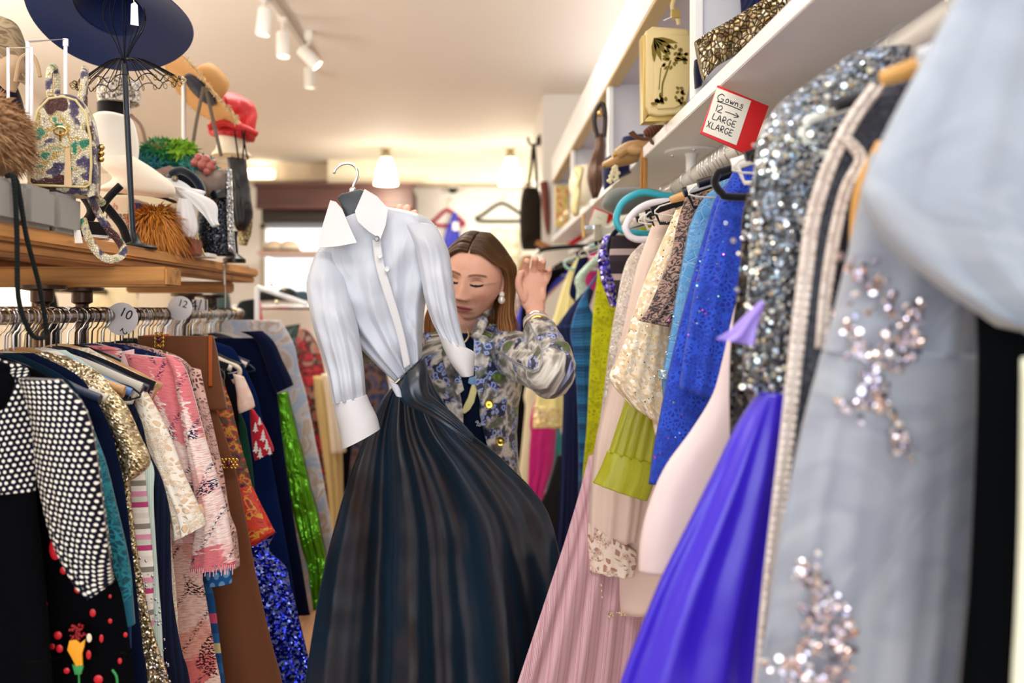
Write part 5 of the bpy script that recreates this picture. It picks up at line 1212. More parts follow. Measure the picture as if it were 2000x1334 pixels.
# skin with lips, brows, lash lines
sk_ = Mat('skin', 'e2ab93', .5); sk_.set('Subsurface Weight', .15); sk_.set('Subsurface Radius', (.012, .005, .003)); sk_.set('Subsurface Scale', .5); sk_.set('Specular IOR Level', .35)
pv = sk_.vm('SUBTRACT', sk_.ob(), tuple(HC-Vector(person.location)))
ax = [sk_.math('DIVIDE', sk_.vm('DOT_PRODUCT', pv, tuple(HR.col[i])), HS) for i in range(3)]
x_, y_, z_ = ax; axx = sk_.math('ABSOLUTE', x_)
def ell(cx, cz, rx, rz, soft=.35, src=None):
    a = sk_.math('DIVIDE', sk_.math('SUBTRACT', src if src is not None else axx, cx), rx); b_ = sk_.math('DIVIDE', sk_.math('SUBTRACT', z_, cz), rz)
    d = sk_.math('SQRT', sk_.math('ADD', sk_.math('MULTIPLY', a, a), sk_.math('MULTIPLY', b_, b_)))
    return sk_.ramp(d, [(max(0, 1-soft), 1.0), (min(1.0, 1.0), 0.0)])
def arc(c, half, z0, bow, th, soft=.6):
    u = sk_.math('DIVIDE', sk_.math('SUBTRACT', axx, c), half)
    zc = sk_.math('ADD', z0, sk_.math('MULTIPLY', bow, sk_.math('SUBTRACT', 1.0, sk_.math('MULTIPLY', u, u))))
    dv = sk_.math('DIVIDE', sk_.math('ABSOLUTE', sk_.math('SUBTRACT', z_, zc)), th)
    return sk_.math('MULTIPLY', sk_.ramp(dv, [(1-soft, 1.0), (1.0, 0.0)]), sk_.ramp(sk_.math('ABSOLUTE', u), [(.75, 1.0), (1.0, 0.0)]))
fr_ = sk_.math('LESS_THAN', y_, -.045)
def lay(base, mask, col, k): return sk_.mix(sk_.math('MULTIPLY', sk_.math('MULTIPLY', mask, fr_), k), base, col)
c = sk_.mix(sk_.noise(sk_.ob(), 60, 3), 'ecbba5', 'e0a68e')
c = lay(c, ell(.044, -.036, .026, .022, .9), 'd4806c', .45)
c = lay(c, ell(0, -.046, .016, .014, .9), 'd4806c', .3)
c = lay(c, ell(.031, .008, .020, .012, .8), 'b98068', .45)
c = lay(c, ell(0, -.0725, .0255, .0105, .35), 'ab4f53', .85)
c = lay(c, arc(0, .026, -.0735, .0018, .0013), '6e2a30', .9)
c = lay(c, arc(.031, .024, .017, .0055, .0042), '6a4430', .85)
c = lay(c, ell(.031, -.0062, .013, .0042, .25), 'c9b8ae', .6)
c = lay(c, ell(.030, -.0062, .0055, .0045, .3), '3a2a20', .9)
c = lay(c, arc(.031, .0175, -.002, -.0045, .0034, .4), '1d1210', 1.0)
c = lay(c, arc(.031, .0165, .003, .005, .0012), '8f5c48', .7)
c = lay(c, ell(.0095, -.0475, .0036, .0024, .5), '5c2a22', .8)
sk_.col(c); sk_.bump(sk_.noise(sk_.ob(), 420, 2), .12, .001)
me.materials.clear(); me.materials.append(sk_.m)
tag(person, 'woman with long brown hair in a floral jacket raising one open hand', 'person')

# ---- hair
HAIR = Mat('hair', '6b4528', .38); HAIR.set('Specular IOR Level', .3)
hv = HAIR.uv(); hf = HAIR.noise(HAIR.map(hv, (160, 2, 1)), 1, 4)
hz = HAIR.sep(HAIR.ob())[2]
HAIR.col(HAIR.mix(HAIR.ramp(hf, [(.5, 0.0), (.8, .5)]), HAIR.ramp(hz, [(1.28-0, '9c6a38'), (1, '6b4528')]) if False else HAIR.ramp(HAIR.math('DIVIDE', HAIR.math('SUBTRACT', hz, 1.33), .34), [(0, 'a8743e'), (.45, '7c4f2a'), (1, '3a2415')]), 'c39658'))
HAIR.bump(hf, .4, .002); HAIR = HAIR.m
hm = MB()
def scalp(k, d, h):      # point on the scalp: k -1 front..1 back along the parting, d 0..1 down the side
    pass
random.seed(11)
for s in (-1, 1):
    for i in range(300):
        thin = i >= 130; u = i/129 if not thin else random.random(); y0 = -.074+.165*u; layer = random.uniform(0, 1); o_ = (.004+.010*layer) if not thin else random.uniform(.010, .019)
        z0 = .102*math.sqrt(max(.02, 1-(y0/.100)**2*.93))
        fwd = (1-u)
        pts = [hl(s*.003, y0, z0+o_*.7),
               hl(s*.030, y0*.97+.002, z0*.93+.004+o_*.7),
               hl(s*(.058+o_*.5), y0*.86+.010*fwd, z0*.66+.006),
               hl(s*(.0745+o_), y0*.70+.026*fwd, .035*(1-.2*u)),
               hl(s*(.0800+o_), y0*.60+.046*fwd, -.010)]
        if s > 0:
            jit = random.gauss(0, .006)
            pts += [hl(.079+o_+jit*.5, y0*.55+.046*fwd, -.055), hl(.080+o_+jit, y0*.5+.036*fwd, -.095),
                    hl(.086+o_+jit+.01*layer, y0*.5+.020*fwd, -.130), hl(.094+.03*random.random()+jit, y0*.5+.008, -.158-.016*random.random())]
            if random.random() < .15: pts[-1] = hl(.118+.02*random.random(), y0*.4-.02, -.150)
        else:
            jit = random.gauss(0, .008)
            pts += [hl(-.082-o_+jit*.4, y0*.5+.02*fwd, -.06), hl(-.086-o_+jit, y0*.45-.012, -.12),
                    hl(-.084-.012*layer+jit, y0*.4-.03, -.17), hl(-.075-.02*random.random()+jit, y0*.35-.045, -.215-.02*random.random())]
        sp = smooth_path(pts, 5); nn = len(sp); w0 = random.uniform(.0035, .0065) if not thin else random.uniform(.0008, .0016)
        hm.tube(sp, [w0*(1.0-.75*max(0, (q/nn-.55)/.45)**1.3) for q in range(nn)], 6, uo=random.uniform(0, 9))
    for i in range(60):      # the back of the head
        a = s*PI*i/60; pts = []
        for ph in (.34, .6, .95, 1.3, 1.65): pts.append(hl(math.sin(ph)*math.sin(a)*.083, abs(math.sin(ph)*math.cos(a))*.104 if abs(a) > 0 else .1, math.cos(ph)*.106))
        if pts[-1].y < HC.y+.01: continue
        e = pts[-1]; pts += [e+Vector((0, .006, -.07)), e+Vector((random.gauss(0, .01), .0, -.14-.03*random.random()))]
        hm.tube(smooth_path(pts, 4), [.007]*(4*6)+[.003], 6, uo=random.uniform(0, 9))
hair = obj('hair', hm, HAIR, person, smooth=180)

# ---- blouse under the jacket, jacket, sleeves
NAVY = plain('0d1b33', .85, .2)
bl = MB(); bl.loft([((TX+.012, TY-.02, 1.435), (.085, 0, 0), (0, .068, 0)), ((TX, TY-.012, 1.36), (.16, 0, 0), (0, .108, 0)), ((TX, TY-.005, 1.24), (.156, 0, 0), (0, .120, 0)), ((TX, TY, 1.08), (.14, 0, 0), (0, .107, 0)), ((TX, TY, .93), (.182, 0, 0), (0, .13, 0)), ((TX, TY, .80), (.185, 0, 0), (0, .13, 0))], n=60, m=40)
blouse = obj('blouse', bl, NAVY, person, smooth=180)
def on_chest(x, y): return P(x, y, 2.365)
mb = MB(); mb.slab([(on_chest(a, b_).x, on_chest(a, b_).z) for a, b_ in ((921, 752), (928, 750), (932, 762), (926, 786), (918, 800), (908, 808), (902, 806), (906, 792), (914, 776))], .01, (0, 2.372, 0), (1, 0, 0), (0, 0, 1), .002)
obj('blouse_motif', mb, plain('f0e6a6', .8), blouse)['label'] = 'cream yellow printed shape'
mb = MB(); mb.slab([(on_chest(a, b_).x, on_chest(a, b_).z) for a, b_ in ((916, 738), (930, 734), (934, 752), (922, 752), (914, 748))], .01, (0, 2.372, 0), (1, 0, 0), (0, 0, 1), .002)
obj('blouse_motif', mb, plain('7fb0dc', .8), blouse)['label'] = 'light blue printed shape'
mb = MB(); mb.tube(smooth_path([P(a, b_, 2.362) for a, b_ in ((931, 832), (934, 824), (932, 822), (929, 825), (935, 826), (937, 829), (934, 831), (938, 832), (940, 824), (941, 831), (944, 827), (946, 831), (948, 828))], 4), .0007, 5)
obj('script_print', mb, gloss('dfe6ee', .6), blouse)['label'] = 'small white script writing'
JK = Mat('floral_jacket', '6c6f72', .33); JK.set('Sheen Weight', .25); JK.set('Specular IOR Level', .55)
jv = JK.uv(); jw = JK.vm('ADD', jv, JK.vm('SCALE', JK.noise(jv, 40, 2, out='Color'), scale=.02))
j1 = JK.ramp(JK.noise(jw, 13, 3, .6), [(.30, '26242c'), (.40, '6f6b68'), (.47, 'e4e0d6'), (.53, 'a09a92'), (.58, '5c5a58'), (.64, '4f6a2c'), (.72, '8aa04a')])
j2 = JK.ramp(JK.noise(JK.map(jw, (1, 1, 1), (5, 2, 0)), 16, 2, .5), [(.53, 0.0), (.57, 1.0)])
j3 = JK.ramp(JK.vor(jw, 60), [(.10, '10193f'), (.25, '3a5cc0'), (.40, 'b4c4f2'), (.55, '141c40')])
JK.col(JK.mix(j2, j1, j3)); JK.bump(JK.noise(JK.map(jv, (1, .5, 1)), 30, 4, .6, dist=.5), .35, .012)
JK = JK.m
def jacket_shell(levels, n=56):
    """open-fronted coat: levels (z, a, b, right edge x, left edge x)"""
    mb = MB(); L = len(levels); m = 36; vs = []; uvs = []
    for j in range(m+1):
        g = j/m*(L-1); i = min(int(g), L-2); t = g-i
        z, a, b_, xr, xl = [levels[i][q]+(levels[i+1][q]-levels[i][q])*t for q in range(5)]
        t0 = -math.acos(max(-1, min(1, (xr-TX)/a))); t1 = -2*PI+math.acos(max(-1, min(1, -(xl-TX)/a)))*1
        t1 = -PI*2+(-1)*(-math.acos(max(-1, min(1, (xl-TX)/a)))) if False else -(2*PI-math.acos(max(-1, min(1, (xl-TX)/a))))
        # run from the right front edge over her left side, the back, her right side to the left front edge
        ta = -math.acos(max(-1, min(1, (xr-TX)/a))); tb = 2*PI-math.acos(max(-1, min(1, (xl-TX)/a)))
        for k in range(n+1):
            an = ta+(tb-ta)*k/n
            p = Vector((TX+a*math.cos(an), TY+b_*math.sin(an)-.004, z)); p += Vector((0, 0, 0))+Vector((math.cos(an), math.sin(an), 0))*.005*noise.noise(Vector((an*3, z*16, 3)))
            vs.append(p); uvs.append((a*an, z))
    fs = []
    for j in range(m):
        for k in range(n): fs.append((j*(n+1)+k, j*(n+1)+k+1, (j+1)*(n+1)+k+1, (j+1)*(n+1)+k))
    mb.add(vs, fs, uvs); return mb
xr = lambda px: (px-VX)*2.37/F
jk = obj('jacket', jacket_shell([(1.448, .095, .078, xr(930), xr(878)), (1.41, .150, .098, xr(938), xr(880)), (1.36, .172, .121, xr(944), xr(882)), (1.28, .170, .130, xr(940), xr(898)), (1.22, .164, .132, xr(936), xr(905)), (1.14, .158, .127, xr(950), xr(904)), (1.04, .165, .130, xr(968), xr(898)), (.92, .20, .145, xr(978), xr(890))]), JK, person, smooth=180)
sd = jk.modifiers.new('thickness', 'SOLIDIFY'); sd.thickness = .006; sd.offset = 0
def sleeve(pts, rs, nm='sleeve'):
    mb = MB(); sp = smooth_path(pts, 10); rr = list(np.interp(np.linspace(0, len(pts)-1, len(sp)), range(len(pts)), rs))
    b0 = len(mb.v); mb.tube(sp, rr, 40)
    for i in range(b0, len(mb.v)):
        v = mb.v[i]; c_ = sp[min((i-b0)//40, len(sp)-1)]; d_ = (v-c_)
        if d_.length > 1e-6: mb.v[i] = v+d_.normalized()*(.010*noise.noise(Vector((v.x*26, v.y*26, v.z*34))))
    return obj(nm, mb, JK, jk, smooth=180)
sleeve([SHL+Vector((-.07, .02, .01)), SHL+Vector((-.01, 0, .004)), SHL.lerp(ELB, .45), ELB+Vector((.0, -.002, -.004)), ELB.lerp(WRI, .22)+Vector((.012, 0, .006)), ELB.lerp(WRI, .5)+Vector((.006, -.004, 0)), ELB.lerp(WRI, .80)], [.058, .064, .062, .054, .056, .050, .044])
sleeve([RSH+Vector((.07, .02, .01)), RSH, RSH.lerp(REL, .5), REL, REL.lerp(RWR, .4), REL.lerp(RWR, .85)], [.058, .064, .058, .052, .048, .042])
flap('lapel', [(926, 651, .0), (950, 656, -.004), (971, 672, .0), (958, 690, -.002), (952, 716, -.004), (945, 752, -.004), (938, 786, -.006), (929, 750, -.008), (925, 700, -.006)], .006, JK, jk, 2.362)
flap('lapel', [(872, 655, .0), (884, 665, .0), (896, 720, -.004), (906, 762, -.004), (893, 772, -.002), (872, 730, 0), (862, 690, 0)], .006, JK, jk, 2.358)
cl = MB(); cl.tube(smooth_path([P(951, 598, 2.46), P(944, 622, 2.42), P(934, 645, 2.385), P(929, 658, 2.37)], 6), [.010]*7+[.016]*6+[.015]*6, 14, flat=((0, 1, 0), .6)); 
cl.tube(smooth_path([P(951, 606, 2.48), P(925, 612, 2.58), P(885, 612, 2.58), P(868, 640, 2.45)], 6), .018, 14, flat=((0, 1, 0), .5)); obj('jacket_collar', cl, JK, jk, smooth=180)
for x, y, Y_ in ((955, 789, 2.352), (977, 862, 2.35)):
    mb = MB(); mb.lathe([(.001, -.003), (.010, -.003), (.0125, 0), (.011, .004), (.007, .003), (.001, .0045)], P(x, y, Y_), 20, Matrix.Rotation(PI/2, 3, 'X'))
    obj('jacket_button', mb, gloss('d8b24c', .2, 1.0), jk)['label'] = 'embossed gold button'
# jewellery
mb = MB(); mb.ball(hl(.0765, .004, -.040), .0085, 14); er = obj('earring', mb, gloss('f3eee6', .15), person)
mb = MB(); mb.ball(hl(.0775, .002, -.054), .0105, 14, (1, .8, 1.1)); obj('earring_drop', mb, gloss('e9e4dd', .12, .3), er)
dirw = (WRI-ELB).normalized()
def bangle(t_, r, w_, mat, nm, sq=1.0):
    c_ = ELB.lerp(WRI, t_); q = Vector((0, 0, 1)).rotation_difference(dirw).to_matrix(); mb = MB()
    mb.tube([c_+q @ Vector((r*math.cos(2*PI*k/28), r*math.sin(2*PI*k/28), .002*math.sin(k*1.3))) for k in range(28)], w_, 8, closed=True); return obj(nm, mb, mat, person)
bangle(1.0, .033, .0035, gloss('e6ded6', .2, .6), 'bracelet'); bangle(.94, .034, .004, satin('e8ddd4', .3), 'bracelet'); bangle(.88, .0355, .0032, gloss('dcb75a', .2, 1.0), 'bracelet'); bangle(.83, .036, .0026, gloss('e9d9b0', .2, .9), 'bracelet')
mb = MB(); c_ = hp(1059, 529, -.014); mb.tube([c_+Vector((.0105*math.cos(k*PI/10), .0105*math.sin(k*PI/10), .002*math.cos(k*PI/5))) for k in range(20)], .0016, 6, closed=True); mb.ball(c_+Vector((0, -.011, 0)), .0042, 8); obj('ring', mb, gloss('d9c08a', .15, 1.0), person)
mb = MB(); mb.tube(smooth_path([P(912, 640, 2.40), P(916, 655, 2.385), P(908, 668, 2.375), P(896, 676, 2.37)], 5), .003, 8); obj('necklace', mb, gloss('cbb98e', .2, .9), person)
# ================================================================== things on the wooden shelf
TZ = TOPZ
def Ys(x, X=SX): return F*X/(x-VX)          # distance at which column x meets the plane X
# --- grey suede bag of three panels with a rope strap
t = thing('suede_bag', 'grey suede bag with three upright panels and a dark rope strap at the shelf edge', 'bag', (-.83, 1.58, TZ))
SUE = felt('8e8a84', .9)
for y0, y1 in ((1.38, 1.525), (1.535, 1.635), (1.643, 1.742)):
    mb = MB(); mb.box((-.87, y0, TZ), (-.795, y1, TZ+.076), .009); obj('panel', mb, SUE, t)
mb = MB(); mb.box((-.865, 1.385, TZ+.003), (-.812, 1.738, TZ+.070)); obj('seam_lining', mb, felt('3a3532'), t)
mb = MB(); mb.tube(smooth_path([(-.80, 1.47, TZ+.078), (-.786, 1.468, TZ+.07), (-.779, 1.465, TZ-.02), (-.779, 1.47, 1.52), (-.775, 1.50, 1.462), (-.775, 1.535, 1.45), (-.777, 1.56, 1.462), (-.779, 1.54, 1.54), (-.779, 1.495, TZ-.02), (-.786, 1.478, TZ+.07), (-.80, 1.477, TZ+.079)], 8), .0042, 8)
obj('rope_strap', mb, stripes(('16201f', '0c1214', '1c2a2a'), .006, .8, 1, 1.0), t)
# --- fur hat
def strands(mb, c, rad, n, ln, w=.0016, droop=.3, rot=None, lo=-.6, seg=3, dirn=None, jit=.5):
    c = Vector(c)
    for i in range(n):
        while True:
            d = Vector((random.gauss(0, 1), random.gauss(0, 1), random.gauss(0, 1))).normalized()
            if d.z > lo: break
        p = Vector((d.x*rad[0], d.y*rad[1], d.z*rad[2])); nrm = Vector((d.x/rad[0], d.y/rad[1], d.z/rad[2])).normalized()
        if rot: p = rot @ p; nrm = rot @ nrm
        tn = Vector((random.gauss(0, 1), random.gauss(0, 1), random.gauss(0, 1)))*jit
        if dirn: tn = tn+Vector(dirn)
        tn = (tn-nrm*tn.dot(nrm)); dd = (nrm*.7+tn*.8).normalized(); l = ln*random.uniform(.6, 1.2)
        pts = [c+p, c+p+dd*l*.5+Vector((0, 0, -droop*l*.15)), c+p+dd*l+Vector((0, 0, -droop*l*.55))]
        sd_ = dd.cross(nrm); sd_ = sd_.normalized() if sd_.length > 1e-4 else Vector((1, 0, 0))
        b0 = len(mb.v)
        mb.add([pts[0]-sd_*w, pts[0]+sd_*w, pts[1]+sd_*w*.7, pts[1]-sd_*w*.7, pts[2]], [(0, 1, 2, 3), (3, 2, 4)], [(i*.013, 0), (i*.013, 0), (i*.013, .5), (i*.013, .5), (i*.013, 1)])
FUR = Mat('fur', 'a57c55', .75); FUR.col(FUR.mix(FUR.noise(FUR.ob(), 38, 3), 'c39a70', '7d5836')); FUR = FUR.m
mb = MB(); c = Vector((-.90, 1.52, TZ+.076+.085)); mb.ball(c, 1, 28, (.085, .14, .085)); core = obj('fur_hat', mb, FUR, smooth=180)
tag(core, 'light brown fur hat lying on the grey suede bag at the left edge', 'hat')
mb = MB(); strands(mb, c, (.084, .138, .083), 2600, .028, .0022, .6); o = obj('pile', mb, FUR, core, smooth=None); o['kind'] = 'stuff'
# --- snakeskin bag
SNK = Mat('snakeskin', 'd8c9a0', .28); v = SNK.ob()
sc = SNK.vor(SNK.map(v, (1, 1, .8)), 260, 'Distance', 'DISTANCE_TO_EDGE'); pt = SNK.noise(v, 26, 2.5, .55, dist=.2)
base = SNK.ramp(pt, [(.33, '3e3a63'), (.42, '5a5478'), (.46, 'efe4c6'), (.52, 'f3ead0'), (.55, 'c9a53f'), (.58, 'e5d9b8'), (.62, '2f9c7c'), (.70, '1f7a66')], 'LINEAR')
p2 = SNK.ramp(SNK.noise(SNK.map(v, (1, 1, 1), (3, 1, 2)), 20, 1.5), [(.56, 0.0), (.60, 1.0)])
base = SNK.mix(p2, base, '4a2430'); SNK.col(SNK.mix(SNK.ramp(sc, [(.0, .65), (.10, 0.0)]), base, '6b5a3a')); SNK.bump(SNK.ramp(sc, [(0, 0.0), (.3, 1.0)]), .7, .003); SNK = SNK.m
YB = 1.70; k = YB/F
bo = P(120, 352, YB); t = thing('snakeskin_bag', 'multicoloured snakeskin mini backpack with two top handles on the shelf', 'bag', (bo.x, bo.y, TZ+.076))
rz = Matrix.Rotation(math.radians(16), 3, 'Z'); ux, uy, nn_ = rz @ Vector((1, 0, 0)), Vector((.035, 0, 1)).normalized(), rz @ Vector((0, -1, 0))
org = Vector((bo.x-.004, YB, TZ+.079))
W_, H_ = .060, .200
front = [(-W_, .006), (-W_*1.02, .05), (-W_*.98, .11), (-W_*.80, .165), (-W_*.45, .192), (0, .198), (W_*.45, .192), (W_*.80, .165), (W_*1.0, .11), (W_*1.06, .05), (W_*1.04, .006), (W_*.9, 0), (-W_*.9, 0)]
mb = MB(); mb.slab([(p.x, p.y) for p in smooth_path([Vector((a, b_, 0)) for a, b_ in front], 3)], .085, org-nn_*.085, ux, uy, .012); obj('body', mb, SNK, t, smooth=60)
mb = MB(); mb.slab([(a*.86, b_*.86+.016) for a, b_ in front], .008, org-nn_*.001, ux, uy, .003); pk = obj('front_panel', mb, SNK, t, smooth=60)
mb = MB(); mb.tube([org+ux*(a*.88)+uy*(b_*.88+.014)+nn_*.005 for a, b_ in front], .0026, 8, closed=True); obj('piping', mb, gloss('cdbb86', .35), pk)
for dx in (-.026, .026):
    mb = MB(); a = org+ux*dx+uy*.188-nn_*.03; mb.tube(smooth_path([a, a+uy*.03+ux*dx*.2, a+uy*.062+ux*dx*.2-nn_*.008, a+uy*.072-nn_*.03+ux*dx*.1, a+uy*.055-nn_*.048, a-nn_*.052], 6), .0068, 10); obj('handle', mb, SNK, t)
mb = MB(); mb.slab([(-.007, 0), (.007, 0), (.006, .085), (-.006, .085)], .003, org+ux*.004+uy*.02+nn_*.006, ux, uy, .001); obj('flap_strap', mb, SNK, t)
mb = MB(); mb.slab([(-.004, 0), (.010, .0), (.004, .075), (-.004, .075)], .002, org+ux*.014+uy*.012+nn_*.011, ux, uy); obj('leather_tab', mb, plain('d9b98f', .7), t)['label'] = 'tan leather strap end'
mb = MB(); cc = org+uy*.12+nn_*.012; mb.tube([cc+ux*(.011*math.cos(q*PI/8))+uy*(.008*math.sin(q*PI/8)) for q in range(16)], .0022, 6, closed=True); mb.box(cc-Vector((.002, .001, .02)), cc+Vector((.002, .002, .0)), .0005); obj('buckle', mb, gloss('d5b668', .2, 1.0), t)
mb = MB(); side = org+ux*.063+uy*.09-nn_*.045
for q in range(3): mb.ball(side+uy*(q*.012-.012)+ux*.004, .0065, 8)
obj('side_clasp', mb, gloss('c9ab68', .25, 1.0), t)
mb = MB(); s0 = P(180, 368, 1.80); pts = smooth_path([Vector((-.775, 1.79, TZ+.07)), P(172, 372, 1.76), P(200, 430, 1.74), P(232, 470, 1.75), P(241, 490, 1.745), P(232, 503, 1.735), P(212, 506, 1.72), P(190, 492, 1.715), P(172, 462, 1.72), P(162, 430, 1.74)], 7)
mb.tube(pts, .0085, 8, flat=((0, 1, 0), .3)); obj('shoulder_strap', mb, SNK, t)
mb = MB(); c = P(152, 462, 1.72); mb.slab([(-.006, -.013), (.010, -.013), (.005, .013), (-.008, .013)], .001, c, (1, 0, 0), (0, 0, 1)); tag(obj('price_tag', mb, gloss('f6f4ee', .6)), 'white paper price tag hanging over the shelf edge below the grey bag', 'price tag')
# --- white wire frame behind the bag, patterned hat and cream bag at the left edge
t = thing('display_stand', 'white square wire display frame behind the snakeskin bag', 'stand', (-.95, 1.75, TZ))
Yw = 1.84
for xx in ((18, 92), (132, 75)):
    pass
mb = MB(); a, b_, c_, d_ = P(16, 330, Yw), P(16, 93, Yw), P(62, 93, Yw-.05), P(62, 330, Yw-.05)
a.z = TZ; d_.z = TZ
mb.tube([a, b_, c_, d_], .0032, 8); obj('outer_bar', mb, gloss('f4f2fa', .3), t)
mb = MB(); a, b_, c_, d_ = P(54, 330, Yw-.02), P(54, 82, Yw-.02), P(128, 76, Yw+.08), P(128, 330, Yw+.08); a.z = TZ; d_.z = TZ
mb.tube([a, b_, c_, d_], .0042, 8); obj('inner_bar', mb, gloss('f4f2fa', .3), t)
mb = MB(); mb.tube([P(128, 76, Yw+.08), P(128, 90, Yw+.08)], .006, 8); obj('end_peg', mb, gloss('f4f2fa', .3), t)
c = P(2, 95, 2.0); mb = MB(); mb.loft([((c.x-.02, 2.0, c.z+.075), (.02, 0, 0), (0, .02, 0)), ((c.x-.02, 2.0, c.z+.055), (.055, 0, 0), (0, .05, 0)), ((c.x-.01, 2.0, c.z+.01), (.066, 0, -.02), (0, .06, 0)), ((c.x, 2.0, c.z-.04), (.062, 0, -.03), (0, .06, 0)), ((c.x+.004, 2.0, c.z-.055), (.055, 0, -.03), (0, .05, 0))], n=32, fine=.008)
tag(obj('tapestry_hat', mb, floral(('6f5b44', 'a48f6f', '7f6a50', 'b7a583', '8d775a'), 30, .9), smooth=180), 'brown mottled tapestry hat at the top left corner', 'hat')
t = thing('cream_handbag', 'beige leather handbag with curved handle behind the wire frame', 'bag', P(30, 170, 1.98))
mb = MB(); mb.loft(pairs([((0, 108), (44, 112)), ((-12, 130), (46, 135)), ((-8, 155), (34, 160)), ((10, 176), (30, 180))], 1.98, [.02, .035, .03, .01]), n=28); obj('body', mb, plain('c3a98a', .6), t, smooth=180)
mb = MB(); mb.tube(smooth_path([P(30, 160, 1.94), P(38, 120, 1.94), P(52, 106, 1.94), P(66, 112, 1.94), P(74, 130, 1.94), P(78, 150, 1.94)], 5), .0045, 8); obj('handle', mb, plain('b99d7b', .6), t)
c = P(10, 200, 2.05); mb = MB(); mb.loft(pairs([((-40, 128), (12, 132)), ((-50, 160), (30, 165)), ((-50, 230), (46, 220)), ((-40, 330), (52, 330))], 2.05, .04), n=24); tag(obj('navy_hat', mb, felt('10142e'), smooth=180), 'dark navy felt hat low behind the wire frame at the left edge', 'hat')
c = P(6, 148, 2.0); mb = MB(); mb.loft(pairs([((-20, 132), (10, 140)), ((-20, 146), (14, 148)), ((-20, 156), (8, 156))], 1.96, .01), n=16); tag(obj('red_scarf', mb, plain('a8202a', .8), smooth=180), 'small dark red scarf edge at the left border above the fur', 'scarf')
# --- wire hat stand with the navy hat
Yp = 2.13
t = thing('hat_stand', 'black metal hat stand with wire flower crown and round base', 'stand', (P(262, 478, Yp).x, Yp, TZ))
bp = P(262, 0, Yp); mb = MB(); mb.lathe([(.052, 0), (.054, .004), (.050, .009), (.024, .012), (.014, .022), (.009, .034), (.007, .04)], (bp.x, Yp, TZ), 32); obj('base', mb, gloss('24272c', .45, .6), t)
top = P(243, 125, Yp); mb = MB(); mb.tube([(bp.x-.003, Yp, TZ+.03), top], .0072, 12); obj('pole', mb, gloss('3b414a', .22, .8), t)
WI = gloss('1d1c22', .35, .8); wc = MB(); nsp = 26; ring = []
for q in range(nsp):
    a = 2*PI*q/nsp; r = .118
    e = top+Vector((r*math.cos(a)+.012, r*math.sin(a), -.042+.010*math.cos(a*1.0)-.022*math.sin(a)*-1))
    wc.tube(smooth_path([top+Vector((0, 0, .01)), top.lerp(e, .35)+Vector((0, 0, .022)), e], 4), .0013, 5)
    ring.append(e)
obj('wire_spokes', wc, WI, t)
wc = MB(); rp = []
for q in range(nsp):
    e, f_ = ring[q], ring[(q+1) % nsp]; md = e.lerp(f_, .5)
    rp += [e, md+(md-top).normalized()*.004+Vector((0, 0, -.012 if q % 2 else .006))]
wc.tube(smooth_path(rp+[rp[0]], 3)[:-1], .0013, 5, closed=True); obj('scalloped_ring', wc, WI, t)
wc = MB()
for e in ring:
    wc = MB()
    d = (e-top); d.z = 0; d = d.normalized(); cc = e+d*.008+Vector((0, 0, -.006))
    wc.tube([cc+d*(.0065*math.cos(q*PI/6))+Vector((0, 0, .0065*math.sin(q*PI/6))) for q in range(12)], .0012, 5, closed=True)
    obj('curled_tip', wc, gloss('8d7748', .3, .9), t)
wc = MB()
for q in range(10):
    a = 2*PI*q/10; wc.tube(smooth_path([top, top+Vector((.022*math.cos(a), .022*math.sin(a), .05)), top+Vector((.05*math.cos(a), .05*math.sin(a), .11)), top+Vector((.035*math.cos(a), .035*math.sin(a), .17)), top+Vector((0, 0, .19))], 5), .0011, 5)
obj('wire_dome', wc, WI, t)
NAV = felt('0f2252')
hc = P(214, 20, Yp+.02); q = Matrix.Rotation(math.radians(8), 3, 'Y') @ Matrix.Rotation(math.radians(-32), 3, 'X')
t = thing('navy_felt_hat', 'wide-brimmed navy felt hat tilted on the wire stand', 'hat', hc)
def brim(rx, ry, rin, wav, nA=72, nR=10, th=.004, seed=0, ph=0.0):
    mb = MB(); vs = []; fs = []
    for sgn in (0, 1):
        for j in range(nR+1):
            g = j/nR
            for i in range(nA):
                a = 2*PI*i/nA; r = rin+(1-rin)*g
                z = wav*g*g*math.sin(2*a+ph)+.25*wav*g*math.sin(3*a+1)-.012*g+sgn*th
                vs.append(Vector((rx*r*math.cos(a), ry*r*math.sin(a), z)))
    m_ = (nR+1)*nA
    for j in range(nR):
        for i in range(nA):
            a, b_, c_, d_ = j*nA+i, j*nA+(i+1) % nA, (j+1)*nA+(i+1) % nA, (j+1)*nA+i
            fs += [(d_, c_, b_, a), (m_+a, m_+b_, m_+c_, m_+d_)]
    for i in range(nA):
        j = nR*nA; fs.append((j+i, j+(i+1) % nA, m_+j+(i+1) % nA, m_+j+i)); fs.append(((i+1) % nA, i, m_+i, m_+(i+1) % nA))
    return vs, fs
vs, fs = brim(.205, .185, .44, .022); mb = MB(); mb.add([hc+q @ v_ for v_ in vs], fs); obj('brim', mb, NAV, t, smooth=60)
mb = MB(); mb.lathe([(.094, .0), (.090, .06), (.080, .10), (.055, .125), (.02, .128), (.001, .128)], hc, 40, q, squash=.92, caps=False); obj('crown', mb, NAV, t, smooth=60)
mb = MB(); mb.lathe([(.093, .006), (.0945, .02), (.093, .036)], hc, 40, q, squash=.92, caps=False); obj('hat_band', mb, satin('0a1536', .4), t, smooth=60)
t = thing('hat_tag', 'white swing tag hanging under the navy hat', 'price tag', P(263, 50, 1.93))
mb = MB(); k = 1.93/F; mb.slab([(-7*k, -24*k), (9*k, -27*k), (7*k, 14*k), (2*k, 20*k), (-6*k, 16*k)], .001, P(262, 24, 1.93), (1, 0, 0), (0, 0, 1)); obj('card', mb, gloss('f4f5f8', .6), t)
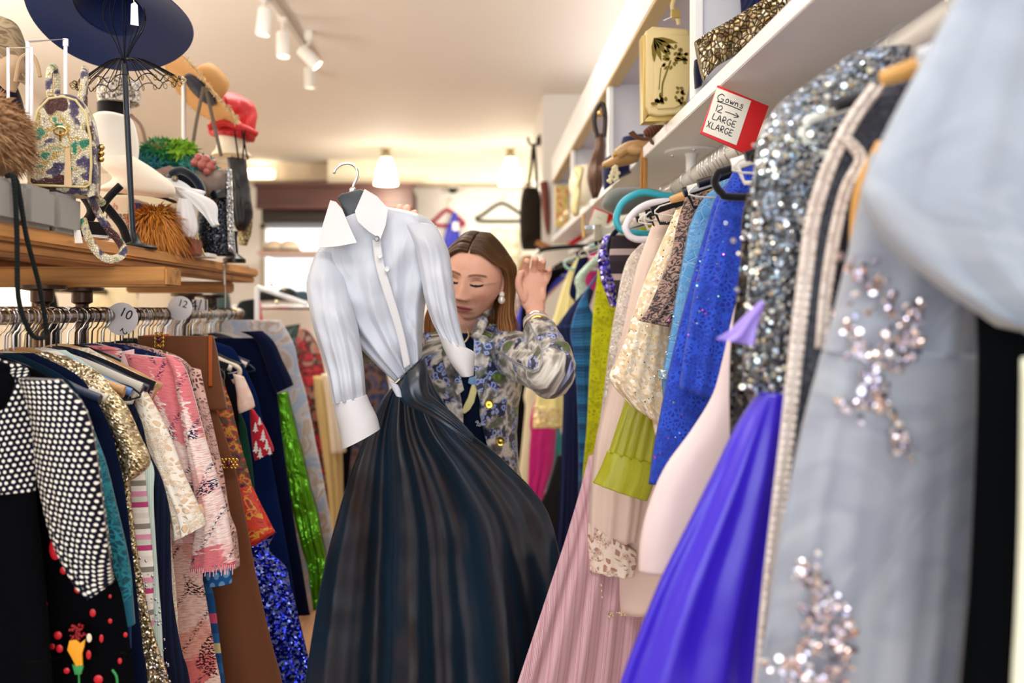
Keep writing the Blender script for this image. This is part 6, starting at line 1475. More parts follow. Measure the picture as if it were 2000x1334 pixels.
mb = MB(); mb.tube([P(262, 8, 1.93), P(256, -40, 1.98)], .0009, 5); obj('string', mb, plain('e8e4d8', .8), t)
# --- felt pillar hat, patterned hat, cream hat
def hat_dome(name, x, y, Y, prof, mat, lab, sq=1.0, rot=None, band=None):
    c = P(x, y, Y); mb = MB(); mb.lathe(prof, c, 36, rot, squash=sq); o = obj(name, mb, mat, smooth=60); tag(o, lab, 'hat')
    if band: m2 = MB(); m2.lathe(band[0], c, 36, rot, squash=sq); obj('hat_band', m2, band[1], o, smooth=60)
    return o
WFE = felt('f0ebe0')
mb = MB(); mb.loft(pairs([((192, 222), (232, 222)), ((178, 236), (255, 232)), ((178, 270), (266, 265)), ((180, 300), (268, 300)), ((182, 335), (262, 330))], 2.34, [.03, .055, .06, .06, .05]), n=36); o = obj('white_felt_hat', mb, WFE, smooth=180); tag(o, 'tall rounded white felt hat behind the hat stand pole', 'hat')
mb = MB(); mb.loft(pairs([((190, 312), (262, 306)), ((205, 330), (300, 330)), ((222, 350), (338, 362)), ((196, 366), (330, 385)), ((190, 372), (250, 376))], 2.30, [.04, .06, .06, .05, .02]), n=40); o = obj('cream_brimmed_hat', mb, felt('efe4d2'), smooth=180); tag(o, 'large cream hat with drooping folded brim beside the stand pole', 'hat')
t = thing('animal_print_hat', 'black and white animal print pillbox hat on a dark neck seen behind the wire stand', 'hat', P(230, 215, 2.6))
mb = MB(); mb.lathe([(.058, -.035), (.062, 0), (.058, .03), (.03, .042)], P(232, 180, 2.6), 32); obj('crown', mb, floral(('0f0e12', 'e9e2d8', '16141a', 'efe8de', '121016'), 50, .7, ob=True, dist=.3), t, smooth=60)
mb = MB(); mb.lathe([(.045, -.075), (.047, -.036)], P(222, 180, 2.6), 28); obj('band', mb, felt('100e12'), t, smooth=60)
mb = MB(); mb.tube(smooth_path([P(255, 225, 2.6), P(275, 245, 2.6), P(284, 280, 2.6), P(280, 305, 2.6)], 5), .006, 8); mb.tube(smooth_path([P(240, 228, 2.6), P(262, 255, 2.6), P(266, 305, 2.6)], 5), .005, 8); obj('ribbon_ties', mb, satin('8a6a58', .5), t)
# --- feather and fruit hat
t = thing('feather_hat', 'hat piled with green and teal feathers and dusky berries', 'hat', P(330, 400, 2.62))
TEA = Mat('teal_feather', '0e6a6a', .6); TEA.col(TEA.mix(TEA.noise(TEA.ob(), 30, 2), '0b4f86', '1a7d68')); TEA = TEA.m
GRE = Mat('green_feather', '1e7a3a', .65); GRE.col(GRE.mix(GRE.noise(GRE.ob(), 26, 2), '136a48', '2f8f2a')); GRE = GRE.m
for nm, x, y, rr, col, n_, ln, lab in (('teal_feathers', 300, 330, (.085, .06, .045), TEA, 900, .035, 'teal blue feathers'), ('green_feathers', 318, 305, (.055, .05, .04), GRE, 800, .03, 'emerald green feathers'), ('lime_leaves', 352, 300, (.04, .04, .03), gloss('7fae24', .6), 260, .03, 'lime green leaves'), ('olive_crown', 318, 292, (.05, .05, .024), plain('8a7a4a', .9), 0, 0, 'olive straw crown'), ('teal_netting', 385, 328, (.05, .05, .03), gloss('3f8f86', .7), 300, .024, 'sea green netting')):
    cc = P(x, y, 2.62); mb = MB(); mb.ball(cc, 1, 20, rr)
    if n_: strands(mb, cc, rr, n_, ln, .0035 if n_ > 400 else .006, .4, lo=-.4)
    obj(nm, mb, col, t, smooth=None)['label'] = lab
for x, y, r in ((388, 308, 9), (402, 312, 10), (396, 322, 11), (411, 326, 10), (393, 318, 8), (381, 318, 9), (405, 335, 8), (416, 318, 7)):
    mb = MB(); mb.ball(P(x, y, 2.56+.004*(x % 5)), r*2.56/F, 14); obj('berry', mb, gloss('a85a52', .35), t)
mb = MB(); mb.loft(pairs([((290, 345), (330, 322)), ((300, 352), (345, 330)), ((318, 356), (365, 338)), ((345, 350), (385, 345))], 2.52, [.02, .03, .03, .02]), n=30, fine=.03, fold=(4, .012), fold0=0); tag(obj('taupe_ribbon', mb, satin('6d5248', .5), smooth=180), 'crumpled taupe ribbon bow below the feathers', 'ribbon')
# --- dark hat with curled black brim and velvet knot
t = thing('black_velvet_hat', 'black velvet hat with upturned glossy brim below the feathers', 'hat', P(365, 380, 2.5))
mb = MB(); mb.loft(pairs([((332, 338), (365, 330)), ((325, 352), (385, 342)), ((340, 366), (398, 360)), ((360, 384), (402, 378))], 2.48, [.02, .05, .05, .03]), n=36); obj('crown', mb, felt('0b1020'), t, smooth=180)
mb = MB(); mb.tube(smooth_path([P(334, 340, 2.42), P(352, 333, 2.41), P(372, 342, 2.40), P(388, 360, 2.40), P(396, 384, 2.40)], 6), .011, 12); obj('rolled_brim', mb, felt('0c1526'), t, smooth=180)
mb = MB(); mb.ball(P(342, 349, 2.40), .009, 14); obj('button', mb, gloss('8c7f6e', .2, .6), t)
# --- taupe and sequinned evening bags
mb = MB(); mb.loft(pairs([((372, 338), (440, 330)), ((380, 360), (452, 350)), ((392, 385), (446, 378)), ((400, 404), (436, 400))], 2.60, [.02, .04, .04, .02]), n=32, fine=.03, fold=(4, .01), fold0=0); tag(obj('brown_organza_scarf', mb, satin('77655a', .55), smooth=180), 'crumpled brown organza scarf on top of the sequinned black bag', 'scarf')
t = thing('sequinned_bag', 'black evening bag with a column of silver sequins near the shelf end', 'bag', (P(425, 500, 2.62).x, 2.62, TZ))
mb = MB(); mb.loft(pairs([((388, 410), (450, 345)), ((386, 440), (452, 400)), ((388, 470), (455, 450)), ((392, 500), (460, 500))], 2.62, [.02, .035, .035, .03]), n=32, exp=3); obj('body', mb, sequin('0a0d14', '11151e', 240, .2, .5, .6, '3a4250'), t, smooth=180)
mb = MB(); mb.loft(pairs([((440, 330), (452, 330)), ((442, 380), (454, 380)), ((444, 440), (456, 440)), ((446, 492), (460, 494))], 2.575, .014), n=20); obj('sequin_panel', mb, sequin('9a9fa8', 'd9dde2', 330, .2, .8, 1.0, '44484e'), t, smooth=180)
mb = MB(); mb.loft(pairs([((404, 375), (446, 368)), ((410, 392), (448, 384))], 2.575, .01), n=20, fine=.01); obj('patent_flap', mb, gloss('11151c', .12), t, smooth=180)
# --- white tulle hat
TUL = Mat('tulle', 'f2f2f4', .8); TUL.set('Transmission Weight', .0); TUL.set('Alpha', .86); TUL.set('Sheen Weight', .3); TUL = TUL.m
t = thing('tulle_hat', 'white organza hat with big loops of tulle and thin black brim', 'hat', P(330, 400, 2.42))
def petal(pts, th, Y, nm='tulle_loop'):
    mb = MB(); mb.loft(pairs(pts, Y, th), n=30, fold=(3, .006), fold0=0, fine=.006); return obj(nm, mb, TUL, t, smooth=180)
petal([((282, 352), (300, 346)), ((300, 372), (345, 350)), ((330, 384), (372, 366)), ((350, 392), (380, 384))], .03, 2.42)
petal([((330, 366), (345, 362)), ((345, 372), (396, 372)), ((360, 388), (398, 380)), ((368, 396), (390, 392))], .02, 2.38)
petal([((352, 376), (372, 372)), ((366, 390), (410, 388)), ((385, 408), (424, 404)), ((402, 426), (424, 430)), ((416, 444), (428, 438))], .014, 2.36)
petal([((350, 388), (372, 390)), ((346, 410), (380, 412)), ((346, 440), (386, 445)), ((356, 462), (378, 464))], .02, 2.35)
mb = MB(); e0, e1 = P(215, 378, 2.36), P(345, 396, 2.36); mb.tube(smooth_path([e0, P(260, 378, 2.34), P(310, 384, 2.33), e1], 6), [.003]+[.008]*17+[.003], 12, flat=((0, 0, 1), .5)); obj('brim_edge', mb, gloss('15131a', .35), t, smooth=180)
# --- orange feather wig-hat
ORA = Mat('orange_hair', 'c9741f', .45); ORA.col(ORA.mix(ORA.noise(ORA.ob(), 60, 2), 'e09a3a', 'a3541a')); ORA = ORA.m
oc = P(308, 447, 2.34); t = thing('orange_wig', 'glossy orange feathered headpiece on the shelf beside the stand base', 'headpiece', (oc.x, oc.y, TZ))
oc.z = TZ+.060
mb = MB(); mb.ball(oc, 1, 24, (.056, .06, .058)); obj('cap', mb, ORA, t, smooth=180)
mb = MB(); strands(mb, oc, (.056, .058, .058), 1900, .055, .0026, .9, lo=-.3, dirn=(.5, -.2, -.9), jit=.35); o = obj('feather_strands', mb, ORA, t, smooth=None); o['kind'] = 'stuff'
mb = MB()
for q in range(46): mb.ball(oc+Vector((.045+random.gauss(0, .007), -.035+random.gauss(0, .006), random.uniform(-.045, .03))), random.uniform(.003, .006), 7)
o = obj('beaded_trim', mb, sequin('7a3a22', 'b9855a', 300, .3, .4, .8, 'd02a30', ob=True), t); o['kind'] = 'stuff'
# --- boxes, blocks and small pieces
a, b_ = P(170, 438, 2.42), P(252, 384, 2.42)
t = thing('card_box', 'cream cardboard box printed Roast behind the black trestle', 'box', ((a.x+b_.x)/2, 2.45, TZ))
mb = MB(); mb.box((a.x-.02, 2.42, TZ), (b_.x, 2.55, b_.z), .003); obj('box_body', mb, gloss('eadcc6', .7), t)
tz = P(0, 421, 2.42).z
obj('printed_word', text_mb('Roast', .030, (P(230, 421, 2.419).x, 2.419, tz), (1, 0, 0), (.15, 0, 1)), gloss('4a463e', .7), t)['label'] = 'dark script word Roast'
obj('printed_word', text_mb('ch', .028, (P(221, 404, 2.419).x, 2.419, P(0, 404, 2.419).z), (1, 0, 0), (.15, 0, 1)), gloss('d07a80', .7), t)['label'] = 'pink script letters ch'
a, b_ = P(257, 460, 2.40), P(274, 396, 2.40)
t = thing('blue_book', 'dark blue tartan book standing behind the stand pole', 'book', ((a.x+b_.x)/2, 2.4, TZ))
mb = MB(); mb.box((a.x, 2.40, TZ), (b_.x, 2.50, b_.z), .003); obj('cover', mb, gloss('23245e', .6), t)
mb = MB(); mb.box((a.x+.008, 2.398, TZ+.02), (a.x+.012, 2.4, b_.z-.004)); mb.box((a.x, 2.3975, b_.z-.03), (b_.x, 2.4, b_.z-.026)); obj('tartan_lines', mb, gloss('b02a3a', .6), t)
mb = MB(); pa, pb = P(356, 494, 2.36), P(382, 466, 2.36); mb.box((pa.x, 2.36, TZ), (pb.x, 2.42, pb.z), .004); tag(obj('wooden_block', mb, wood('8a4a34', '5e2e20', 'X', .5)), 'small reddish brown wooden block right of the orange headpiece', 'block')
mb = MB(); pa, pb = P(378, 500, 2.50), P(420, 492, 2.50); mb.box((pa.x, 2.44, TZ), (pb.x, 2.52, TZ+.012), .002); tag(obj('white_card', mb, gloss('f3f1ec', .6)), 'flat white card lying near the end of the wooden shelf', 'card')
t = thing('black_trestle', 'black crossed wooden hat trestle behind the snakeskin strap', 'stand', (P(190, 450, 1.98).x, 1.98, TZ))
Yt = 1.97
mb = MB(); mb.tube(smooth_path([P(152, 368, Yt), P(172, 392, Yt), P(180, 412, Yt), P(172, 430, Yt), P(156, 445, Yt)], 6), .012, 10, flat=((0, 1, 0), .6)); obj('curved_leg', mb, felt('111016'), t)
mb = MB(); mb.tube(smooth_path([P(236, 362, Yt), P(214, 384, Yt), P(200, 404, Yt), P(190, 425, Yt)], 6), .009, 10, flat=((0, 1, 0), .6)); obj('curved_leg', mb, felt('111016'), t)
mb = MB(); mb.tube(smooth_path([P(200, 395, Yt+.02), P(222, 420, Yt+.02), P(240, 445, Yt+.02), P(250, 474, Yt+.02)], 6), .010, 10, flat=((0, 1, 0), .6)); obj('curved_leg', mb, felt('111016'), t)
mb = MB(); pa, pb = P(158, 470, Yt), P(230, 436, Yt); mb.slab([(P(x, y, Yt).x, P(x, y, Yt).z) for x, y in ((156, 432), (214, 438), (232, 468), (170, 466))], .03, (0, Yt-.02, 0), (1, 0, 0), (0, 0, 1), .002); obj('base_plate', mb, felt('0c0b12'), t)
mb = MB(); mb.tube([P(178, 462, 1.92), P(212, 465, 1.92)], .006, 12); tag(obj('silver_tube', mb, gloss('c9ccd6', .2, .9)), 'short silver tube lying at the foot of the black trestle', 'tube')
# --- white post with the straw hat
Yq = 2.9
t = thing('hat_post', 'slim white post holding up the tan straw hat', 'stand', (P(360, 480, Yq).x, Yq, TZ))
mb = MB(); pq = P(360, 330, Yq); mb.tube([(pq.x, Yq, TZ), P(359, 150, Yq)], .0075, 12); obj('pole', mb, gloss('e3e2e4', .3, .3), t)
mb = MB(); mb.lathe([(.06, 0), (.06, .008), (.012, .012)], (pq.x, Yq, TZ), 24); obj('base', mb, gloss('e3e2e4', .3, .3), t)
STR = Mat('straw', 'bf9158', .8); STR.col(STR.mix(STR.noise(STR.ob(), 16, 3), 'c89a5e', 'ad7f48')); STR.bump(STR.noise(STR.ob(), 700, 1), .5, .001); STR = STR.m
sc_ = P(393, 174, Yq-.02); q = Matrix.Rotation(math.radians(40), 3, 'Y') @ Matrix.Rotation(math.radians(-24), 3, 'X')
t = thing('straw_hat', 'tan wide-brimmed hat with frayed edge and navy inner band', 'hat', sc_)
vs, fs = brim(.150, .125, .42, .014, ph=.6); mb = MB(); mb.add([sc_+q @ v_ for v_ in vs], fs); obj('brim', mb, STR, t, smooth=60)
mb = MB(); mb.lathe([(.064, -.002), (.066, .0), (.062, .05), (.052, .078), (.02, .088), (.001, .086)], sc_, 40, q, squash=.84); obj('crown', mb, STR, t, smooth=60)
mb = MB(); mb.lathe([(.0625, -.010), (.0665, -.008), (.0625, .012)], sc_, 40, q, squash=.84); mb.lathe([(.058, -.010), (.0625, -.010)], sc_, 40, q, squash=.84); obj('inner_band', mb, felt('171b3a'), t, smooth=60)
mb = MB(); mb.lathe([(.001, .0005), (.058, -.0005)], sc_, 40, q, squash=.84); obj('inner_crown', mb, felt('6d4a28'), t, smooth=60)
mb = MB()
rim = [v_ for v_ in vs[10*72:11*72]]
for i in range(520):
    a = 2*PI*i/520; rr = rim[int(i/520*72)]; p_ = sc_+q @ (rr*random.uniform(.99, 1.03)+Vector((0, 0, random.uniform(-.003, .006)))); p2 = p_+q @ Vector((random.gauss(0, .006), random.gauss(0, .006), random.gauss(0, .006)))
    mb.tube([p_, p2], .0011, 4, cap=False)
o = obj('frayed_edge', mb, plain('d9c39a', .9), t); o['kind'] = 'stuff'
# --- red turban on its cream head form, black drawstring bag
Yr = 3.02
t = thing('hat_head_form', 'cream flared head form carrying the red turban', 'stand', (P(450, 500, Yr).x, Yr, TZ))
fc = P(452, 304, Yr); mb = MB(); mb.lathe([(.066, -.002), (.066, .004), (.052, .02), (.046, .08), (.05, .13), (.04, .17)], fc, 32); obj('form', mb, gloss('eee3c9', .5), t, smooth=60)
mb = MB(); mb.tube([(fc.x, Yr, TZ), (fc.x, Yr, fc.z)], .008, 12); mb.lathe([(.06, 0), (.06, .008), (.01, .014)], (fc.x, Yr, TZ), 24); obj('stem', mb, gloss('d9cfb6', .5), t, smooth=60)
RED = satin('c41a1f', .5, .6, 30)
mb = MB(); mb.loft(pairs([((440, 186), (466, 184)), ((428, 200), (492, 200)), ((420, 222), (502, 222)), ((412, 244), (500, 248)), ((407, 258), (498, 268)), ((410, 264), (494, 276))], Yr, [.03, .06, .066, .066, .064, .058]), n=48, m=50, fine=.028, fold=(2, .005), fold0=0); o = obj('red_turban', mb, RED, smooth=180); tag(o, 'crumpled red satin turban hat on the cream head form', 'hat')
mb = MB(); mb.tube(smooth_path([P(408, 250, Yr-.07), P(440, 240, Yr-.075), P(480, 252, Yr-.07), P(500, 262, Yr-.04)], 5), .012, 10); obj('wrapped_fold', mb, RED, o, smooth=180)
t = thing('drawstring_bag', 'black satin drawstring bag hanging by cords at the end of the shelf', 'bag', P(466, 450, 2.96))
mb = MB(); mb.loft(pairs([((444, 308), (480, 310)), ((448, 340), (484, 345)), ((450, 380), (490, 385)), ((452, 420), (494, 415)), ((460, 444), (488, 438)), ((466, 452), (478, 450))], 2.95, [.015, .028, .034, .036, .028, .01]), n=36, fold=(4, .006), fold0=0, fine=.012); obj('pouch', mb, satin('0b0d16', .4, .6, 24), t, smooth=180)
mb = MB()
for x0, x1 in ((458, 466), (472, 484), (478, 474)): mb.tube([P(x0, 255, 2.93), P(x1, 312, 2.93)], .0028, 6)
obj('cords', mb, plain('1a1712', .8), t)
t = thing('necktie', 'thin dark ribbon ties dangling from the straw hat', 'ribbon', P(400, 215, 2.85))
for pts in (((398, 170), (384, 235), (374, 300)), ((402, 172), (415, 230), (432, 305))):
    mb = MB(); mb.tube(smooth_path([P(x, y, 2.82) for x, y in pts], 5), .006, 8, flat=((0, 1, 0), .25)); obj('tie', mb, plain('6d6257', .7), t)
mb = MB(); mb.loft(pairs([((470, 405), (492, 400)), ((466, 430), (494, 425)), ((464, 455), (490, 455)), ((466, 478), (482, 480))], 2.98, [.012, .02, .02, .01]), n=24, fine=.01); tag(obj('gold_sequin_pouch', mb, sequin('5f563a', '8d8058', 260, .3, .7, 1.0, 'd9cfa0'), smooth=180), 'olive gold sequinned pouch behind the black drawstring bag', 'pouch')
mb = MB(); mb.lathe([(.035, 0), (.036, .012), (.012, .03), (.008, .08), (.012, .1)], (P(458, 0, 2.75).x, 2.75, TZ), 20); tag(obj('black_finial', mb, gloss('0e0f14', .3)), 'black turned finial standing at the end of the shelf', 'finial')
mb = MB(); mb.tube([P(384, 460, 2.44), P(400, 500, 2.42)], .0022, 6); tag(obj('gold_rod', mb, gloss('b9a060', .3, .9)), 'thin brass rod leaning beside the tulle hat', 'rod')
t = thing('hanging_tag', 'white thread and tag hanging from the shelf edge near its end', 'price tag', P(439, 560, 2.73))
mb = MB(); mb.tube(smooth_path([P(430, 512, 2.74), P(438, 522, 2.72), P(440, 560, 2.72), P(440, 602, 2.72)], 5), .0011, 5); mb.tube([P(438, 528, 2.718), P(439, 556, 2.718)], .003, 6); obj('thread', mb, plain('f2f0ea', .8), t)
mb = MB(); mb.ball(P(436, 517, 2.718), .004, 8); obj('knot', mb, plain('f2f0ea', .8), t)
# ================================================================== things in and under the white wall unit
SB = UB+.034
# brocade bag with palm tree
t = thing('brocade_bag', 'pale gold brocade bag with woven palm tree leaning in the white shelf unit', 'bag', (UX+.02, 2.35, SB))
Yb = 2.30; BRO = Mat('brocade', 'd9c48a', .42); BRO.set('Sheen Weight', .2); BRO.bump(BRO.noise(BRO.ob(), 900, 1), .3, .0006); BRO = BRO.m
ol = [(1262, 60), (1275, 51), (1340, 55), (1347, 60), (1348, 170), (1342, 205), (1325, 222), (1285, 226), (1268, 222), (1262, 205)]
mb = MB(); mb.slab([(P(x, y, Yb).x, P(x, y, Yb).z) for x, y in ol], .05, (0, Yb+.05, 0), (1, 0, 0), (0, 0, 1), .006); obj('bag_body', mb, BRO, t, smooth=50)
ol2 = [(1276, 66), (1346, 70), (1347, 170), (1338, 200), (1318, 212), (1284, 214), (1276, 200)]
mb = MB(); mb.slab([(P(x, y, Yb).x, P(x, y, Yb).z) for x, y in ol2], .010, (0, Yb+.002, 0), (1, 0, 0), (0, 0, 1), .003); obj('bag_flap', mb, BRO, t, smooth=50)
GLD = gloss('bfa55e', .35, .4)
mb = MB(); mb.slab([(P(x, y, Yb).x, P(x, y, Yb).z) for x, y in ((1256, 66), (1266, 64), (1268, 222), (1258, 236))], .05, (0, Yb+.062, 0), (1, 0, 0), (0, 0, 1), .003)
mb.slab([(P(x, y, Yb).x, P(x, y, Yb).z) for x, y in ((1258, 236), (1270, 222), (1325, 224), (1320, 234))], .05, (0, Yb+.062, 0), (1, 0, 0), (0, 0, 1), .003); obj('gusset', mb, GLD, t, smooth=50)
PLM = plain('7c6a2c', .8)
Yf = Yb-.0095
mb = MB(); mb.tube(smooth_path([P(1293, 190, Yf), P(1294, 165, Yf), P(1302, 140, Yf), P(1310, 118, Yf)], 5), .0026, 6, flat=((0, 1, 0), .3)); mb.tube(smooth_path([P(1287, 175, Yf), P(1289, 150, Yf), P(1291, 132, Yf)], 5), .0014, 6, flat=((0, 1, 0), .3)); obj('woven_trunk', mb, PLM, t)['label'] = 'olive woven tree trunk'
def leaf(mb, x, y, a, l, w_):
    k = Yf/F; d = Vector((math.cos(a), 0, math.sin(a))); s_ = Vector((-d.z, 0, d.x)); c = P(x, y, Yf)
    pts = [c, c+d*l*k*.35+s_*w_*k, c+d*l*k*.7+s_*w_*k*.8, c+d*l*k, c+d*l*k*.7-s_*w_*k*.8, c+d*l*k*.35-s_*w_*k]
    mb.add(pts+[p+Vector((0, .001, 0)) for p in pts], [(0, 1, 2, 3, 4, 5), (11, 10, 9, 8, 7, 6)]+[(i, (i+1) % 6, 6+(i+1) % 6, 6+i) for i in range(6)])
mb = MB()
random.seed(5)
for i in range(34):
    a = random.uniform(0, 6.28); r = random.uniform(4, 24); leaf(mb, 1313+r*math.cos(a), 112-r*.75*math.sin(a), a+random.uniform(-.5, .5), 10, 3)
for a in (-.5, -.9, -1.25, -1.55, -.2): leaf(mb, 1277, 74, a, 48, 5)
for i in range(16): leaf(mb, 1328+random.uniform(-10, 12), 185+random.uniform(-14, 14), random.uniform(0, 6.28), 9, 3)
for i in range(14): leaf(mb, 1290+random.uniform(-14, 12), 198+random.uniform(-8, 8), random.uniform(0, 3.14), 10, 3.4)
o = obj('woven_leaves', mb, PLM, t, smooth=None); o['kind'] = 'stuff'; o['label'] = 'olive woven palm leaves'
mb = MB(); mb.tube(smooth_path([P(1326, 48, Yb+.02), P(1322, 32, Yb+.02), P(1313, 14, Yb+.02), P(1318, -10, Yb+.02), P(1316, -40, Yb+.03)], 6), .006, 8, flat=((0, 1, 0), .4)); obj('wrist_strap', mb, BRO, t)
mb = MB(); mb.box(P(1312, 34, Yb+.012), P(1326, 22, Yb+.03), .001); obj('strap_clasp', mb, GLD, t)
mb = MB(); mb.tube([P(1296, 40, Yb+.01), P(1312, 33, Yb+.01)], .0014, 6); tag(obj('tag_pin', mb, gloss('f4f2f2', .5)), 'white plastic tag pin at the brocade bag strap', 'tag pin')
# beaded clutch with a chain
t = thing('beaded_clutch', 'bronze and gold beaded clutch leaning in the upper right shelf bay', 'bag', (UX+.03, 1.95, SB))
Yc = 1.93; BEA = Mat('bugle_beads', '8a744a', .25, .8); v = BEA.uv()
rad = BEA.vor(v, 12, 'Distance', 'F1', .25); se = BEA.vor(BEA.map(v, (1, 1, 1)), 95, 'Color')
ed = BEA.vor(v, 95, 'Distance', 'DISTANCE_TO_EDGE')
cc_ = BEA.ramp(BEA.math('FRACT', BEA.math('MULTIPLY', rad, 4.0)), [(0, '3a3026'), (.3, 'b79a62'), (.6, 'efe2c0'), (.85, '5a4a34')])
BEA.col(BEA.mix(BEA.ramp(ed, [(.03, .85), (.10, 0.0)]), BEA.mix(.55, cc_, BEA.ramp(BEA.sep(se)[0], [(0, '4a3a26'), (.4, 'a08452'), (.8, 'e8d8b0'), (1, 'fff6e0')])), '1c1612'))
BEA.bump(BEA.ramp(ed, [(0, 0.0), (.25, 1.0)]), .8, .004); BEA = BEA.m
mb = MB(); mb.loft(pairs([((1356, 82), (1375, 158)), ((1385, 62), (1400, 130)), ((1420, 42), (1440, 106)), ((1460, 18), (1482, 74)), ((1500, -8), (1528, 40)), ((1535, -40), (1560, 0))], [Yc, Yc, Yc, Yc-.02, Yc-.04, Yc-.06], [.012, .02, .024, .024, .022, .016]), n=40, exp=3, fine=.006); obj('clutch_body', mb, BEA, t, smooth=180)
mb = MB()
sp = smooth_path([P(1440, 112, 1.88), P(1450, 132, 1.86), P(1462, 138, 1.86), P(1474, 110, 1.86), P(1482, 70, 1.86), P(1500, 55, 1.86)], 9)
for p_ in sp: mb.ball(p_, .0034, 8)
o = obj('pearl_chain', mb, gloss('e6cfa6', .3, .2), t); o['kind'] = 'stuff'
mb = MB(); mb.loft(pairs([((1356, 118), (1372, 118)), ((1355, 140), (1374, 150)), ((1357, 172), (1370, 168))], 2.0, .015), n=20); tag(obj('navy_purse', mb, felt('0e1433'), smooth=180), 'dark navy purse edge behind the shelf post', 'purse')
mb = MB(); mb.loft(pairs([((1445, -20), (1530, -30)), ((1448, 10), (1520, 5)), ((1450, 30), (1490, 22))], 2.02, .03), n=24, fold=(6, .004), fold0=0); tag(obj('navy_fringed_bag', mb, stripes(('101a3c', '1c2a58', '0c1430'), .012, .7), smooth=180), 'navy fringed bag standing behind the beaded clutch', 'bag')
# brown leather pieces and the gold clutch with tassel
LEA = plain('6a4632', .5, .1)
t = thing('leather_sandals', 'brown leather woven sandals lying on the shelf edge below the brocade bag', 'sandals', (P(1270, 262, 2.55).x, 2.55, SB))
mb = MB(); mb.loft(pairs([((1256, 256), (1262, 268)), ((1268, 246), (1278, 268)), ((1286, 240), (1296, 262)), ((1300, 240), (1304, 250))], 2.52, [.01, .03, .03, .01]), n=28); obj('woven_strap', mb, stripes(('6e4330', '8a5a42', '5a3424'), .008, .5, 1, 1.0), t, smooth=180)
mb = MB(); mb.tube(smooth_path([P(1232, 258, 2.56), P(1244, 268, 2.56), P(1262, 272, 2.56), P(1280, 270, 2.55), P(1298, 262, 2.55)], 5), .011, 10, flat=((0, 0, 1), .5)); obj('sole', mb, LEA, t)
mb = MB(); mb.tube(smooth_path([P(1270, 272, 2.50), P(1276, 280, 2.50), P(1288, 276, 2.50), P(1284, 264, 2.50)], 5), .005, 8); obj('ankle_loop', mb, LEA, t)
mb = MB(); mb.loft(pairs([((1284, 262), (1296, 258)), ((1296, 246), (1312, 258)), ((1310, 228), (1330, 246)), ((1318, 220), (1330, 226))], 2.44, [.004, .008, .008, .004]), n=28, fine=.004); tag(obj('crochet_strip', mb, lace('efe6d8', '6d5a4a', 60, wid=.12), smooth=180), 'white crocheted lace strip draped over the shelf edge', 'lace')
t = thing('gold_clutch', 'champagne gold satin clutch with knot and long fringe tassel over the shelf edge', 'bag', (P(1220, 318, 2.75).x, 2.75, SB))
GSA = satin('bd9560', .4, .5, 20)
mb = MB(); mb.loft(pairs([((1176, 318), (1178, 328)), ((1196, 306), (1206, 326)), ((1225, 290), (1240, 318)), ((1250, 276), (1264, 300)), ((1272, 274), (1276, 284))], 2.75, [.01, .03, .04, .03, .01]), n=32, fine=.006); obj('clutch_body', mb, GSA, t, smooth=180)
mb = MB(); mb.tube(smooth_path([P(1205, 302, 2.70), P(1225, 288, 2.69), P(1246, 284, 2.69), P(1262, 288, 2.69)], 5), .017, 12); mb.ball(P(1240, 292, 2.68), .022, 14, (1.2, .7, .8)); obj('knot', mb, GSA, t, smooth=180)
mb = MB(); mb.tube([P(1196, 305, 2.69), P(1226, 294, 2.69)], .006, 8); obj('clasp_bar', mb, gloss('d9b45c', .2, 1.0), t)
mb = MB()
for i in range(46):
    x = 1251+random.uniform(0, 13); mb.tube([P(1258, 288, 2.68), P(x, 300, 2.665+random.uniform(0, .02)), P(x+random.uniform(-1, 1), 367+random.uniform(-3, 3), 2.665+random.uniform(0, .02))], .0012, 4)
o = obj('tassel', mb, satin('c98f45', .45, .2), t); o['kind'] = 'stuff'
mb = MB(); mb.loft(pairs([((1216, 268), (1258, 262)), ((1206, 295), (1256, 290)), ((1180, 312), (1240, 310)), ((1176, 340), (1235, 335)), ((1180, 372), (1215, 345))], 2.95, [.02, .04, .05, .05, .03]), n=28); tag(obj('navy_velvet_bag', mb, felt('151c48'), smooth=180), 'navy velvet bag standing behind the gold clutch', 'bag')
mb = MB()
sp = smooth_path([P(1202, 325, 2.72), P(1196, 340, 2.72), P(1190, 356, 2.72)], 8)+smooth_path([P(1200, 328, 2.72), P(1206, 338, 2.72), P(1202, 352, 2.72)], 6)
for i, p_ in enumerate(sp): mb.ball(p_+Vector((.004*math.sin(i*1.7), 0, 0)), .006, 8)
tag(obj('braided_cord', mb, plain('e8dcb6', .8)), 'cream braided cord hanging from the navy velvet bag', 'cord')
t = thing('brown_slouch_bag', 'brown leather slouch bag hanging beside the second shelf post', 'bag', P(1170, 380, 3.25))
mb = MB(); mb.loft(pairs([((1165, 262), (1180, 262)), ((1160, 290), (1182, 285)), ((1152, 315), (1182, 310)), ((1146, 345), (1180, 340)), ((1150, 370), (1176, 365)), ((1156, 388), (1168, 386))], 3.25, [.015, .03, .04, .05, .04, .02]), n=32, fine=.03, fold=(3, .008), fold0=0); obj('bag_body', mb, plain('6c5040', .45, .1), t, smooth=180)
mb = MB(); mb.tube(smooth_path([P(1166, 268, 3.24), P(1160, 235, 3.24), P(1168, 208, 3.24), P(1178, 205, 3.24), P(1182, 230, 3.24), P(1180, 268, 3.24)], 6), .010, 10); obj('strap', mb, gloss('2a1a16', .25), t)
mb = MB(); mb.ball(P(1172, 222, 3.22), .012, 10); obj('buckle', mb, gloss('c9a06a', .25, .8), t)
t = thing('cream_round_bag', 'cream leather round bag with bow further along the shelf', 'bag', (P(1140, 360, 4.1).x, 4.1, SB))
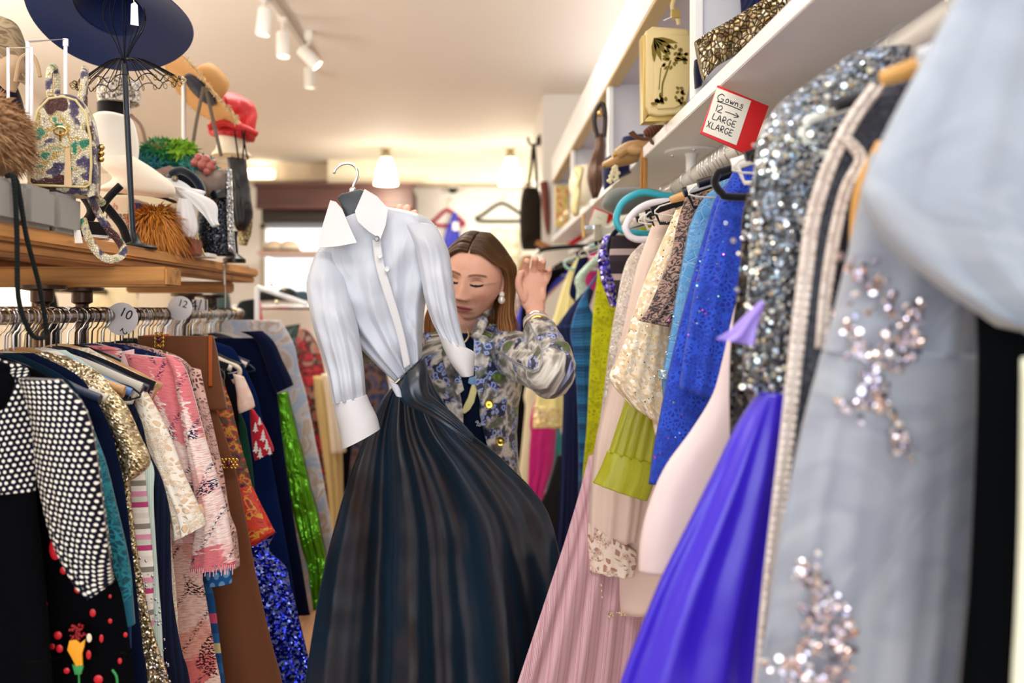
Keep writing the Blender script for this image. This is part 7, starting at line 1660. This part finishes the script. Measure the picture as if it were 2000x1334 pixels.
c = P(1142, 362, 4.1); mb = MB(); mb.ball(c, .10, 24, (.75, .5, 1)); obj('bag_body', mb, gloss('efe6cd', .45), t)
mb = MB(); mb.loft(pairs([((1120, 332), (1126, 322)), ((1126, 350), (1140, 328)), ((1122, 370), (1136, 360)), ((1115, 408), (1132, 412)), ((1122, 425), (1132, 420))], 3.95, [.01, .03, .03, .03, .01]), n=24, fine=.02); obj('bow', mb, satin('ddcf98', .45), t, smooth=180)
t = thing('floral_picture', 'small framed picture in yellow and red tones at the far end of the shelf', 'picture', (P(1096, 420, 5.3).x, 5.3, SB))
a, b_ = P(1084, 425, 5.3), P(1112, 362, 5.3); mb = MB(); mb.box((a.x, 5.3, SB), (b_.x, 5.33, b_.z), .003); obj('frame', mb, gloss('d8c890', .5), t)
mb = MB(); mb.box((a.x+.008, 5.295, SB+.008), (b_.x-.008, 5.3, b_.z-.008)); obj('canvas', mb, Mat('picture_tones', 'b98a50', .7).m, t)
pc = bpy.data.materials['picture_tones']
_m = Mat.__new__(Mat); _m.m = pc; _m.t = pc.node_tree; _m.b = _m.t.nodes['Principled BSDF']; _m.col(_m.ramp(_m.noise(_m.ob(), 26, 2), [(.35, '9a9440'), (.5, 'd9c27a'), (.62, 'c2503e'), (.72, 'b5a24c')]))
for k_, (x, y, r, lab) in enumerate(((1098, 428, 7, 'ivory shell ornament below the small picture, left'), (1108, 420, 8, 'ivory shell ornament below the small picture, right'), (1122, 410, 6, 'ivory shell ornament beside the cream round bag'))):
    c = P(x, y, 5.0-.3*k_); mb = MB(); mb.lathe([(.004, -r*.0026), (r*.0026, -r*.001), (r*.0023, r*.0014), (.003, r*.003)], (c.x, c.y, SB+r*.0026), 14); tag(obj('shell', mb, gloss('ecd9a8', .35)), lab, 'ornament', 'shell ornaments')
# the handwritten size signs
INK = gloss('2c2c34', .7)
def sign(corners, paper, Y, lab, rows, thick=.004):
    """corners: red card outline in pixels; paper: outline of the pale label; rows of strokes in label coordinates"""
    t = thing('size_sign', lab, 'sign', P(sum(c[0] for c in corners)/len(corners), max(c[1] for c in corners), Y))
    mb = MB(); mb.slab([(P(x, y, Y).x, P(x, y, Y).z) for x, y in corners], thick, (0, Y+thick, 0), (1, 0, 0), (0, 0, 1), .0008); obj('red_card', mb, gloss('d3151b', .45), t)
    mb = MB(); mb.slab([(P(x, y, Y).x, P(x, y, Y).z) for x, y in paper], .0012, (0, Y+.0002, 0), (1, 0, 0), (0, 0, 1), .0003); lb = obj('paper_label', mb, gloss('efeadb', .75), t)
    a, b_, d_ = paper[0], paper[1], paper[3]      # top-left, top-right, bottom-left
    for nm, strokes in rows:
        mb = MB()
        for st in strokes:
            pts = []
            for u, v_ in st:
                x = a[0]+(b_[0]-a[0])*u+(d_[0]-a[0])*v_; y = a[1]+(b_[1]-a[1])*u+(d_[1]-a[1])*v_; pts.append(P(x, y, Y-.0013))
            mb.tube(smooth_path(pts, 3) if len(pts) > 2 else pts, .0009 if thick > .003 else .0006, 6)
        o = obj('handwriting', mb, INK, lb); o['label'] = 'handwritten ' + nm
LET = {'G': [[(.9, .15), (.5, .0), (.1, .3), (.05, .65), (.4, 1), (.85, .85), (.9, .6), (.55, .6)]], 'o': [[(.5, .35), (.15, .55), (.2, .9), (.6, .95), (.8, .65), (.5, .35)]], 'w': [[(.0, .4), (.2, .95), (.45, .55), (.65, .95), (.95, .35)]],
       'n': [[(.1, .4), (.1, .95)], [(.1, .6), (.45, .4), (.7, .6), (.75, .95)]], 's': [[(.85, .4), (.3, .4), (.35, .62), (.75, .72), (.65, .95), (.1, .95)]],
       '1': [[(.5, 0), (.45, 1)]], '2': [[(.1, .25), (.45, .0), (.8, .3), (.45, .7), (.1, 1), (.95, .98)]], 'L': [[(.2, 0), (.12, .95), (.9, .95)]], 'A': [[(.0, 1), (.45, 0), (.9, 1)], [(.2, .6), (.75, .6)]],
       'R': [[(.12, 1), (.15, .02), (.7, .1), (.7, .45), (.2, .52), (.85, 1)]], 'E': [[(.85, .02), (.2, .05), (.15, .5), (.7, .48)], [(.15, .5), (.15, .97), (.9, .95)]], 'X': [[(.05, 0), (.85, 1)], [(.85, 0), (.1, 1)]],
       '>': [[(.0, .5), (1.9, .5)], [(1.4, .2), (1.95, .5), (1.35, .85)]]}
def word(txt, u0, v0, w_, h_, gap=.2):
    out = []; u = u0
    for ch in txt:
        if ch != ' ':
            for st in LET[ch]: out.append([(u+a*w_, v0+b_*h_) for a, b_ in st])
        u += w_*(1+gap)*(.6 if ch == '1' else 1)
    return out
Ysg = 1.775
sign([(1402, 166), (1502, 207), (1466, 305), (1367, 260)], [(1400, 171), (1467, 197), (1438, 284), (1372, 257)], Ysg, 'red card sign handwritten Gowns 12 LARGE XLARGE clipped by the rail',
     [('Gowns, underlined', word('G', .10, .09, .19, .17)+word('owns', .33, .10, .115, .13)+[[(.12, .275), (.45, .262), (.84, .268)]]), ('12 and an arrow', word('12', .10, .33, .15, .15, .1)+[[(.42, .42), (.55, .415), (.80, .42)], [(.70, .37), (.81, .42), (.69, .47)]]),
      ('LARGE', word('LARGE', .13, .535, .125, .135, .12)), ('XLARGE', word('XLARGE', .05, .735, .115, .135, .12))])
sign([(1160, 404), (1202, 421), (1188, 436), (1168, 430), (1148, 448)], [(1161, 408), (1188, 418), (1183, 444), (1150, 440)], 3.05, 'small red card sign with cream label by the grey felt hat', [('faint line', [[(.35, .35), (.5, .40), (.7, .42)]])], .003)
mb = MB(); mb.slab([(P(x, y, 5.4).x, P(x, y, 5.4).z) for x, y in ((1107, 475), (1146, 451), (1156, 455), (1118, 480))], .004, (0, 5.4, 0), (1, 0, 0), (0, 0, 1), .0005); tag(obj('red_divider', mb, gloss('c8141c', .5)), 'bright red card strip lying along the rail above the raised hand', 'card')
mb = MB(); mb.tube([P(1330, 234, 2.40), P(1372, 236, 2.40)], .004, 8); tag(obj('wooden_dowel', mb, wood('c98e4a', '94622c', 'X', .5)), 'thin wooden dowel under the shelf left of the red sign', 'dowel')
mb = MB(); mb.tube([P(1139, 417, 4.25), P(1140, 465, 4.25)], .008, 8); tag(obj('gold_tassel', mb, gloss('d9b77a', .5)), 'short gold tassel hanging by the small red sign', 'tassel')
t = thing('leather_strap', 'tan leather strap end sticking up beside the hanging black bag', 'strap', P(1062, 480, 6.2))
mb = MB(); mb.slab([(P(x, y, 6.26).x, P(x, y, 6.26).z) for x, y in ((1044, 478), (1050, 468), (1080, 482), (1074, 490))], .02, (0, 6.27, 0), (1, 0, 0), (0, 0, 1), .002); obj('strap_end', mb, plain('b9804f', .6), t)
# ================================================================== the rear of the shop
def loop_hanger(x, y, Y, w_, h_, r, mat, lab, hookh=22, clip=None):
    k = Y/F; c = P(x, y, Y); t = thing('hanger', lab, 'hanger', c)
    pts = [(-w_, h_*.45), (-w_*.75, h_*.25), (-w_*.3, -h_*.3), (0, -h_*.5), (w_*.3, -h_*.3), (w_*.75, h_*.2), (w_, h_*.45), (w_*.92, h_*.62), (w_*.6, h_*.66), (-w_*.6, h_*.66), (-w_*.92, h_*.62)]
    mb = MB(); mb.tube(smooth_path([c+Vector((a*k, 0, -b_*k)) for a, b_ in pts]+[c+Vector((pts[0][0]*k, 0, -pts[0][1]*k))], 4)[:-1], r, 8, closed=True); obj('yoke', mb, mat, t)
    mb = MB(); mb.tube(smooth_path([c+Vector((0, 0, h_*.5*k)), c+Vector((0, 0, (h_*.5+hookh*.6)*k)), c+Vector((4*k, 0, (h_*.5+hookh)*k)), c+Vector((9*k, 0, (h_*.5+hookh*.8)*k))], 4), .004, 6); obj('hook', mb, gloss('c9b878', .3, .9), t)
    return t
loop_hanger(874, 423, 9.38, 32, 26, .02, gloss('a8304e', .5), 'raspberry pink hanger on the rear wall')
t = thing('cobalt_dress', 'cobalt blue one-strap dress hanging on the rear wall behind the woman', 'dress', P(880, 560, 9.15))
mb = MB(); mb.loft(pairs([((885, 414), (892, 416)), ((879, 430), (895, 432)), ((868, 460), (898, 458)), ((864, 500), (900, 495)), ((858, 580), (905, 580)), ((845, 700), (915, 700)), ((835, 860), (925, 860))], 9.33, .06), n=30, fold=(3, .03)); obj('dress_body', mb, satin('1420b4', .45), t, smooth=180)
mb = MB(); mb.box(P(884, 450, 9.25), P(896, 434, 9.25)+Vector((0, .01, 0)), .002); obj('price_label', mb, gloss('f2eef4', .6), t)
loop_hanger(980, 412, 9.382, 50, 30, .018, gloss('2c3318', .5), 'dark olive hanger above the ivory dress on the rear wall', 14)
t = thing('ivory_lace_dress', 'ivory lace dress with sweetheart bodice hung on the rear wall', 'dress', P(988, 900, 9.1))
IVL = floral(('d9d4b8', 'e9e5d0', 'c9c4a6', 'f0ecda', 'd2ccb0'), 8, .8)
mb = MB(); mb.loft(pairs([((960, 446), (1012, 446)), ((958, 470), (1015, 470)), ((966, 498), (1013, 496)), ((972, 520), (1010, 520)), ((965, 580), (1014, 580)), ((955, 700), (1022, 700)), ((945, 860), (1030, 860))], 9.26, [.06, .1, .12, .09, .1, .12, .14]), n=36, fold=(4, .03), fine=.03); bdy = obj('dress_body', mb, IVL, t, smooth=180)
mb = MB()
for s in (-1, 1): mb.ball(P(987+s*13, 470, 9.17), .075, 14, (1, .6, 1.1))
obj('bodice_cups', mb, IVL, t)
# hook on the pier and the black bag
t = thing('wall_hook', 'dark double wall hook on the white pier', 'hook', P(1043, 272, 6.5))
mb = MB(); px0 = P(1060, 0, 6.27).x
mb.tube(smooth_path([P(1031, 268, 6.5), P(1034, 280, 6.5), P(1043, 283, 6.5), P(1053, 278, 6.5), P(1055, 262, 6.5)], 5), .010, 8); obj('hook_arm', mb, gloss('2b2018', .35, .8), t)
mb = MB(); mb.box((px0-.03, 6.46, P(0, 276, 6.5).z-.03), (px0+.001, 6.54, P(0, 276, 6.5).z+.03), .005); obj('back_plate', mb, gloss('2b2018', .35, .8), t)
t = thing('black_tote_bag', 'long black leather bag hanging from the hook on the white pier', 'bag', P(1036, 488, 6.45))
mb = MB(); mb.loft(pairs([((1022, 368), (1050, 366)), ((1017, 390), (1056, 385)), ((1015, 430), (1057, 430)), ((1016, 465), (1057, 465)), ((1020, 488), (1055, 488))], 6.45, [.03, .06, .07, .07, .05]), n=36, fine=.02); obj('bag_body', mb, plain('2a241f', .45, .1), t, smooth=180)
mb = MB(); mb.tube(smooth_path([P(1030, 370, 6.42), P(1037, 330, 6.42), P(1042, 283, 6.46), P(1047, 330, 6.42), P(1049, 370, 6.42)], 6), .012, 8); obj('strap', mb, gloss('15120f', .4), t)
mb = MB(); mb.loft(pairs([((1054, 356), (1070, 354)), ((1056, 385), (1073, 380)), ((1062, 430), (1074, 425)), ((1068, 460), (1074, 455))], 6.2, [.03, .05, .05, .02]), n=28); tag(obj('oxblood_bag', mb, plain('7a4034', .5), smooth=180), 'reddish brown leather bag hanging beside the black one', 'bag')
# stock between woman and rear wall on the right
for nm, prs, Y, mt, lab, cat in (
    ('mauve_blouse', [((1018, 560), (1035, 556)), ((1006, 600), (1030, 600)), ((1004, 660), (1030, 660)), ((1008, 760), (1030, 760))], 6.6, floral(('6a5a6e', 'b9a4a0', '4a3c4e', 'd8c4b8', '8a6a6a'), 9, .7), 'mauve patterned blouse far back between hand and hair', 'blouse'),
    ('white_blouse', [((1000, 558), (1020, 552)), ((994, 585), (1022, 580)), ((992, 620), (1018, 616)), ((990, 760), (1018, 760))], 7.2, plain('ece8ec', .7), 'white blouse far back left of the raised hand', 'blouse'),
    ('tan_coat', [((1020, 500), (1040, 498)), ((1008, 540), (1034, 540)), ((1000, 640), (1030, 640)), ((996, 900), (1030, 900))], 7.8, plain('b08a64', .8), 'tan coat hanging at the rear behind the raised hand', 'coat'),
    ('pale_print_dress', [((975, 575), (995, 575)), ((970, 620), (996, 620)), ((968, 720), (998, 720)), ((960, 900), (1000, 900))], 8.2, floral(('efe6e2', 'c9a0a0', 'f3efec', 'd98a92', 'f0ebe6'), 5, .8), 'pale pink printed dress at the rear right of the woman', 'dress')):
    mb = MB(); mb.loft(pairs(prs+[((prs[-1][0][0], 1010), (prs[-1][1][0], 1010))], Y, .06), n=28, fold=(3, .02)); tag(obj(nm, mb, mt, smooth=180), lab, cat)
# second rail at the rear left with its clothes
RX0, RX1, RYY = P(455, 0, 4.4).x, P(720, 0, 4.4).x, 4.4
rz = P(0, 600, RYY).z
t = thing('rear_rail', 'chrome clothes rail standing across the rear left of the shop', 'rail', ((RX0+RX1)/2, RYY, 0))
obj('rail_tube', MB().tube([(RX0, RYY, rz), (RX1, RYY, rz)], .014, 12), CHROME(), t)
for xx in (RX0, RX1):
    obj('upright', MB().tube([(xx, RYY, 0.02), (xx, RYY, rz)], .014, 12), CHROME(), t); obj('foot', MB().tube([(xx, RYY-.25, .016), (xx, RYY+.25, .016)], .016, 10), CHROME(), t)
for nm, prs, dY, mt, lab, cat in (
    ('red_strap_dress', [((500, 590), (508, 588)), ((480, 625), (512, 620)), ((452, 648), (520, 645)), ((450, 720), (525, 720)), ((440, 1000), (540, 1000))], -.25, satin('c81e2c', .45), 'bright red strappy dress beyond the end of the left rail', 'dress'),
    ('red_floral_dress', [((585, 640), (602, 645)), ((578, 680), (622, 676)), ((580, 740), (636, 735)), ((600, 800), (640, 800)), ((606, 1000), (650, 1000))], -.20, floral(('5a2a28', 'c22a36', '3a1a1a', 'a88a78', 'd03040'), 12, .7), 'dark red floral dress left of the held white shirt', 'dress'),
    ('cream_linen_dress', [((612, 735), (640, 735)), ((618, 800), (656, 800)), ((630, 880), (668, 880)), ((645, 1000), (672, 1000)), ((650, 1200), (690, 1200))], -.32, plain('c9b078', .8), 'straw coloured linen dress just left of the white sleeve', 'dress'),
    ('ecru_jacket', [((628, 730), (660, 730)), ((640, 800), (668, 800)), ((648, 886), (676, 882))], -.42, plain('ddcdb4', .8), 'ecru jacket cuff under the white sleeve', 'jacket'),
    ('navy_print_dress', [((700, 705), (745, 690)), ((705, 760), (760, 750)), ((690, 850), (770, 850)), ((670, 1050), (780, 1050))], -.1, floral(('141a3c', '28345e', '6a4a3a', '10142c', '3a4a80'), 10, .8), 'navy printed dress seen between white sleeve and bodice', 'dress'),
    ('black_dress', [((655, 700), (720, 700)), ((650, 860), (740, 860)), ((640, 1200), (760, 1200))], -.02, plain('0c0c12', .9), 'black dress behind the white sleeve', 'dress'),
    ('dark_green_coat', [((548, 640), (585, 632)), ((545, 700), (590, 690)), ((560, 900), (610, 900)), ((560, 1200), (620, 1200))], .02, floral(('1a2c26', '3f5a56', '15221f', '5f7a78', '223a34'), 14, .8), 'dark green mottled coat behind the silver gown', 'coat')):
    mb = MB(); mb.loft(pairs(prs, RYY+dY, .05), n=32, fold=(3, .012)); tag(obj(nm, mb, mt, smooth=180), lab, cat)
mb = MB(); a = P(502, 560, 3.9); b_ = P(600, 594, 3.9); mb.tube([a, b_], .012, 10); 
t = thing('clear_rail_arm', 'clear acrylic display arm slanting beyond the shelf end', 'display arm', b_); obj('arm', mb, clear('eef4fa', .08, .6), t)
for x, y in ((530, 556), (555, 563), (540, 590)):
    mb = MB(); mb.ball(P(x, y, 3.88), .010, 10); obj('ball_stop', mb, gloss('e2ddc0', .15, .5), t)
mb = MB(); mb.tube([a, (a.x, a.y, 0.02)], .012, 10); mb.lathe([(.12, 0), (.12, .012), (.02, .02)], (a.x, a.y, 0), 24); obj('stand_pole', mb, clear('eef4fa', .08, .6), t)
# glimpses between shelf and rail, left
c = P(28, 582, 3.1); t = thing('globe_lamp', 'round white globe lamp glimpsed between shelf and rail at far left', 'lamp', (c.x, c.y, 0))
mb = MB(); mb.ball(c, .062, 24); obj('globe', mb, glow('fff8e6', 1.6), t)
mb = MB(); mb.tube([(c.x, c.y, 0.02), (c.x, c.y, c.z-.055)], .01, 10); mb.lathe([(.11, 0), (.11, .02), (.012, .03)], (c.x, c.y, 0), 24); obj('stand', mb, gloss('2a2420', .4, .6), t)
for nm, prs, Y, mt, lab in (('black_coat', [((62, 566), (100, 562)), ((60, 600), (110, 600)), ((55, 700), (115, 700)), ((50, 1000), (120, 1000))], 3.6, plain('12100f', .9), 'black coat glimpsed under the wooden shelf at far left'),
                            ('cream_coat', [((180, 560), (262, 556)), ((175, 600), (270, 600)), ((170, 700), (275, 700)), ((165, 1000), (280, 1000))], 4.2, plain('e9d6ae', .8), 'cream coat glimpsed between shelf and rail'),
                            ('green_grey_coat', [((415, 575), (445, 570)), ((410, 600), (450, 596)), ((405, 700), (455, 700)), ((400, 1000), (470, 1000))], 4.1, plain('3f5550', .85), 'grey-green coat glimpsed below the shelf near its end'),
                            ('charcoal_coat', [((470, 590), (498, 584)), ((462, 620), (502, 616)), ((455, 800), (505, 800)), ((450, 1000), (510, 1000))], 4.0, plain('23282a', .85), 'charcoal coat beyond the end of the wooden shelf')):
    mb = MB(); mb.loft(pairs(prs, Y, .06), n=28, fold=(3, .015)); tag(obj(nm, mb, mt, smooth=180), lab, 'coat')
t = thing('wall_rail', 'dark clothes rail at far left holding the coats glimpsed below the shelf', 'rail', (-1.78, 3.9, 0))
obj('rail_tube', MB().tube([(-1.78, 3.35, 1.585), (-1.78, 4.5, 1.585)], .013, 10), IRON, t)
for yy in (3.35, 4.5): obj('upright', MB().tube([(-1.78, yy, .02), (-1.78, yy, 1.585)], .013, 10), IRON, t)
